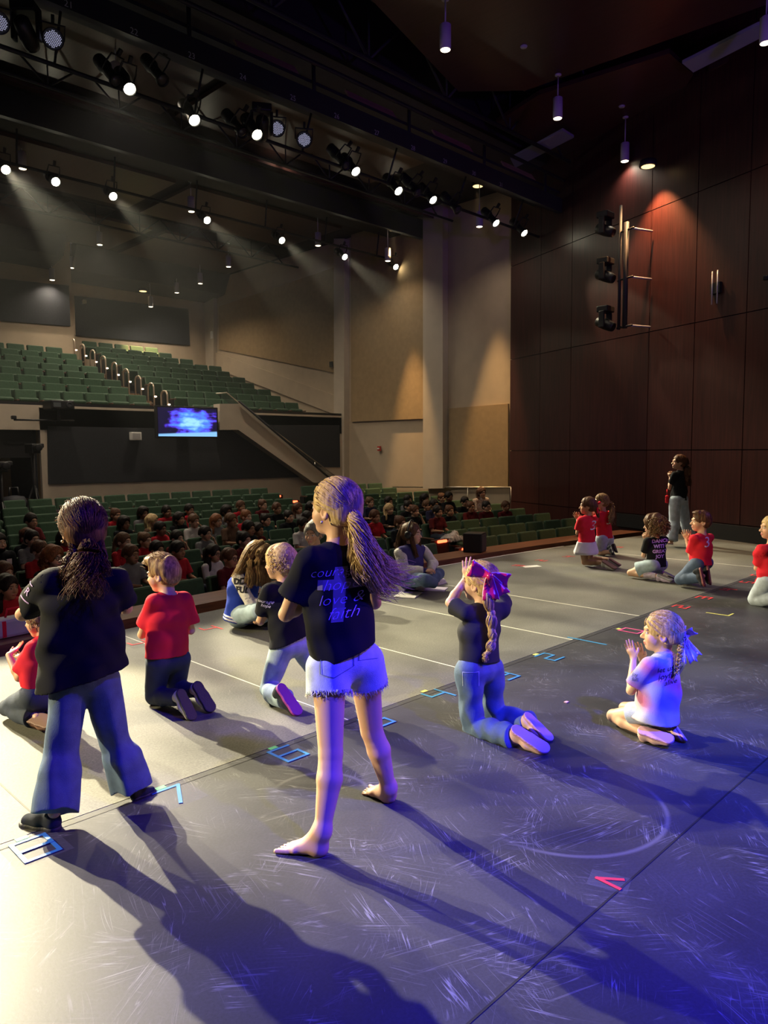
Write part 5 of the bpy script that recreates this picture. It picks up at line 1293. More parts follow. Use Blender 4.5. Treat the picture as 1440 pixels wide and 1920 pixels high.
sh = A.tee(M_TEEBLACK, 0.020, 0.036, 0.70, hemp, nrm(dirv(-0.23, 0, -1)), 0.0065, 11, flare=0.018, f=30)
print_on(A, sh, [txt('R', 0.055, 0, 0, 0.3), quad(-0.035, -0.045, 0.035, -0.038), quad(-0.03, 0.04, 0.03, 0.045)], M_PRINTV, at_d(58, 1108, 3.2) - A.base, -dirv(1, 0.6, 0.6), dirv(-0.3, 0, 1), 'print')
A.pants(M_DENIM, 0.015, 1.95, 0.036, 0.012, 4, thigh=1.02, name='jeans', st=(1.3, 1.3, 0.4))
f0 = at_z(112, 1556) - A.base; f1 = at_z(40, 1543) - A.base; A.shoe(f0, f1, -UPZ, M_SOCKDK, M_SOLEDK)
f0 = at_z(246, 1500) - A.base; f1 = at_z(292, 1482) - A.base; A.shoe(f0, f1, -UPZ, M_SOCKDK, M_SOLEDK)
rg = np.random.RandomState(3)
A.cap(HAIR['dark'], 0.017, 0.012, [el(A.hw(0, -0.075, -0.03), V3(0.055, 0.045, 0.05), A.R, 0.03)], 0.004)
tie = A.hw(0.0, -0.112, -0.03)
P_ = A.scalp_strands(rg, 420, (0.0, -0.10, -0.025), 0.019, 9, 0.06)
tail = [tie, tie + dirv(-0.01, -0.03, -0.06), tie + dirv(0.0, -0.05, -0.15), tie + dirv(0.005, -0.05, -0.26)]
P_ += lock(tail, 0.025, 0.105, 380, rg, 16, 0.020, 15, 0.45)
P_ += lock([A.hw(-0.06, -0.06, -0.02), A.hw(-0.055, -0.09, -0.08), tie + dirv(0.085, -0.03, -0.11), tie + dirv(0.06, -0.05, -0.16)], 0.014, 0.035, 110, rg, 14, 0.014, 26, 0.3)
P_ += lock([A.hw(0.05, -0.09, -0.03), tie + dirv(-0.07, -0.03, -0.10), tie + dirv(-0.09, -0.04, -0.17)], 0.014, 0.035, 90, rg, 14, 0.014, 26, 0.3)
strands('ponytail', P_, 0.0021, HAIR['dark'], A.o)
fz = []
for i in range(240):
    v = nrm(rg.randn(3) * V3(1, 0.8, 1)); v[2] = abs(v[2]); p0 = V3(0, -0.014, 0.034) + v * V3(0.091, 0.109, 0.100); t_ = nrm(np.cross(v, rg.randn(3)))
    fz.append([A.hw(*(p0 + v * 0.02 * u * rg.rand() + t_ * 0.035 * u)) for u in np.linspace(0, 1, 5)])
strands('flyaway_hair', fz, 0.0009, HAIR['sandy'], A.o)  # golden rim light put into the strands as a lighter hair colour
m_ = MB().lathe([(0.004, -0.006), (0.006, 0), (0.004, 0.006)], A.hw(-0.083, 0.0, -0.045), n=10).build('earring', M_STEEL, A.o)

# ---- girl with the long blowing ponytail, denim shorts, barefoot
B = Fig('barefoot girl standing with a long blond ponytail blowing sideways, black tee and denim shorts', at_z(650, 1560), dirv(0.82, 0.55, 0.04), 1.0, 'light', 0.0055, 1.05)
B.js(3.1, pelvis=(645, 1225, 0), chest=(628, 1095, 0), neck=(634, 1015, 0.0), head=(628, 955, 0), Lsh=(577, 1050, -0.09), Rsh=(688, 1043, 0.09), Lelb=(536, 1152, -0.03), Lwri=(588, 1122, 0.17), Relb=(702, 1130, 0.2), Rwri=(640, 1115, 0.27),
     Lhip=(616, 1250, -0.05), Rhip=(681, 1240, 0.06), Lkne=(620, 1412, -0.13), Rkne=(697, 1370, 0.16), Lank=(604, 1560, -0.19), Rank=(729, 1478, 0.24))
B.lf = 1.09
B.calf = {'L': nrm(dirv(-0.6, -0.6, 0)), 'R': nrm(dirv(-0.6, -0.6, 0))}
fts = []
for hpx, tpx, big in (((612, 1604), (522, 1592), 1), ((737, 1506), (684, 1482), -1)):
    h_ = at_z(*hpx) - B.base; t_ = at_z(*tpx) - B.base; fp, (f_, x_, u_, L_) = foot_prims(h_, t_, UPZ, 1.0); ak_ = B.J['L' if big > 0 else 'R'] if False else B.J[('L' if big > 0 else 'R') + 'ank']; fp += [rc(ak_, h_ + f_ * 0.036 + u_ * 0.032, 0.032, 0.031, 0.03), rc(ak_ + UPZ * 0.01, h_ + f_ * L_ * 0.45 + u_ * 0.03, 0.028, 0.024, 0.03)]; fts.append(fp + toe_prims(h_, f_, x_, u_, L_, 1.0, -big))
B.axes(); B.body([B.hand('L', dirv(-0.4, 0.5, 0.5), dirv(-0.5, 0.5, 0), curl=0.6), B.hand('R', dirv(0.5, 0.3, 0.6), dirv(0.5, 0.5, 0), curl=0.6)], fts)
hemp = at_d(645, 1225, 3.1) - B.base
sh = B.tee(M_TEEBLACK, 0.018, 0.022, 0.62, hemp, dirv(-0.31, 0.0, -1), 0.006, 21, flare=0.016)
B.pants(M_DENIMPALE, 0.012, 0.30, 0.004, 0.006, 8, waist=B.J['pelvis'] + B.spine * 0.08, name='shorts', thigh=1.06)
so = [c for c in B.o.children if c.name.startswith('shorts')][0]
pk_ = [quad(-0.05, 0.045, 0.05, 0.048), quad(-0.05, -0.035, -0.047, 0.045), quad(0.047, -0.035, 0.05, 0.045), ([(-0.05, -0.035, 0), (-0.047, -0.035, 0), (0.002, -0.058, 0), (-0.002, -0.060, 0)], [(0, 3, 2, 1)]), ([(0.05, -0.035, 0), (0.047, -0.035, 0), (-0.002, -0.058, 0), (0.002, -0.060, 0)], [(0, 1, 2, 3)])]
for px_, py_ in ((634, 1238), (688, 1222)): print_on(B, so, pk_, M_DENIM, at_d(px_, py_, 3.0) - B.base, -dirv(1, 0.5, -0.2), UPZ, 'pocket_stitching', 0.003)
fr = []
for sd in 'LR':       # frayed hem threads
    fr = []; h_, k_ = B.J[sd + 'hip'], B.J[sd + 'kne']; q = h_ + (k_ - h_) * 0.30; ax_ = nrm(k_ - h_); a = nrm(np.cross(ax_, V3(0.3, 0.9, 0.1))); b = np.cross(ax_, a)
    for i in range(200):
        t = rg.rand() * 6.283; r = 0.091 + 0.004 * rg.rand(); p0 = q + (a * math.cos(t) + b * math.sin(t)) * r - ax_ * 0.008
        fr.append([p0, p0 + ax_ * 0.012 + rg.randn(3) * 0.003, p0 + ax_ * (0.014 + 0.016 * rg.rand()) + rg.randn(3) * 0.006])
    strands('frayed_hem', fr, 0.0014, M_SHOEWHITE, B.o)
pc = at_d(638, 1110, 3.0) - B.base; du = nrm(-dirv(1, 0.22, 0)); dv = UPZ
print_on(B, sh, [quad(-0.024, -0.115, 0.020, 0.10), quad(-0.085, 0.012, 0.085, 0.052)], M_PRINTG, pc, du, dv, 'cross_print', 0.0035)
print_on(B, sh, [txt('courage', 0.054, -0.03, 0.082, 0.35, -0.0012, 0.05), txt('hope', 0.064, 0.0, 0.03, 0.35, -0.0012, 0.05), txt('love &', 0.062, 0.0, -0.028, 0.35, -0.0012, 0.05), txt('faith', 0.064, 0.015, -0.083, 0.35, -0.0012, 0.05)], M_PRINTV, pc, du, dv, 'script_print', 0.005)
rg = np.random.RandomState(5)
B.cap(HAIR['blond'], 0.010, 0.012, None, 0.003, back=-0.06)
tie = at_d(657, 960, 3.02) - B.base; tq = B.R.T @ (tie - B.J['head'])
P_ = B.scalp_strands(rg, 520, tuple(tq * 0.9), 0.011, 10, 0.03)
def wp(px, py, d): return at_d(px, py, d) - B.base
P_ += lock([tie, wp(670, 982, 2.99), wp(690, 1030, 3.0), wp(722, 1072, 3.12), wp(778, 1082, 3.3)], 0.020, 0.062, 380, rg, 22, 0.020, 16, 0.3)
P_ += lock([tie, wp(670, 1000, 2.98), wp(686, 1055, 2.97), wp(712, 1098, 3.08), wp(752, 1112, 3.2)], 0.020, 0.050, 280, rg, 22, 0.018, 12, 0.35)
P_ += lock([tie, wp(664, 1000, 3.0), wp(668, 1060, 2.99), wp(690, 1100, 2.96)], 0.018, 0.035, 120, rg, 16, 0.010, 12, 0.4)
strands('ponytail', P_, 0.0023, HAIR['blond'], B.o)
B.cloth_part('hair_tie', [rc(tie - nrm(tq @ B.R.T * 0 + dirv(-1, -0.2, 0)) * 0.0, tie + dirv(-0.02, 0, -0.02), 0.024, 0.024, 0.01)], M_SHOEGREY, 0.004, 80, shell=0)
nh = []
for i in range(60):
    p0 = B.hw((rg.rand() - 0.5) * 0.09, -0.06 - 0.03 * rg.rand(), -0.06); nh.append(spline([p0, p0 + dirv(-0.02, -0.01, -0.03) + rg.randn(3) * 0.008, p0 + dirv(-0.05, -0.02, -0.05) + rg.randn(3) * 0.014, p0 + dirv(-0.045, -0.03, -0.09) + rg.randn(3) * 0.02], 9))
strands('nape_hair', nh, 0.0015, HAIR['sandy'], B.o)
MB().lathe([(0.004, -0.006), (0.006, 0), (0.004, 0.006)], B.hw(-0.083, 0.0, -0.045), n=10).build('earring', M_STEEL, B.o)

# ---- kneeling helper: hips over knees or sitting on the heels, shins back along the floor
def kneel_shoes(G, d0, L_, R_, up, so, nrmL, nrmR, **k):
    for (h, t), n in ((L_, nrmL), (R_, nrmR)):
        G.shoe(at_d(h[0], h[1], d0 + h[2]) - G.base, at_d(t[0], t[1], d0 + t[2]) - G.base, n, up, so, **k)
# ---- boy in red tee kneeling upright
Cc = Fig('boy kneeling upright with short brown hair, red tee and dark jeans, back turned', at_z(310, 1325), dirv(0.95, 0.25, -0.12), 0.86, 'light', 0.0055, 1.02)
Cc.js(4.65, pelvis=(314, 1228, 0), chest=(313, 1160, 0), neck=(316, 1112, -0.01), head=(306, 1077, 0), Lsh=(286, 1128, -0.08), Rsh=(347, 1124, 0.08), Lelb=(266, 1190, 0.0), Lwri=(293, 1182, 0.17), Relb=(358, 1182, 0.15), Rwri=(318, 1176, 0.25),
      Lhip=(298, 1240, -0.05), Rhip=(334, 1236, 0.06), Lkne=(292, 1306, 0.02), Rkne=(328, 1295, 0.14), Lank=(340, 1310, -0.20), Rank=(375, 1296, -0.07))
Cc.axes(); Cc.body([Cc.hand('L', dirv(-0.3, 0.6, 0.5), dirv(-0.5, 0.5, 0), curl=0.6), Cc.hand('R', dirv(0.4, 0.5, 0.5), dirv(0.5, 0.5, 0), curl=0.6)])
Cc.tee(M_TEERED, 0.018, 0.022, 0.70, at_d(314, 1228, 4.65) - Cc.base, None, 0.005, 31, flare=0.016)
Cc.pants(M_DENIMDK, 0.016, 1.93, 0.012, 0.007, 9)
kneel_shoes(Cc, 4.65, ((336, 1292, -0.22), (364, 1350, -0.26)), ((366, 1278, -0.10), (400, 1334, -0.14)), M_SHOEWHITE, M_SOLEDK, dirv(-0.85, -0.6, 0.15), dirv(-0.75, -0.65, 0.2))
Cc.cap(HAIR['sandy'], 0.009, 0.016, [el(Cc.hw(0, 0.055, 0.098), V3(0.055, 0.045, 0.026), Cc.R, 0.03)], 0.004, 90, back=-0.05)
rg = np.random.RandomState(9); sp = []
for i in range(260):
    x, y = (rg.rand() - 0.5) * 0.12, -0.06 + rg.rand() * 0.15; z = 0.034 + 0.092 * math.sqrt(max(0.05, 1 - (x / 0.085) ** 2 - ((y + 0.014) / 0.115) ** 2))
    p0 = V3(x, y, z); sp.append([Cc.hw(*p0), Cc.hw(*(p0 + V3(0, 0.018, 0.012))), Cc.hw(*(p0 + V3(0.003, 0.038, 0.012 + 0.012 * rg.rand())))])
strands('fringe', sp, 0.0022, HAIR['sandy'], Cc.o)

# ---- curly child in black tee kneeling beside the tall girl
Dd = Fig('child with short curly golden hair kneeling in black tee, sneaker sole showing magenta', at_z(530, 1325), dirv(0.9, 0.35, -0.05), 0.88, 'light', 0.0055, 1.0)
Dd.js(4.75, pelvis=(545, 1200, 0), chest=(535, 1135, 0), neck=(535, 1090, 0), head=(526, 1056, 0), Lsh=(505, 1108, -0.08), Rsh=(568, 1104, 0.08), Lelb=(488, 1165, 0.0), Lwri=(508, 1132, 0.16), Relb=(570, 1160, 0.16), Rwri=(533, 1130, 0.24),
      Lhip=(530, 1212, -0.05), Rhip=(565, 1210, 0.06), Lkne=(503, 1290, 0.0), Rkne=(590, 1268, 0.22), Lank=(538, 1312, -0.22), Rank=(622, 1285, -0.02))
Dd.axes(); Dd.body([Dd.hand('L', dirv(-0.3, 0.3, 0.8), dirv(-0.5, 0.5, 0), curl=0.4), Dd.hand('R', dirv(0.3, 0.3, 0.8), dirv(0.5, 0.5, 0), curl=0.4)])
sh = Dd.tee(M_TEEBLACK, 0.018, 0.022, 0.75, at_d(545, 1200, 4.75) - Dd.base, dirv(-0.3, 0, -1), 0.006, 41, flare=0.014)
print_on(Dd, sh, [txt('courage', 0.03, 0, 0.012, 0.3), txt('hope', 0.03, 0.01, -0.014, 0.3)], M_PRINTW, at_d(500, 1130, 4.66) - Dd.base, -dirv(1, 0.6, 0.2), UPZ, 'sleeve_print')
Dd.pants(M_DENIMLT, 0.015, 1.95, 0.022, 0.006, 12)
kneel_shoes(Dd, 4.75, ((523, 1282, -0.24), (563, 1340, -0.30)), ((612, 1262, -0.05), (640, 1315, -0.10)), M_SHOEDK, M_SOLEMAG, dirv(-0.8, -0.6, 0.25), dirv(-0.8, -0.6, 0.2))
Dd.cap(HAIR['blond'], 0.014, 0.018, None, 0.006, 60)
rg = np.random.RandomState(10); Dd.curls(rg, 420, (0.085, 0.098, 0.092), 0.95, 1.28, HAIR['blond'], r=0.0032, zmin=-0.5)

# ---- girl with the big bow kneeling, hand raised
E = Fig('girl kneeling with a raised hand, bubble braid and large magenta bow, dark tee and jeans', at_z(890, 1385), dirv(0.75, 0.6, 0.05), 0.88, 'fair', 0.0048, 1.0)
E.js(4.2, pelvis=(898, 1245, 0), chest=(900, 1180, 0), neck=(907, 1133, 0), head=(900, 1094, 0.02), Lsh=(872, 1148, -0.09), Rsh=(940, 1143, 0.09), Lelb=(844, 1130, 0.0), Lwri=(874, 1084, 0.05), Relb=(945, 1120, 0.24), Rwri=(905, 1085, 0.22),
     Lhip=(880, 1258, -0.05), Rhip=(918, 1254, 0.06), Lkne=(888, 1366, 0.0), Rkne=(925, 1345, 0.14), Lank=(968, 1382, -0.24), Rank=(996, 1355, -0.06))
E.axes(); E.body([E.hand('L', dirv(-0.10, 0.05, 1), dirv(-0.3, 0.9, 0), curl=0.12, spread=0.15, fl=1.1), E.hand('R', dirv(0.2, 0.05, 1), dirv(0.3, 0.8, 0), curl=0.2)])
E.tee(cloth('charcoal_cotton', (0.030, 0.031, 0.036)), 0.016, 0.014, 0.72, at_d(898, 1238, 4.2) - E.base, None, 0.005, 51, flare=0.014)
jn = E.pants(M_DENIM, 0.018, 1.90, 0.018, 0.008, 14, st=(1.7, 1.7, 1.4))
kneel_shoes(E, 4.2, ((960, 1362, -0.24), (1030, 1408, -0.34)), ((985, 1336, -0.06), (1036, 1388, -0.17)), M_SHOEPINK, M_SOLEPINK, dirv(-0.35, -0.55, 0.75), dirv(-0.55, -0.5, 0.65))
E.cap(HAIR['blond'], 0.010, 0.010, None, 0.003, back=-0.07)
rg = np.random.RandomState(12); P_ = E.scalp_strands(rg, 380, (0.0, -0.10, -0.01), 0.011, 9, 0.02)
def ep(px, py, d): return at_d(px, py, d) - E.base
bub = [ep(911, 1112, 4.06), ep(917, 1135, 4.05), ep(921, 1150, 4.05), ep(921, 1172, 4.05), ep(923, 1183, 4.05), ep(924, 1200, 4.06), ep(916, 1222, 4.06)]
for a, b, r in ((0, 2, 0.028), (2, 4, 0.029), (4, 5, 0.026), (5, 6, 0.026)):
    n_ = 90 if r < 0.028 else 120; c0, c1 = bub[a], bub[b]; ax_ = c1 - c0; x_ = nrm(np.cross(ax_, AWAY)); y_ = nrm(np.cross(ax_, x_))
    for i in range(n_):
        t = rg.rand() * 6.283; rr = r * (0.75 + 0.35 * rg.rand()); P_.append([c0 + ax_ * u + (x_ * math.cos(t + u) + y_ * math.sin(t + u)) * rr * (math.sin(math.pi * (0.08 + 0.84 * u)) ** 0.7) for u in np.linspace(0, 1, 8)])
P_ += lock([bub[6], bub[6] + dirv(0.02, 0, -0.03), bub[6] + dirv(0.0, 0, -0.06)], 0.012, 0.02, 50, rg, 8, 0.008, 12)
strands('bubble_braid', P_, 0.0021, HAIR['blond'], E.o)
E.cloth_part('braid_core', [rc(bub[i], bub[i + 1], 0.014, 0.014, 0.02) for i in range(6)], HAIR['blond'], 0.003, 60, shell=0)
M_BOW = mat('magenta_satin', (0.58, 0.012, 0.12), 0.25, spec=0.8); M_BOWTRIM = mat('bow_trim', (0.70, 0.50, 0.60), 0.35)
bc = ep(918, 1080, 4.03)
def petal(o, d1, Ln, w0, w1, name, par, th=0.007):
    """one ribbon loop or tail: flared slab with a fold, from o along d1"""
    d1 = nrm(d1); x_ = nrm(np.cross(d1, -AWAY)); n_ = np.cross(d1, x_); vs = []; fs = []
    for i, u in enumerate(np.linspace(0, 1, 7)):
        w_ = w0 + (w1 - w0) * u ** 0.8; c_ = o + d1 * Ln * u + n_ * (0.022 * math.sin(math.pi * u))
        for v_ in (-1, -0.33, 0.33, 1):
            for s_ in (0, 1): vs.append(c_ + x_ * w_ * v_ + n_ * (0.012 * (1 - abs(v_)) + th * s_) + d1 * (0.012 * abs(v_) * (u > 0.99)))
    for i in range(6):
        for k in range(3):
            a = i * 8 + k * 2; fs += [(a, a + 2, a + 10, a + 8), (a + 1, a + 9, a + 11, a + 3)]
        a = i * 8; fs += [(a, a + 8, a + 9, a + 1), (a + 6, a + 7, a + 15, a + 14)]
    fs += [(0, 1, 3, 2), (2, 3, 5, 4), (4, 5, 7, 6), (48, 50, 51, 49), (50, 52, 53, 51), (52, 54, 55, 53)]
    m = MB().add(vs, fs, True); ob = m.build(name, M_BOW, par)
    e0 = [vs[i * 8 + 1] for i in range(7)]; e1 = [vs[i * 8 + 7] for i in range(7)]
    MB().tube(e0, 0.0035, 6).tube(e1, 0.0035, 6).build('trim', M_BOWTRIM, ob)
petal(bc, dirv(0.9, 0.05, 0.35), 0.105, 0.012, 0.045, 'bow_loop', E.o); petal(bc, dirv(-0.95, 0.1, -0.28), 0.105, 0.012, 0.038, 'bow_loop', E.o)
petal(bc, dirv(-0.05, -0.1, -1), 0.12, 0.014, 0.045, 'bow_tail', E.o); petal(bc, dirv(-0.55, 0.0, -0.9), 0.125, 0.014, 0.048, 'bow_tail', E.o)
MB().lathe([(0.006, -0.02), (0.018, -0.01), (0.02, 0.0), (0.018, 0.01), (0.006, 0.02)], bc, n=14).build('bow_knot', M_BOW, E.o)
pk = at_d(884, 1268, 4.1) - E.base
print_on(E, jn, [quad(-0.045, 0.03, 0.045, 0.033), quad(-0.045, -0.05, -0.042, 0.03), quad(0.042, -0.05, 0.045, 0.03)], M_DENIMPALE, pk, nrm(-dirv(1, 0.3, 0)), UPZ, 'pocket_stitching', 0.004)

# ---- girl in tie dye tee sitting on her heels
def tiedye(V):
    q = V * 12.0; a = np.sin(q[:, 0] * 1.3 + 2 * np.sin(q[:, 2] * 1.1 + q[:, 1])) + np.sin(q[:, 2] * 1.7 - q[:, 1] * 1.2 + 1); b = np.sin(q[:, 2] * 1.5 + q[:, 0] + 2.0) * np.cos(q[:, 1] * 1.6 - q[:, 2])
    a = np.clip(a * 0.5, -1, 1)[:, None]; b = np.clip(b, -1, 1)[:, None]; C = np.tile(np.array((0.40, 0.40, 0.42), np.float32), (len(V), 1))
    C = C + np.clip(a, 0, 1) * (np.array((0.14, 0.12, 0.55)) - C) * 0.95; C = C + np.clip(b, 0, 1) * (np.array((0.55, 0.12, 0.30)) - C) * 0.9; C = C + np.clip(-b - 0.3, 0, 1) * (np.array((0.45, 0.48, 0.16)) - C) * 0.8; return C
G_ = Fig('young blond girl sitting on her heels in a pastel tie dye tee, ribbon bow', at_z(1215, 1375), dirv(0.93, 0.32, 0.0), 0.80, 'fair', 0.0048, 0.98)
G_.js(4.1, pelvis=(1232, 1326, 0), chest=(1238, 1272, 0), neck=(1245, 1226, 0), head=(1240, 1187, 0.0), Lsh=(1214, 1247, -0.09), Rsh=(1272, 1242, 0.09), Lelb=(1183, 1295, -0.02), Lwri=(1188, 1234, 0.06), Relb=(1222, 1288, 0.22), Rwri=(1204, 1238, 0.13),
      Lhip=(1220, 1334, -0.05), Rhip=(1246, 1330, 0.06), Lkne=(1150, 1342, 0.16), Rkne=(1172, 1328, 0.32), Lank=(1214, 1376, -0.06), Rank=(1260, 1362, 0.02))
G_.axes(); G_.body([G_.hand('L', dirv(0.35, 0.1, 1), dirv(-0.6, 0.6, 0), curl=0.05, spread=0.09, fl=1.05), G_.hand('R', dirv(0.30, 0.1, 1), dirv(0.6, -0.6, 0), curl=0.05, spread=0.09, fl=1.05)], brow=(0.3, 0.2, 0.1))
sh = G_.tee(M_ATTR, 0.018, 0.042, 0.80, at_d(1232, 1350, 4.1) - G_.base, None, 0.007, 61, colorfn=tiedye, flare=0.016)
print_on(G_, sh, [txt('let us be', 0.036, 0, 0.036, 0.2, 0, 0.1), txt('joyfully', 0.040, 0, 0.0, 0.2, 0, 0.1), txt('alive', 0.034, 0.005, -0.036, 0.2, 0, 0.1)], M_PRINTD, at_d(1255, 1272, 3.95) - G_.base, -dirv(1, 0.45, 0), UPZ, 'script_print')
print_on(G_, sh, [txt('joy', 0.028, 0, 0.01, 0.2), txt('full', 0.028, 0, -0.016, 0.2)], M_PRINTD, at_d(1184, 1275, 3.95) - G_.base, -dirv(1, 0.6, -0.1), UPZ, 'sleeve_print')
G_.pants(M_DENIMPALE, 0.010, 0.52, 0.010, 0.005, 15, name='shorts', thigh=0.92)
kneel_shoes(G_, 4.1, ((1196, 1366, -0.08), (1264, 1388, -0.20)), ((1262, 1352, 0.0), (1287, 1388, -0.12)), M_SHOEPINK, M_SOLEPINK, dirv(-0.25, -0.65, 0.7), dirv(-0.75, -0.45, 0.45))
G_.cap(HAIR['blond'], 0.009, 0.008, None, 0.003, back=-0.05)
rg = np.random.RandomState(14); gp = lambda px, py, d: at_d(px, py, d) - G_.base
tie = gp(1276, 1196, 4.06); tq = G_.R.T @ (tie - G_.J['head']); P_ = G_.scalp_strands(rg, 420, tuple(tq * 0.9), 0.010, 9, 0.015)
br = [tie, gp(1276, 1215, 4.03), gp(1273, 1240, 4.01), gp(1268, 1268, 3.98)]
for ph in (0, 2.1, 4.2):
    b_ = spline(br, 22); tt = np.linspace(0, 1, 22); x_ = nrm(dirv(1, 0, 0)); y_ = AWAY
    b_ = b_ + x_ * (0.011 * np.sin(tt * 26 + ph))[:, None] + y_ * (0.007 * np.sin(tt * 52 + 2 * ph))[:, None]; P_ += lock(b_, 0.010, 0.006, 40, rg, 22, 0.0, 10, 0.05)
strands('braid', P_, 0.0018, HAIR['blond'], G_.o)
M_RIBBON = mat('iridescent_ribbon', (0.80, 0.62, 0.74), 0.25, noise=0.35, nscale=18, spec=0.8)
_mb, M_BOW = M_BOW, M_RIBBON
M_PALE_TRIM = M_BOWTRIM
for d_, l_, w0_, w1_, nm in ((dirv(0.35, -0.1, 0.9), 0.055, 0.008, 0.024, 'bow_loop'), (dirv(-0.6, -0.2, 0.6), 0.055, 0.008, 0.022, 'bow_loop'), (dirv(0.15, -0.2, -1), 0.125, 0.010, 0.018, 'bow_tail'), (dirv(-0.35, -0.1, -1), 0.13, 0.010, 0.020, 'bow_tail'), (dirv(-0.7, 0, -0.9), 0.12, 0.010, 0.018, 'bow_tail')):
    petal(tie + dirv(-0.02, -0.015, 0), d_, l_, w0_, w1_, nm, G_.o, 0.004)
M_BOW = _mb

# ---- child at the far left with the palm held out
H_ = Fig('child on the heels at the left edge in red tee, palm held out', at_z(65, 1350), dirv(0.95, 0.1, -0.15), 0.82, 'light', 0.0055, 1.0)
H_.js(4.3, pelvis=(78, 1298, 0), chest=(80, 1240, 0), neck=(88, 1196, 0), head=(80, 1160, 0.02), Lsh=(62, 1218, -0.08), Rsh=(112, 1212, 0.09), Lelb=(36, 1270, -0.02), Lwri=(16, 1228, 0.05), Relb=(80, 1260, 0.2), Rwri=(45, 1235, 0.2),
      Lhip=(62, 1306, -0.06), Rhip=(98, 1304, 0.07), Lkne=(15, 1326, 0.14), Rkne=(40, 1312, 0.30), Lank=(70, 1345, -0.1), Rank=(110, 1335, 0.0))
H_.axes(); H_.body([H_.hand('L', dirv(-0.3, 0.3, 0.25), dirv(0.2, 0, 1), curl=0.15), H_.hand('R', dirv(0.7, 0.3, 0.2), dirv(0.2, 0, 1), curl=0.3)])
H_.tee(M_TEERED, 0.016, 0.018, 0.72, at_d(78, 1285, 4.3) - H_.base, None, 0.005, 71, flare=0.014)
H_.pants(M_DENIMDK, 0.018, 1.9, 0.02, 0.008, 16)
kneel_shoes(H_, 4.3, ((52, 1342, -0.08), (100, 1356, -0.2)), ((92, 1328, 0), (130, 1350, -0.1)), M_SHOEBROWN, M_SOLEBROWN, dirv(-0.3, -0.7, 0.65), dirv(-0.6, -0.5, 0.5))
H_.cap(HAIR['sandy'], 0.014, 0.012, None, 0.006, 60); rg = np.random.RandomState(15); H_.curls(rg, 260, (0.085, 0.098, 0.092), 0.95, 1.3, HAIR['sandy'], r=0.003, zmin=-0.6)

# ---- women in varsity jackets sitting on the floor
M_JBLUE = cloth('royal_blue_wool', (0.018, 0.045, 0.36)); M_JNAVY = cloth('navy_wool', (0.05, 0.045, 0.16)); M_JWHITE = cloth('white_leather_sleeve', (0.60, 0.58, 0.56), rough=0.55); M_PATCH = mat('black_patch', (0.012, 0.012, 0.015), 0.9); M_BLACKJ = denim('black_denim', (0.012, 0.013, 0.016))
def jacket(G, hem, seed, cuffs, mb=None):
    T = G.torso(0.028, 0.022); T[0] = rc(G.J['pelvis'] - G.spine * 0.05, T[0]['b'], T[0]['ra'], T[0]['rb'], 0.03, G.hx, 1.42)
    nk = G.J['neck']; up = nrm(G.J['head'] - nk); T.append(rc(nk + G.spine * 0.01, nk + up * 0.14, 0.055 * G.S, 0.08 * G.S, 0.006, op='sub'))
    T.append(rc(nk - G.spine * 0.0 + np.cross(G.ux, V3(0, 0, 1)) * 0, nk, 0.001, 0.001, 0.001))
    b = G.cloth_part('jacket', T, mb or M_JBLUE, 0.006, 20, seed, [(hem, -G.spine)], 0.012)
    sl = None
    for sd in 'LR':
        s_ = G.cloth_part('sleeve', G.arm(sd, 0.022, 1.93, 0.0), M_JWHITE, 0.007, 24, seed + 1, shell=0.010); s_.parent = b
        a, w_ = G.J[sd + 'elb'], G.J[sd + 'wri']; q = a + (w_ - a) * 0.86; c_ = G.cloth_part('cuff', [rc(q, a + (w_ - a) * 1.02, 0.036 * G.S, 0.031 * G.S, 0.01)], cuffs, 0, shell=0.006); c_.parent = b
        sl = sl or s_
        if sd == 'R': sl = s_
    return b, sl
Wj = Fig('woman sitting cross legged in a royal blue varsity jacket with white sleeves, long brown hair', at_z(468, 1162), -dirv(0.75, -0.45, 0.55), 1.06, 'light', 0.007, 1.08)
Wj.js(6.7, pelvis=(452, 1148, 0), chest=(456, 1100, 0), neck=(470, 1066, 0), head=(482, 1042, 0.03), Rsh=(447, 1086, -0.14), Lsh=(488, 1080, 0.15), Relb=(470, 1132, -0.2), Rwri=(506, 1133, -0.12), Lelb=(512, 1118, 0.15), Lwri=(518, 1134, 0.05),
      Rhip=(446, 1154, -0.09), Lhip=(462, 1150, 0.1), Rkne=(484, 1146, -0.35), Lkne=(512, 1142, 0.25), Rank=(490, 1164, -0.1), Lank=(480, 1164, -0.28))
Wj.axes(); Wj.body([Wj.hand('R', -dirv(0.8, 0, 0.2), dirv(0, 0.3, -1), curl=0.4), Wj.hand('L', -dirv(0.3, 0.5, 0.5), dirv(0, 0.3, -1), curl=0.4)])
jb, sl = jacket(Wj, Wj.J['pelvis'] - Wj.spine * 0.08, 81, M_JBLUE)
print_on(Wj, sl, [txt('DDC', 0.075, 0, 0.035, 0, 0.003), txt('FUL', 0.075, 0, -0.035, 0, 0.003)], M_PATCH, at_d(455, 1098, 6.5) - Wj.base, -dirv(1, 0.1, 0), UPZ, 'sleeve_patch', 0.006, 0.02)
Wj.pants(M_DENIMLT, 0.018, 1.6, 0.01, 0.006, 17)
for (h, t) in (((494, 1166, -0.12), (456, 1170, -0.22)), ((476, 1168, -0.30), (515, 1170, -0.25))): Wj.shoe(at_z(h[0], h[1] + 4) - Wj.base, at_z(t[0], t[1] + 4) - Wj.base, -UPZ, M_SHOEDK, M_SHOEDK)
rg = np.random.RandomState(17); Wj.cap(HAIR['sandy'], 0.012, 0.02, None, 0.003)
P_ = []
hp_ = lambda px, py, d: at_d(px, py, d) - Wj.base
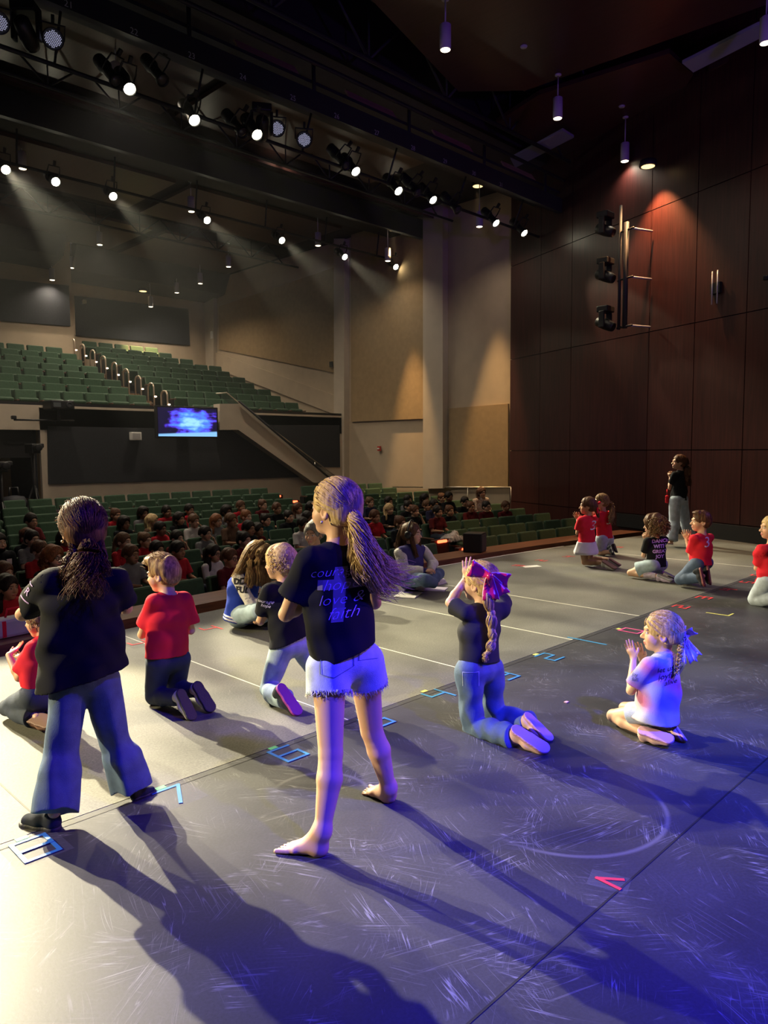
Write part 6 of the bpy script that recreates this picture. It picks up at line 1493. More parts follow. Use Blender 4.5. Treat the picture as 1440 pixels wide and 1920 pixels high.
for pth, n_, r0, r1 in (([Wj.hw(0.02, -0.02, 0.12), hp_(468, 1030, 6.62), hp_(455, 1060, 6.56), hp_(438, 1095, 6.55)], 150, 0.03, 0.05), ([Wj.hw(0.04, 0.02, 0.11), hp_(485, 1040, 6.58), hp_(485, 1075, 6.56), hp_(482, 1105, 6.58)], 150, 0.03, 0.05), ([Wj.hw(0.03, 0.03, 0.11), hp_(498, 1045, 6.62), hp_(500, 1075, 6.62), hp_(497, 1108, 6.64)], 150, 0.03, 0.045), ([Wj.hw(-0.03, -0.02, 0.11), hp_(500, 1040, 6.8), hp_(500, 1080, 6.85)], 80, 0.03, 0.04), ([Wj.hw(0.03, -0.04, 0.10), hp_(470, 1040, 6.58), hp_(470, 1080, 6.54), hp_(460, 1105, 6.55)], 150, 0.03, 0.05)):
    P_ += lock(pth, r0, r1, n_ * 3, rg, 12, 0.006, 9, 0.2)
strands('long_hair', P_, 0.0032, HAIR['sandy'], Wj.o)
M_HEM = mat('hem_stripe', (0.62, 0.6, 0.62), 0.7)
pl = Wj.J['pelvis']
for dz in (-0.035, -0.06): 
    o = Wj.cloth_part('hem_stripe', [rc(pl + Wj.spine * dz, pl + Wj.spine * (dz + 0.011), (0.082 * 1.06 + 0.054), (0.082 * 1.06 + 0.054), 0.004, Wj.hx, 1.42)], M_HEM, 0, cuts=[(pl + Wj.spine * (dz + 0.008), Wj.spine), (pl + Wj.spine * (dz - 0.008), -Wj.spine)], shell=0); o.parent = jb

Wh = Fig('woman sitting on the floor with headphones, navy varsity jacket with white sleeves and jeans', at_z(775, 1098), -dirv(0.9, 0.35, 0.02), 1.06, 'light', 0.0075, 1.08)
Wh.js(8.4, pelvis=(768, 1084, 0), chest=(770, 1050, 0), neck=(772, 1022, 0), head=(772, 1001, -0.02), Rsh=(750, 1036, -0.12), Lsh=(794, 1033, 0.12), Relb=(758, 1071, -0.2), Rwri=(796, 1070, -0.22), Lelb=(813, 1056, 0.05), Lwri=(806, 1072, -0.15),
      Rhip=(762, 1088, -0.09), Lhip=(776, 1086, 0.1), Rkne=(792, 1086, -0.42), Lkne=(822, 1076, 0.0), Rank=(818, 1094, -0.25), Lank=(800, 1094, -0.32))
Wh.axes(); Wh.body([Wh.hand('R', -dirv(0.8, 0.3, -0.1), dirv(0, 0.3, -1), curl=0.5), Wh.hand('L', -dirv(0.1, 0.7, 0.3), dirv(0, 0.3, -1), curl=0.5)])
jb, sl = jacket(Wh, Wh.J['pelvis'] - Wh.spine * 0.06, 91, M_JNAVY, M_JNAVY)
Wh.pants(M_DENIM, 0.016, 1.85, 0.01, 0.006, 18)
for h, t in (((812, 1098), (834, 1092)), ((800, 1101), (776, 1106))): Wh.shoe(at_z(*h) - Wh.base, at_z(*t) - Wh.base, -UPZ, M_SHOEWHITE, M_SHOEWHITE)
rg = np.random.RandomState(18); Wh.cap(HAIR['brown'], 0.012, 0.002, None, 0.003); P_ = []
for sx_ in (-1, 1): P_ += lock([Wh.hw(0.03 * sx_, 0.03, 0.11), Wh.hw(0.085 * sx_, 0.02, 0.02), Wh.hw(0.085 * sx_, 0.05, -0.12), Wh.hw(0.07 * sx_, 0.10, -0.28)], 0.02, 0.03, 90, rg, 12, 0.006, 9, 0.15)
P_ += lock([Wh.hw(0, -0.08, 0.08), Wh.hw(0, -0.12, -0.04), Wh.hw(0.02, -0.13, -0.2), Wh.hw(0.03, -0.12, -0.28)], 0.04, 0.07, 130, rg, 12, 0.006, 9, 0.2)
strands('long_hair', P_, 0.0045, HAIR['brown'], Wh.o)
hpn = thing('headphones', 'black over ear headphones worn by the seated woman in the navy jacket', 'headphones', Wh.J['head'] + Wh.base)
z0 = Wh.J['head']
MB().tube([Wh.hw(0.105 * math.cos(t), -0.005, 0.02 + 0.125 * math.sin(t)) - z0 for t in np.linspace(0.05, math.pi - 0.05, 14)], 0.009, 8).build('headband', M_LAMPBODY, hpn)
for sx_ in (-1, 1): MB().lathe([(0.02, -0.018), (0.042, -0.014), (0.045, 0.0), (0.040, 0.018), (0.015, 0.024)], Wh.hw(0.098 * sx_, -0.005, 0.0) - z0, look_rot(Wh.R[:, 0] * sx_), 18).build('ear_cup', M_LAMPBODY, hpn)

Wg = Fig('grey haired woman sitting on the stage half hidden behind the tall ponytail girl', at_z(605, 1125), -dirv(-0.35, 0.9, 0.1), 1.05, 'light', 0.0075, 1.08)
Wg.js(7.7, pelvis=(602, 1105, 0), chest=(598, 1065, 0), neck=(594, 1030, 0), head=(588, 1001, -0.02), Lsh=(622, 1045, 0.03), Rsh=(572, 1046, 0.0), Lelb=(632, 1085, -0.1), Lwri=(612, 1095, -0.25), Relb=(575, 1080, -0.12), Rwri=(595, 1095, -0.25),
      Rhip=(592, 1112, 0), Lhip=(612, 1112, 0), Rkne=(580, 1108, -0.40), Lkne=(635, 1108, -0.40), Rank=(612, 1122, -0.30), Lank=(600, 1126, -0.45))
Wg.axes(); Wg.body([Wg.hand('R', -dirv(0.5, 0.5, 0.1), dirv(0, 0, -1), curl=0.5), Wg.hand('L', dirv(0.5, -0.5, 0.1), dirv(0, 0, -1), curl=0.5)])
Wg.tee(M_SHOEGREY, 0.02, 0.02, 1.0, Wg.J['pelvis'] - Wg.spine * 0.05, None, 0.006, 95, name='blouse'); Wg.pants(M_DENIMDK, 0.016, 1.9, 0.01, 0.005, 19)
for h, t in (((615, 1127), (590, 1130)), ((602, 1131), (628, 1134))): Wg.shoe(at_z(*h) - Wg.base, at_z(*t) - Wg.base, -UPZ, M_SHOEDK, M_SHOEDK)
Wg.cap(HAIR['grey'], 0.016, 0.0, [el(Wg.hw(0, -0.06, 0.10), V3(0.05, 0.045, 0.035), Wg.R, 0.03)], 0.005)

# ---- far group on the right
def far_shoes(G, d0, L_, R_, up, so, nL, nR): kneel_shoes(G, d0, L_, R_, up, so, nL, nR)
Ja = Fig('girl kneeling in red tee and white skirt, red ribbon in her dark hair', at_z(1105, 1062), dirv(0.9, 0.3, 0), 0.86, 'tan', 0.006, 1.02)
Ja.js(10.0, pelvis=(1099, 1015, 0), chest=(1100, 988, 0), neck=(1102, 967, 0), head=(1102, 949, 0), Lsh=(1089, 975, -0.08), Rsh=(1116, 973, 0.08), Lelb=(1083, 1000, 0.0), Lwri=(1083, 974, 0.12), Relb=(1096, 996, 0.26), Rwri=(1088, 973, 0.22),
      Lhip=(1094, 1022, -0.05), Rhip=(1106, 1021, 0.06), Lkne=(1096, 1054, 0.0), Rkne=(1106, 1049, 0.2), Lank=(1132, 1055, -0.24), Rank=(1144, 1049, -0.05))
Ja.axes(); Ja.body([Ja.hand('L', dirv(0.5, 0.1, 0.9), dirv(-0.6, 0.6, 0), curl=0.15, spread=0.2), Ja.hand('R', dirv(0.5, 0, 0.9), dirv(0.6, -0.6, 0), curl=0.15, spread=0.2)])
sh = Ja.tee(M_TEERED, 0.016, 0.018, 0.7, None, None, 0.005, 101); print_on(Ja, sh, [txt('3', 0.17, 0, 0, 0.2)], M_PRINTW, at_d(1111, 988, 9.8) - Ja.base, -dirv(1, 0.3, 0), UPZ, 'number_print', 0.005, 0.02)
pl = Ja.J['pelvis']; Ja.cloth_part('skirt', [rc(pl + UPZ * 0.08, pl - UPZ * 0.14, 0.085, 0.15, 0.02, Ja.hx, 1.25)], cloth('white_skirt', (0.62, 0.60, 0.66)), 0.008, 40, 5, [(pl - UPZ * 0.17, -UPZ), (pl + UPZ * 0.0, UPZ)], 0.012, st=(1, 1, 0.1))
far_shoes(Ja, 10.0, ((1130, 1050, -0.26), (1156, 1066, -0.42)), ((1142, 1046, -0.08), (1164, 1060, -0.22)), M_SHOEWHITE, M_SOLEBROWN, dirv(-0.3, -0.6, 0.7), dirv(-0.5, -0.5, 0.7))
Ja.cap(HAIR['dark'], 0.012, 0.006, [rc(Ja.hw(0, -0.10, 0.0), Ja.hw(0.0, -0.14, -0.14), 0.035, 0.02, 0.03)], 0.003)
Ja.cloth_part('ribbon', [rc(Ja.hw(0, -0.115, 0.02), Ja.hw(0.02, -0.15, 0.05), 0.01, 0.018, 0.01, Ja.R[:, 0], 2.0), rc(Ja.hw(0, -0.115, 0.02), Ja.hw(-0.03, -0.13, -0.08), 0.01, 0.016, 0.01, Ja.R[:, 0], 2.0)], M_TEERED, 0, shell=0)
Jb = Fig('girl with glasses kneeling in red tee behind the girl with the red ribbon', at_z(1138, 1040), dirv(0.95, 0.1, 0), 0.88, 'light', 0.0065, 1.02)
Jb.js(11.0, pelvis=(1133, 1004, 0), chest=(1133, 979, 0), neck=(1131, 959, 0), head=(1127, 941, 0), Lsh=(1122, 966, -0.08), Rsh=(1144, 964, 0.08), Lelb=(1116, 988, 0.0), Lwri=(1112, 968, 0.14), Relb=(1128, 986, 0.26), Rwri=(1116, 968, 0.24),
      Lhip=(1128, 1010, -0.05), Rhip=(1140, 1009, 0.06), Lkne=(1124, 1036, 0.05), Rkne=(1136, 1033, 0.2), Lank=(1148, 1035, -0.22), Rank=(1154, 1031, -0.05))
Jb.axes(); Jb.body([Jb.hand('L', dirv(0.4, 0, 0.9), dirv(-0.6, 0.6, 0)), Jb.hand('R', dirv(0.4, 0, 0.9), dirv(0.6, -0.6, 0))])
sh = Jb.tee(M_TEERED, 0.016, 0.018, 0.7, None, None, 0.005, 102); print_on(Jb, sh, [txt('3', 0.16, 0, 0, 0.2)], M_PRINTW, at_d(1141, 978, 10.8) - Jb.base, -dirv(1, 0.3, 0), UPZ, 'number_print', 0.005, 0.02)
Jb.pants(M_DENIMPALE, 0.02, 0.75, 0.02, 0.006, 22, name='shorts')
far_shoes(Jb, 11.0, ((1146, 1022, -0.24), (1152, 1040, -0.36)), ((1152, 1019, -0.1), (1158, 1036, -0.2)), M_SHOEDK, M_SOLEDK, dirv(-0.8, -0.5, 0.3), dirv(-0.8, -0.5, 0.3))
Jb.cap(HAIR['sandy'], 0.011, 0.006, None, 0.003); rg = np.random.RandomState(20)
P_ = lock([Jb.hw(0, -0.10, 0.0), Jb.hw(0, -0.16, -0.06), at_d(1146, 972, 10.85) - Jb.base, at_d(1147, 988, 10.85) - Jb.base], 0.03, 0.045, 90, rg, 12, 0.015, 14, 0.3)
strands('ponytail', P_, 0.006, HAIR['sandy'], Jb.o)
MB().tube([Jb.hw(-0.03 + 0.02 * math.cos(t), 0.098, 0.004 + 0.018 * math.sin(t)) for t in np.linspace(0, 6.28, 12)], 0.0035, 6).tube([Jb.hw(0.03 + 0.02 * math.cos(t), 0.098, 0.004 + 0.018 * math.sin(t)) for t in np.linspace(0, 6.28, 12)], 0.0035, 6).tube([Jb.hw(-0.05, 0.095, 0.006), Jb.hw(-0.078, 0.0, 0.006)], 0.003, 6).build('glasses', M_LAMPBODY, Jb.o)

K_ = Fig('child with a big curly brown mop sitting in black tee, hands at the mouth', at_z(1222, 1082), dirv(0.85, 0.35, -0.05), 0.88, 'light', 0.0058, 1.02)
K_.js(8.97, pelvis=(1230, 1056, 0), chest=(1230, 1030, 0), neck=(1229, 1007, 0), head=(1225, 985, 0), Lsh=(1214, 1015, -0.08), Rsh=(1245, 1012, 0.08), Lelb=(1207, 1042, 0.0), Lwri=(1211, 1012, 0.12), Relb=(1222, 1038, 0.26), Rwri=(1216, 1010, 0.2),
      Lhip=(1223, 1060, -0.06), Rhip=(1239, 1058, 0.07), Lkne=(1182, 1074, 0.10), Rkne=(1194, 1067, 0.3), Lank=(1232, 1080, -0.16), Rank=(1246, 1076, -0.02))
K_.axes(); K_.body([K_.hand('L', dirv(0.3, 0.1, 0.9), dirv(-0.6, 0.6, 0), curl=0.7), K_.hand('R', dirv(0.3, 0, 0.9), dirv(0.6, -0.6, 0), curl=0.7)])
sh = K_.tee(M_TEEBLACK, 0.016, 0.018, 0.72, None, None, 0.005, 103); print_on(K_, sh, [txt('DANCE', 0.056, 0, 0.09, 0, 0.002), txt('WITH', 0.056, 0, 0.03, 0, 0.002), txt('GREAT', 0.056, 0, -0.03, 0, 0.002), txt('JOY', 0.056, 0, -0.09, 0, 0.002)], M_PRINTV, at_d(1238, 1031, 8.8) - K_.base, -dirv(1, 0.35, 0), UPZ, 'block_print', 0.005, 0.03)
K_.pants(M_DENIMLT, 0.018, 0.62, 0.02, 0.006, 23, name='shorts'); K_.cloth_part('leggings', K_.leg('L', 0.008, 1.98)[1:] + K_.leg('R', 0.008, 1.98)[1:], cloth('lilac_sock', (0.42, 0.36, 0.48)), 0, shell=0.006, cuts=[(K_.J['Lkne'] * 0.45 + K_.J['Lank'] * 0.55, nrm(K_.J['Lkne'] - K_.J['Lank']))])
far_shoes(K_, 8.97, ((1232, 1076, -0.18), (1262, 1088, -0.32)), ((1246, 1072, -0.05), (1268, 1084, -0.15)), cloth('lilac_shoe', (0.36, 0.30, 0.44)), M_SHOEGREY, dirv(-0.3, -0.5, 0.75), dirv(-0.4, -0.5, 0.75))
K_.cap(HAIR['brown'], 0.03, 0.02, [el(K_.hw(0, -0.05, -0.03), V3(0.10, 0.085, 0.09), K_.R, 0.03)], 0.01, 45); rg = np.random.RandomState(21)
K_.curls(rg, 520, (0.105, 0.115, 0.105), 0.95, 1.45, HAIR['sandy'], (0, -0.03, 0.01), 0.005, -0.75, 0.45)

Lb = Fig('boy kneeling in red tee and blue jeans, palms together at the chest', at_z(1305, 1097), dirv(0.88, 0.1, 0.02), 0.88, 'light', 0.0055, 1.04)
Lb.js(8.4, pelvis=(1314, 1052, 0), chest=(1315, 1024, 0), neck=(1316, 1000, 0), head=(1314, 978, 0), Lsh=(1300, 1010, -0.08), Rsh=(1332, 1007, 0.08), Lelb=(1295, 1043, 0.02), Lwri=(1287, 1011, 0.13), Relb=(1308, 1040, 0.28), Rwri=(1294, 1011, 0.2),
      Lhip=(1307, 1057, -0.06), Rhip=(1323, 1055, 0.07), Lkne=(1276, 1086, 0.06), Rkne=(1290, 1080, 0.25), Lank=(1318, 1080, -0.18), Rank=(1328, 1076, -0.04))
Lb.axes(); Lb.body([Lb.hand('L', dirv(0.35, 0.1, 1), dirv(-0.6, 0.6, 0), curl=0.1, spread=0.2), Lb.hand('R', dirv(0.3, 0, 1), dirv(0.6, -0.6, 0), curl=0.1, spread=0.2)])
sh = Lb.tee(M_TEERED, 0.018, 0.02, 0.75, None, None, 0.005, 104); print_on(Lb, sh, [txt('3', 0.16, 0, 0, 0.2)], M_PRINTW, at_d(1329, 1020, 8.2) - Lb.base, -dirv(1, 0.2, 0), UPZ, 'number_print', 0.005, 0.02)
Lb.pants(M_DENIMDK if False else denim('mid_denim', (0.045, 0.075, 0.15)), 0.018, 1.9, 0.018, 0.007, 24)
far_shoes(Lb, 8.4, ((1314, 1064, -0.22), (1322, 1100, -0.30)), ((1328, 1060, -0.1), (1333, 1097, -0.18)), M_SHOEDK, mat('red_black_sole', (0.16, 0.03, 0.04), 0.5), dirv(-0.75, -0.65, 0.05), dirv(-0.8, -0.6, 0.05))
Lb.cap(HAIR['dark'], 0.009, 0.016, [el(Lb.hw(0, 0.05, 0.098), V3(0.055, 0.045, 0.022), Lb.R, 0.03)], 0.003, back=-0.045)

N_ = Fig('girl standing by the wood wall in black tee and baggy light jeans, hands clasped', at_z(1278, 1018), dirv(0.95, 0.05, 0.08), 1.0, 'light', 0.0065, 1.05)
N_.js(12.0, pelvis=(1273, 932, 0), chest=(1275, 904, 0), neck=(1277, 882, 0), head=(1273, 867, 0), Lsh=(1264, 890, -0.1), Rsh=(1287, 889, 0.1), Lelb=(1256, 915, 0.02), Lwri=(1257, 896, 0.15), Relb=(1268, 914, 0.28), Rwri=(1260, 896, 0.22),
      Lhip=(1268, 938, -0.06), Rhip=(1279, 937, 0.07), Lkne=(1264, 978, -0.05), Rkne=(1284, 975, 0.1), Lank=(1259, 1015, -0.12), Rank=(1293, 1006, 0.15))
N_.axes(); N_.body([N_.hand('L', dirv(0.2, 0.1, 1), dirv(-0.6, 0.6, 0), curl=0.5), N_.hand('R', dirv(0.2, 0, 1), dirv(0.6, -0.6, 0), curl=0.5)])
N_.tee(M_TEEBLACK, 0.018, 0.02, 0.6, None, None, 0.005, 105); N_.pants(M_DENIMPALE, 0.024, 1.96, 0.045, 0.010, 25, thigh=1.12)
for h, t in (((1262, 1021), (1246, 1020)), ((1296, 1014), (1284, 1013))): N_.shoe(at_z(*h) - N_.base, at_z(*t) - N_.base, -UPZ, M_SHOEPINK, M_SHOEWHITE)
N_.cap(HAIR['dark'], 0.012, 0.004, None, 0.003); rg = np.random.RandomState(22)
P_ = lock([N_.hw(0, -0.08, 0.06), N_.hw(0, -0.12, -0.05), at_d(1289, 895, 11.9) - N_.base, at_d(1290, 918, 11.9) - N_.base], 0.05, 0.06, 140, rg, 12, 0.006, 9, 0.25); strands('long_hair', P_, 0.006, HAIR['dark'], N_.o)
p = at_d(1251, 936, 12.0); pu = thing('wrist_pouch', 'small red pouch hanging at the hip of the standing girl by the wood wall', 'pouch', p); MB().box((0, 0, 0), (0.08, 0.05, 0.13), bev=0.02).build('pouch_body', M_TEERED, pu); MB().tube([(0, 0, 0.06), (0.03, 0.02, 0.16)], 0.008).build('strap', M_TEERED, pu)

Q_ = Fig('child kneeling in red top and pale jeans, cut by the right edge', at_z(1432, 1132), dirv(0.95, 0.1, 0), 0.88, 'light', 0.0058, 1.02)
Q_.js(7.4, pelvis=(1444, 1086, 0), chest=(1445, 1052, 0), neck=(1447, 1018, 0), head=(1446, 990, 0), Lsh=(1429, 1030, -0.08), Rsh=(1464, 1026, 0.08), Lelb=(1419, 1066, 0.02), Lwri=(1424, 1040, 0.14), Relb=(1440, 1062, 0.28), Rwri=(1432, 1038, 0.22),
      Lhip=(1436, 1092, -0.06), Rhip=(1456, 1090, 0.07), Lkne=(1414, 1124, 0.08), Rkne=(1430, 1116, 0.26), Lank=(1462, 1122, -0.16), Rank=(1474, 1116, 0))
Q_.axes(); Q_.body([Q_.hand('L', dirv(0.2, 0.1, 1), dirv(-0.6, 0.6, 0), curl=0.5), Q_.hand('R', dirv(0.2, 0, 1), dirv(0.6, -0.6, 0), curl=0.5)], brow=(0.3, 0.2, 0.1))
Q_.tee(M_TEERED, 0.018, 0.02, 0.75, None, None, 0.012, 106)
Q_.pants(M_DENIMPALE, 0.02, 1.9, 0.02, 0.008, 26)
far_shoes(Q_, 7.4, ((1460, 1112, -0.18), (1490, 1128, -0.3)), ((1474, 1108, 0), (1500, 1120, -0.1)), M_SHOEWHITE, M_SHOEWHITE, dirv(-0.3, -0.5, 0.7), dirv(-0.3, -0.5, 0.7))
Q_.cap(HAIR['blond'], 0.012, 0.004, [el(Q_.hw(0, -0.06, -0.05), V3(0.07, 0.06, 0.07), Q_.R, 0.03)], 0.003)

# ------------------------------------------------------------------ the audience
def seated(kind):
    adult = kind in ('man', 'woman', 'lady')
    S_ = 1.08 if adult else 0.86; hs = 1.1 if adult else 1.04
    G = Fig('seated', (0, 0, 0), (0, -1, -0.02), S_, 'light', 0.0075, hs)
    zp, zc, zn, zh = (0.53, 0.80, 1.03, 1.145) if adult else (0.51, 0.73, 0.885, 0.985)
    w_ = 0.185 if adult else 0.142
    G.J = dict(pelvis=V3(0, -0.02, zp), chest=V3(0, -0.03, zc), neck=V3(0, -0.04, zn), head=V3(0, -0.065, zh), Rsh=V3(-w_, -0.04, zn - 0.065), Lsh=V3(w_, -0.04, zn - 0.065), Relb=V3(-w_ - 0.03, -0.10, zc - 0.10), Lelb=V3(w_ + 0.03, -0.10, zc - 0.10),
               Rwri=V3(-0.07, -0.30, zp + 0.12), Lwri=V3(0.07, -0.30, zp + 0.12), Rhip=V3(-0.08, -0.05, zp - 0.01), Lhip=V3(0.08, -0.05, zp - 0.01), Rkne=V3(-0.09, -0.40, zp), Lkne=V3(0.09, -0.40, zp), Rank=V3(-0.09, -0.42, 0.12), Lank=V3(0.09, -0.42, 0.12))
    hands = None
    if kind in ('lean', 'drink'):
        G.J['Lelb'] = V3(0.17, -0.20, zc - 0.04); G.J['Lwri'] = V3(0.075, -0.19, zn - 0.02) if kind == 'lean' else V3(0.05, -0.25, zn - 0.0)
        hands = [G.hand('L', (-0.3, 0.05, 0.9), (-0.7, 0.4, 0), curl=0.5)]
    G.axes(); G.body(hands or [], None)
    G.tee(M_TEERED, 0.018, 0.02, 0.8 if not adult else 0.9, G.J['pelvis'] - UPZ * 0.04, None, 0.005, 7)
    G.pants(M_DENIMDK, 0.016, 1.9, 0.012, 0.004, 6)
    rg = np.random.RandomState(len(kind)); hm = HAIR['black']
    if kind in ('boy', 'lean', 'drink', 'man'): G.cap(hm, 0.013, 0.010, None, 0.004, 60, back=-0.022)
    elif kind == 'mop': G.cap(hm, 0.022, -0.004, [el(G.hw(0, -0.05, -0.02), V3(0.085, 0.06, 0.06), G.R, 0.03), el(G.hw(0, 0.06, 0.085), V3(0.062, 0.035, 0.03), G.R, 0.03), rc(G.hw(-0.2, 0.01, -0.11), G.hw(0.2, 0.01, -0.11), 0.080, 0.080, 0.004, op='sub')], 0.006, 60)
    elif kind == 'tied': G.cap(hm, 0.010, 0.008, [el(G.hw(0.0, -0.09, 0.09), V3(0.035, 0.035, 0.035), G.R, 0.03), rc(G.hw(-0.2, 0, -0.115), G.hw(0.2, 0, -0.115), 0.085, 0.085, 0.004, op='sub')], 0.003)
    elif kind == 'pony': G.cap(hm, 0.011, 0.008, [rc(G.hw(0.03, -0.10, 0.02), G.hw(0.10, -0.08, -0.12), 0.030, 0.02, 0.03), rc(G.hw(-0.2, 0.03, -0.10), G.hw(0.078, 0.03, -0.10), 0.075, 0.075, 0.004, op='sub')], 0.003)
    elif kind in ('long', 'lady', 'woman'):
        ex = [rc(G.hw(sx_ * 0.068, -0.02, 0.05), G.hw(sx_ * 0.088, 0.0, -0.20), 0.034, 0.030, 0.03) for sx_ in (-1, 1)] + [rc(G.hw(0, -0.08, 0.02), G.hw(0, -0.09, -0.20), 0.06, 0.05, 0.04, V3(1, 0, 0), 1.3)]
        G.cap(hm, 0.014, 0.004, ex, 0.006 if kind != 'woman' else 0.012, 50)
        if kind == 'woman': G.curls(rg, 300, (0.10, 0.10, 0.10), 0.95, 1.35, HAIR['red'], (0, -0.02, -0.02), 0.005, -0.9, 0.3)
    if kind == 'man': G.cloth_part('beard', [el(G.hw(0, 0.052, -0.070), V3(0.056, 0.052, 0.042), G.R, 0.02), el(G.hw(0, 0.06, -0.035), V3(0.05, 0.06, 0.022), G.R, 0.01, 'sub')], HAIR['black'], 0.002, 90, shell=0)
    if kind in ('woman', 'glasses'):
        pass
    return G.o
def add_glasses(o, m, hs, zh):
    c = V3(0, -0.065, zh); mb = MB(); Rr = head_frame((0, -1, -0.02))
    hw = lambda x, y, z: c + Rr @ (V3(x, y, z) * hs)
    for sx_ in (-1, 1):
        mb.tube([hw(sx_ * 0.032 + 0.023 * math.cos(t), 0.100, 0.003 + 0.019 * math.sin(t)) for t in np.linspace(0, 6.283, 14)], 0.003, 6); mb.tube([hw(sx_ * 0.054, 0.098, 0.006), hw(sx_ * 0.08, 0.0, 0.006)], 0.0025, 6)
    mb.tube([hw(-0.01, 0.102, 0.008), hw(0.01, 0.102, 0.008)], 0.0025, 6)
    return mb.build('glasses', m, o)
PROTO = {k: seated(k) for k in ('boy', 'mop', 'lean', 'tied', 'pony', 'long', 'man', 'woman', 'lady')}
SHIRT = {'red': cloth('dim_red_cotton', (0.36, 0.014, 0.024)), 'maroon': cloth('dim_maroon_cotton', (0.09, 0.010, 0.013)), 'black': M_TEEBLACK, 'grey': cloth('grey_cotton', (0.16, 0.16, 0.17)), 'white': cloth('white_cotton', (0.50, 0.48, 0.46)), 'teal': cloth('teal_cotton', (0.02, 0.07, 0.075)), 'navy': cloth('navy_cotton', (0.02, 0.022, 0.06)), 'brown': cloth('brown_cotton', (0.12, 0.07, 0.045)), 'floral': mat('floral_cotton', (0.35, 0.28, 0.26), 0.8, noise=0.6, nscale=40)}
_sk = {}
def skin_copy(me, sk):
    key = (me.name, sk)
    if key not in _sk:
        m2 = me.copy(); a = m2.color_attributes['col']; c = np.empty(len(m2.vertices) * 4, np.float32); a.data.foreach_get('color', c); c = c.reshape(-1, 4)
        c[:, :3] *= np.array(SKIN[sk], np.float32) / np.array(SKIN['light'], np.float32); a.data.foreach_set('color', c.ravel()); _sk[key] = m2
    return _sk[key]
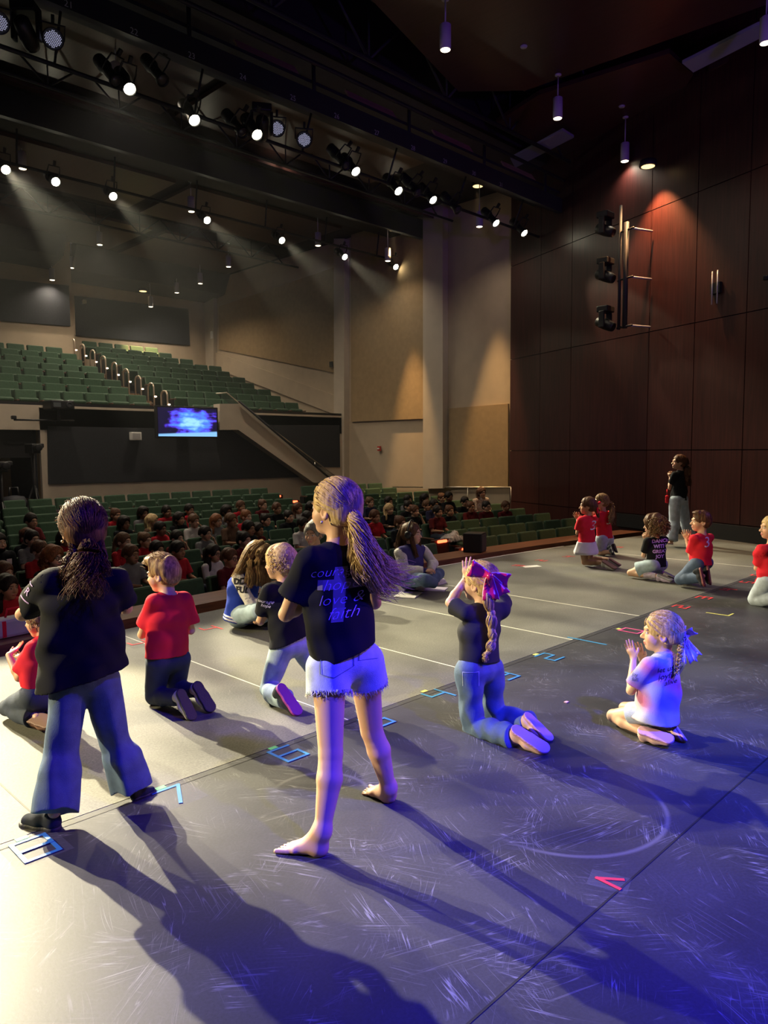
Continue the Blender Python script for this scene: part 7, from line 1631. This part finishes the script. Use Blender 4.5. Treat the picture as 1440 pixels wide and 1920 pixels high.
AUD = [  # head pixel, kind, hair, shirt, skin, turn, label
 (7, 1018, 'man', 'black', 'black', 'light', 0.3, 'bearded man with dark hair in a black tee at the left edge of the audience'),
 (24, 1008, 'boy', 'dark', 'black', 'tan', 0.5, 'dark haired child just behind the bearded man at the left edge'),
 (68, 977, 'boy', 'black', 'maroon', 'light', 0.4, 'boy in a maroon shirt sitting alone, left of the standing girl in jeans'),
 (56, 1001, 'tied', 'black', 'grey', 'light', 0.3, 'girl with pulled back dark hair in front of the maroon shirted boy at the left'),
 (69, 1019, 'lean', 'dark', 'red', 'light', 0.5, 'child with a hand at the face, left of the curly haired woman'),
 (81, 1016, 'mop', 'black', 'red', 'brown', 0.6, 'dark haired child in red and white looking down behind the curly haired woman'),
 (106, 1046, 'woman', 'red', 'black', 'fair', 0.5, 'woman with curly auburn hair and glasses partly behind the standing girl in jeans'),
 (5, 1076, 'boy', 'dark', 'red', 'fair', 0.5, 'boy in a red shirt low at the left edge of the audience'),
 (47, 1093, 'long', 'black', 'red', 'tan', 0.5, 'girl with long dark hair in red at the left, nearest the stage'),
 (217, 966, 'tied', 'dark', 'red', 'tan', 0.3, 'child in red, farthest of those just right of the standing girl in jeans'),
 (232, 985, 'mop', 'black', 'black', 'light', 0.4, 'boy with a black fringe just right of the head of the standing girl in jeans'),
 (228, 1014, 'pony', 'brown', 'red', 'light', 0.7, 'girl in red with a side ponytail close beside the shoulder of the standing girl'),
 (220, 1041, 'boy', 'dark', 'grey', 'tan', 0.4, 'child whose face peeks over a seat by the shoulder of the standing girl'),
 (269, 967, 'mop', 'black', 'grey', 'light', 0.3, 'child with a flat black fringe up the hall above the kneeling boy in red'),
 (284, 982, 'long', 'blond', 'brown', 'fair', 0.9, 'blond haired child bending down among the dark haired audience'),
 (312, 961, 'boy', 'black', 'red', 'tan', 0.2, 'boy in red with broad shoulders, upper middle of the left audience'),
 (295, 992, 'lean', 'black', 'red', 'brown', 0.6, 'boy in red leaning his arm over the seat above the kneeling boy in red'),
 (270, 1014, 'tied', 'brown', 'red', 'light', 0.6, 'girl in red with hair tied up, left above the kneeling boy in red'),
 (337, 980, 'long', 'black', 'black', 'light', 0.3, 'girl with long black hair, middle of the left audience beside the boy touching his face'),
 (349, 961, 'lean', 'black', 'red', 'tan', 0.2, 'boy in red touching his face, upper middle of the left audience'),
 (364, 978, 'lean', 'brown', 'white', 'light', 0.3, 'child in a pale shirt, hand at the mouth, right of the long black haired girl'),
 (332, 1015, 'lean', 'black', 'maroon', 'light', 0.4, 'child in maroon covering the face with a hand above the kneeling boy in red'),
 (293, 1031, 'boy', 'black', 'maroon', 'light', 0.3, 'boy in a maroon shirt directly above the hair of the kneeling boy in red'),
 (341, 1033, 'boy', 'black', 'red', 'tan', 0.4, 'boy in a red jacket just right of the head of the kneeling boy in red'),
 (383, 1001, 'lean', 'black', 'grey', 'light', 0.5, 'boy in grey drinking, with a thick black fringe, middle of the left audience'),
 (404, 977, 'long', 'red', 'grey', 'fair', 0.3, 'girl with long auburn hair and a printed grey sweater in the audience'),
 (414, 960, 'mop', 'black', 'grey', 'light', 0.4, 'child in a dark hood above the auburn haired girl'),
 (415, 975, 'boy', 'brown', 'brown', 'tan', 0.4, 'small child between the auburn haired girl and the aisle'),
 (455, 950, 'boy', 'dark', 'red', 'light', 0.2, 'boy in red sitting high up near the dark aisle panels'),
 (463, 969, 'tied', 'red', 'red', 'fair', 0.4, 'child with reddish hair in red above the woman in the royal blue jacket'),
 (444, 985, 'boy', 'black', 'black', 'tan', 0.3, 'dim dark haired child just above the hair of the woman in the royal blue jacket'),
 (456, 1005, 'tied', 'black', 'maroon', 'light', 0.4, 'girl with a sparkling hair band right behind the woman in the royal blue jacket'),
 (472, 998, 'boy', 'black', 'maroon', 'tan', 0.4, 'child beside the girl with the sparkling hair band'),
 (490, 985, 'tied', 'black', 'teal', 'light', 0.3, 'child in teal above the curly haired kneeling child'),
 (497, 953, 'tied', 'dark', 'maroon', 'light', 0.3, 'child in maroon left of two red aisle lights'),
 (521, 954, 'boy', 'dark', 'black', 'light', 0.2, 'child just below the rearmost red aisle light'),
 (405, 1039, 'long', 'black', 'white', 'fair', 0.5, 'girl with glasses and long black hair beside the woman in the royal blue jacket'),
 (426, 1047, 'boy', 'dark', 'maroon', 'light', 0.5, 'child next to the girl with glasses and long black hair'),
 (538, 969, 'tied', 'black', 'black', 'light', 0.1, 'girl in black, left of the boy in a white tee'),
 (556, 984, 'boy', 'black', 'white', 'tan', 0.1, 'boy in a white tee in front of the girl in black'),
 (560, 954, 'long', 'dark', 'white', 'light', 0.2, 'woman in white with arms up left of the tall girl with the ponytail'),
 (575, 952, 'long', 'black', 'brown', 'tan', 0.3, 'dark haired woman close behind the face of the tall ponytail girl'),
 (573, 971, 'boy', 'black', 'grey', 'tan', 0.4, 'child squeezed behind the chin of the tall ponytail girl'),
 (689, 942, 'tied', 'brown', 'navy', 'light', 0.0, 'child in navy at the right of the tall ponytail girl, high in the hall'),
 (695, 957, 'boy', 'dark', 'red', 'light', 0.0, 'boy in a red sweatshirt with white lettering right of the tall ponytail girl'),
 (723, 941, 'boy', 'black', 'black', 'tan', 0.0, 'dim child above the blond child near the tall black stand'),
 (727, 955, 'long', 'blond', 'black', 'fair', 0.0, 'blond child below the tall black stand'),
 (740, 963, 'tied', 'dark', 'black', 'light', 0.1, 'child in black directly above the woman with headphones'),
 (758, 949, 'tied', 'black', 'black', 'light', 0.0, 'child left of two faces above the headphone woman'),
 (764, 938, 'boy', 'black', 'grey', 'light', 0.0, 'small face high above the headphone woman'),
 (780, 959, 'lean', 'dark', 'black', 'light', 0.2, 'child with hands at the cheeks right above the headphone woman'),
 (789, 935, 'long', 'black', 'black', 'light', 0.2, 'girl with dark hair in the third row from the rear, right of the headphone woman'),
 (797, 948, 'boy', 'brown', 'black', 'light', -0.1, 'boy with a brown fringe right above the headphone woman'),
 (820, 934, 'tied', 'dark', 'black', 'tan', -0.1, 'child near a bright phone light below the tan wall rail'),
 (820, 947, 'boy', 'black', 'navy', 'tan', -0.1, 'dim dark haired child below the bright phone light'),
 (824, 960, 'boy', 'black', 'maroon', 'light', -0.1, 'child in maroon in front of the dim child, right of the headphone woman'),
 (842, 958, 'tied', 'dark', 'black', 'tan', -0.2, 'child next to the child in maroon, right of the headphone woman'),
 (846, 930, 'boy', 'black', 'black', 'brown', 0.0, 'dim child nearest the tan wall rail'),
 (874, 941, 'boy', 'black', 'black', 'light', -0.2, 'boy with black hair left of the woman with sunglasses on her head'),
 (904, 924, 'lady', 'dark', 'floral', 'light', -0.2, 'woman in a pale patterned top with sunglasses on her head at the back right'),
 (891, 951, 'tied', 'dark', 'maroon', 'tan', -0.2, 'left one of two children in front of the woman with sunglasses'),
 (913, 950, 'tied', 'black', 'maroon', 'light', -0.2, 'right one of two children in front of the woman with sunglasses'),
 (954, 950, 'boy', 'dark', 'maroon', 'tan', -0.3, 'child at the far right end of the audience by the wood wall'),
]
used_proto = set()
for (px, py, kind, hair, shirt, sk, turn, lab) in AUD:
    adult = kind in ('man', 'woman', 'lady'); hc = 1.145 if adult else 0.985; best = None
    v = ray(px, py)
    for s in lower_seats:       # the free seat whose occupant's head comes nearest to the sight line
        if s[5]: continue
        q = np.array((s[1], s[2] - 0.045, rowTop(s[0]) - 0.86 + hc)); d = q - CAM; t = d @ nrm(v); e = np.linalg.norm(d - nrm(v) * t)
        if best is None or e < best[0]: best = (e, s, q, CAM + nrm(v) * t - q)
    e, s, q, off = best; s[5] = True; k = s[0]; x = s[1] + max(-0.06, min(0.06, off[0])); dz = off[2]
    src = PROTO[kind]
    if kind in used_proto: o = copy_tree(src)
    else: o = src; used_proto.add(kind)
    o.location = (x, rowY(k, x) + 0.02, rowTop(k) - 0.86 + max(-0.08, min(0.12, dz))); o.rotation_euler = (0, 0, -(x - 7.2) / 40 + turn * 0.5)
    tag(o, lab, 'person', 'audience in the lower hall')
    for ch in o.children:
        nm = ch.name.split('.')[0]
        if nm == 'body': ch.data = skin_copy(ch.data, sk)
        elif nm in ('shirt', 'hair', 'beard', 'curl'):
            ch.data = ch.data if False else ch.data
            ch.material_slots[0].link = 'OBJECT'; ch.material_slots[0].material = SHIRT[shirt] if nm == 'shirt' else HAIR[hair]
    if 'glasses' in lab: add_glasses(o, M_LAMPBODY, 1.1 if adult else 1.04, hc)
    if kind == 'lady':
        g_ = add_glasses(o, M_LAMPBODY, 1.1, hc); g_.name = 'sunglasses'; g_.location = (0, 0.045, 0.085)
    if lab.startswith('bearded'):
        ts = [c_ for c_ in o.children if c_.name.startswith('shirt')][0]; MB().box((0, 0, 0), (0.07, 0.006, 0.07), bev=0.002).build('logo', M_PRINTW, ts).location = (0.075, -0.165, 0.90)
for kk, src in PROTO.items():
    if kk not in used_proto:
        for ch in list(src.children): bpy.data.objects.remove(ch)
        bpy.data.objects.remove(src)
place_lower()

# ------------------------------------------------------------------ loose belongings
p = at_z(24, 1188, 0.0); bg = thing('tote_bag', 'white bag with red stripes on the wooden ledge at the left edge', 'bag', (p[0], edgeY(p[0]) + 0.62, 0.0), 0.15)
MB().box((0, 0, 0.085), (0.40, 0.16, 0.17), bev=0.03).build('bag_body', cloth('white_canvas', (0.45, 0.42, 0.40)), bg)
for x_ in (-0.13, 0.10): MB().box((x_, -0.079, 0.085), (0.035, 0.006, 0.14), bev=0.002).build('stripe', M_TEERED, bg)
MB().tube([(-0.08, 0, 0.165), (-0.06, 0, 0.24), (0.06, 0, 0.24), (0.08, 0, 0.165)], 0.010).build('handle', M_TEERED, bg)
p = at_y(846, 1012, 8.55); V, Fq = field_mesh([el((0, 0, 0.03), (0.20, 0.12, 0.07)), el((0.12, 0.02, 0.07), (0.09, 0.08, 0.09)), rc((-0.15, -0.05, 0.02), (0.18, -0.1, 0.03), 0.05, 0.04)], 0.012, lambda P: wrinkle(P, 4, 0.02, 40), None, 0)
o = mesh_obj('crumpled_jacket', V, Fq, mat('grey_white_cloth', (0.34, 0.33, 0.33), 0.9, noise=0.5, nscale=20)); o.location = p; tag(o, 'crumpled grey and white jacket left on a seat by the front red aisle lights', 'jacket')

# ------------------------------------------------------------------ stage haze hanging in the hall
m = bpy.data.materials.new('stage_haze'); m.use_nodes = True; nt = m.node_tree; nt.nodes.remove(nt.nodes['Principled BSDF'])
vs_ = nd(nt, 'ShaderNodeVolumeScatter'); vs_.inputs['Color'].default_value = (0.92, 0.96, 1.0, 1); vs_.inputs['Density'].default_value = 0.0012; vs_.inputs['Anisotropy'].default_value = 0.35
L(nt, vs_.outputs[0], nt.nodes['Material Output'].inputs['Volume'])
o = MB().box((6.5, 14.9, 4.4), (17.4, 15.6, 7.0)).build('haze', m); tag(o, 'thin stage haze hanging under the lamp bars', 'haze', kind='stuff')
S.cycles.volume_bounces = 0; S.cycles.volume_step_rate = 4.0; S.cycles.volume_max_steps = 64
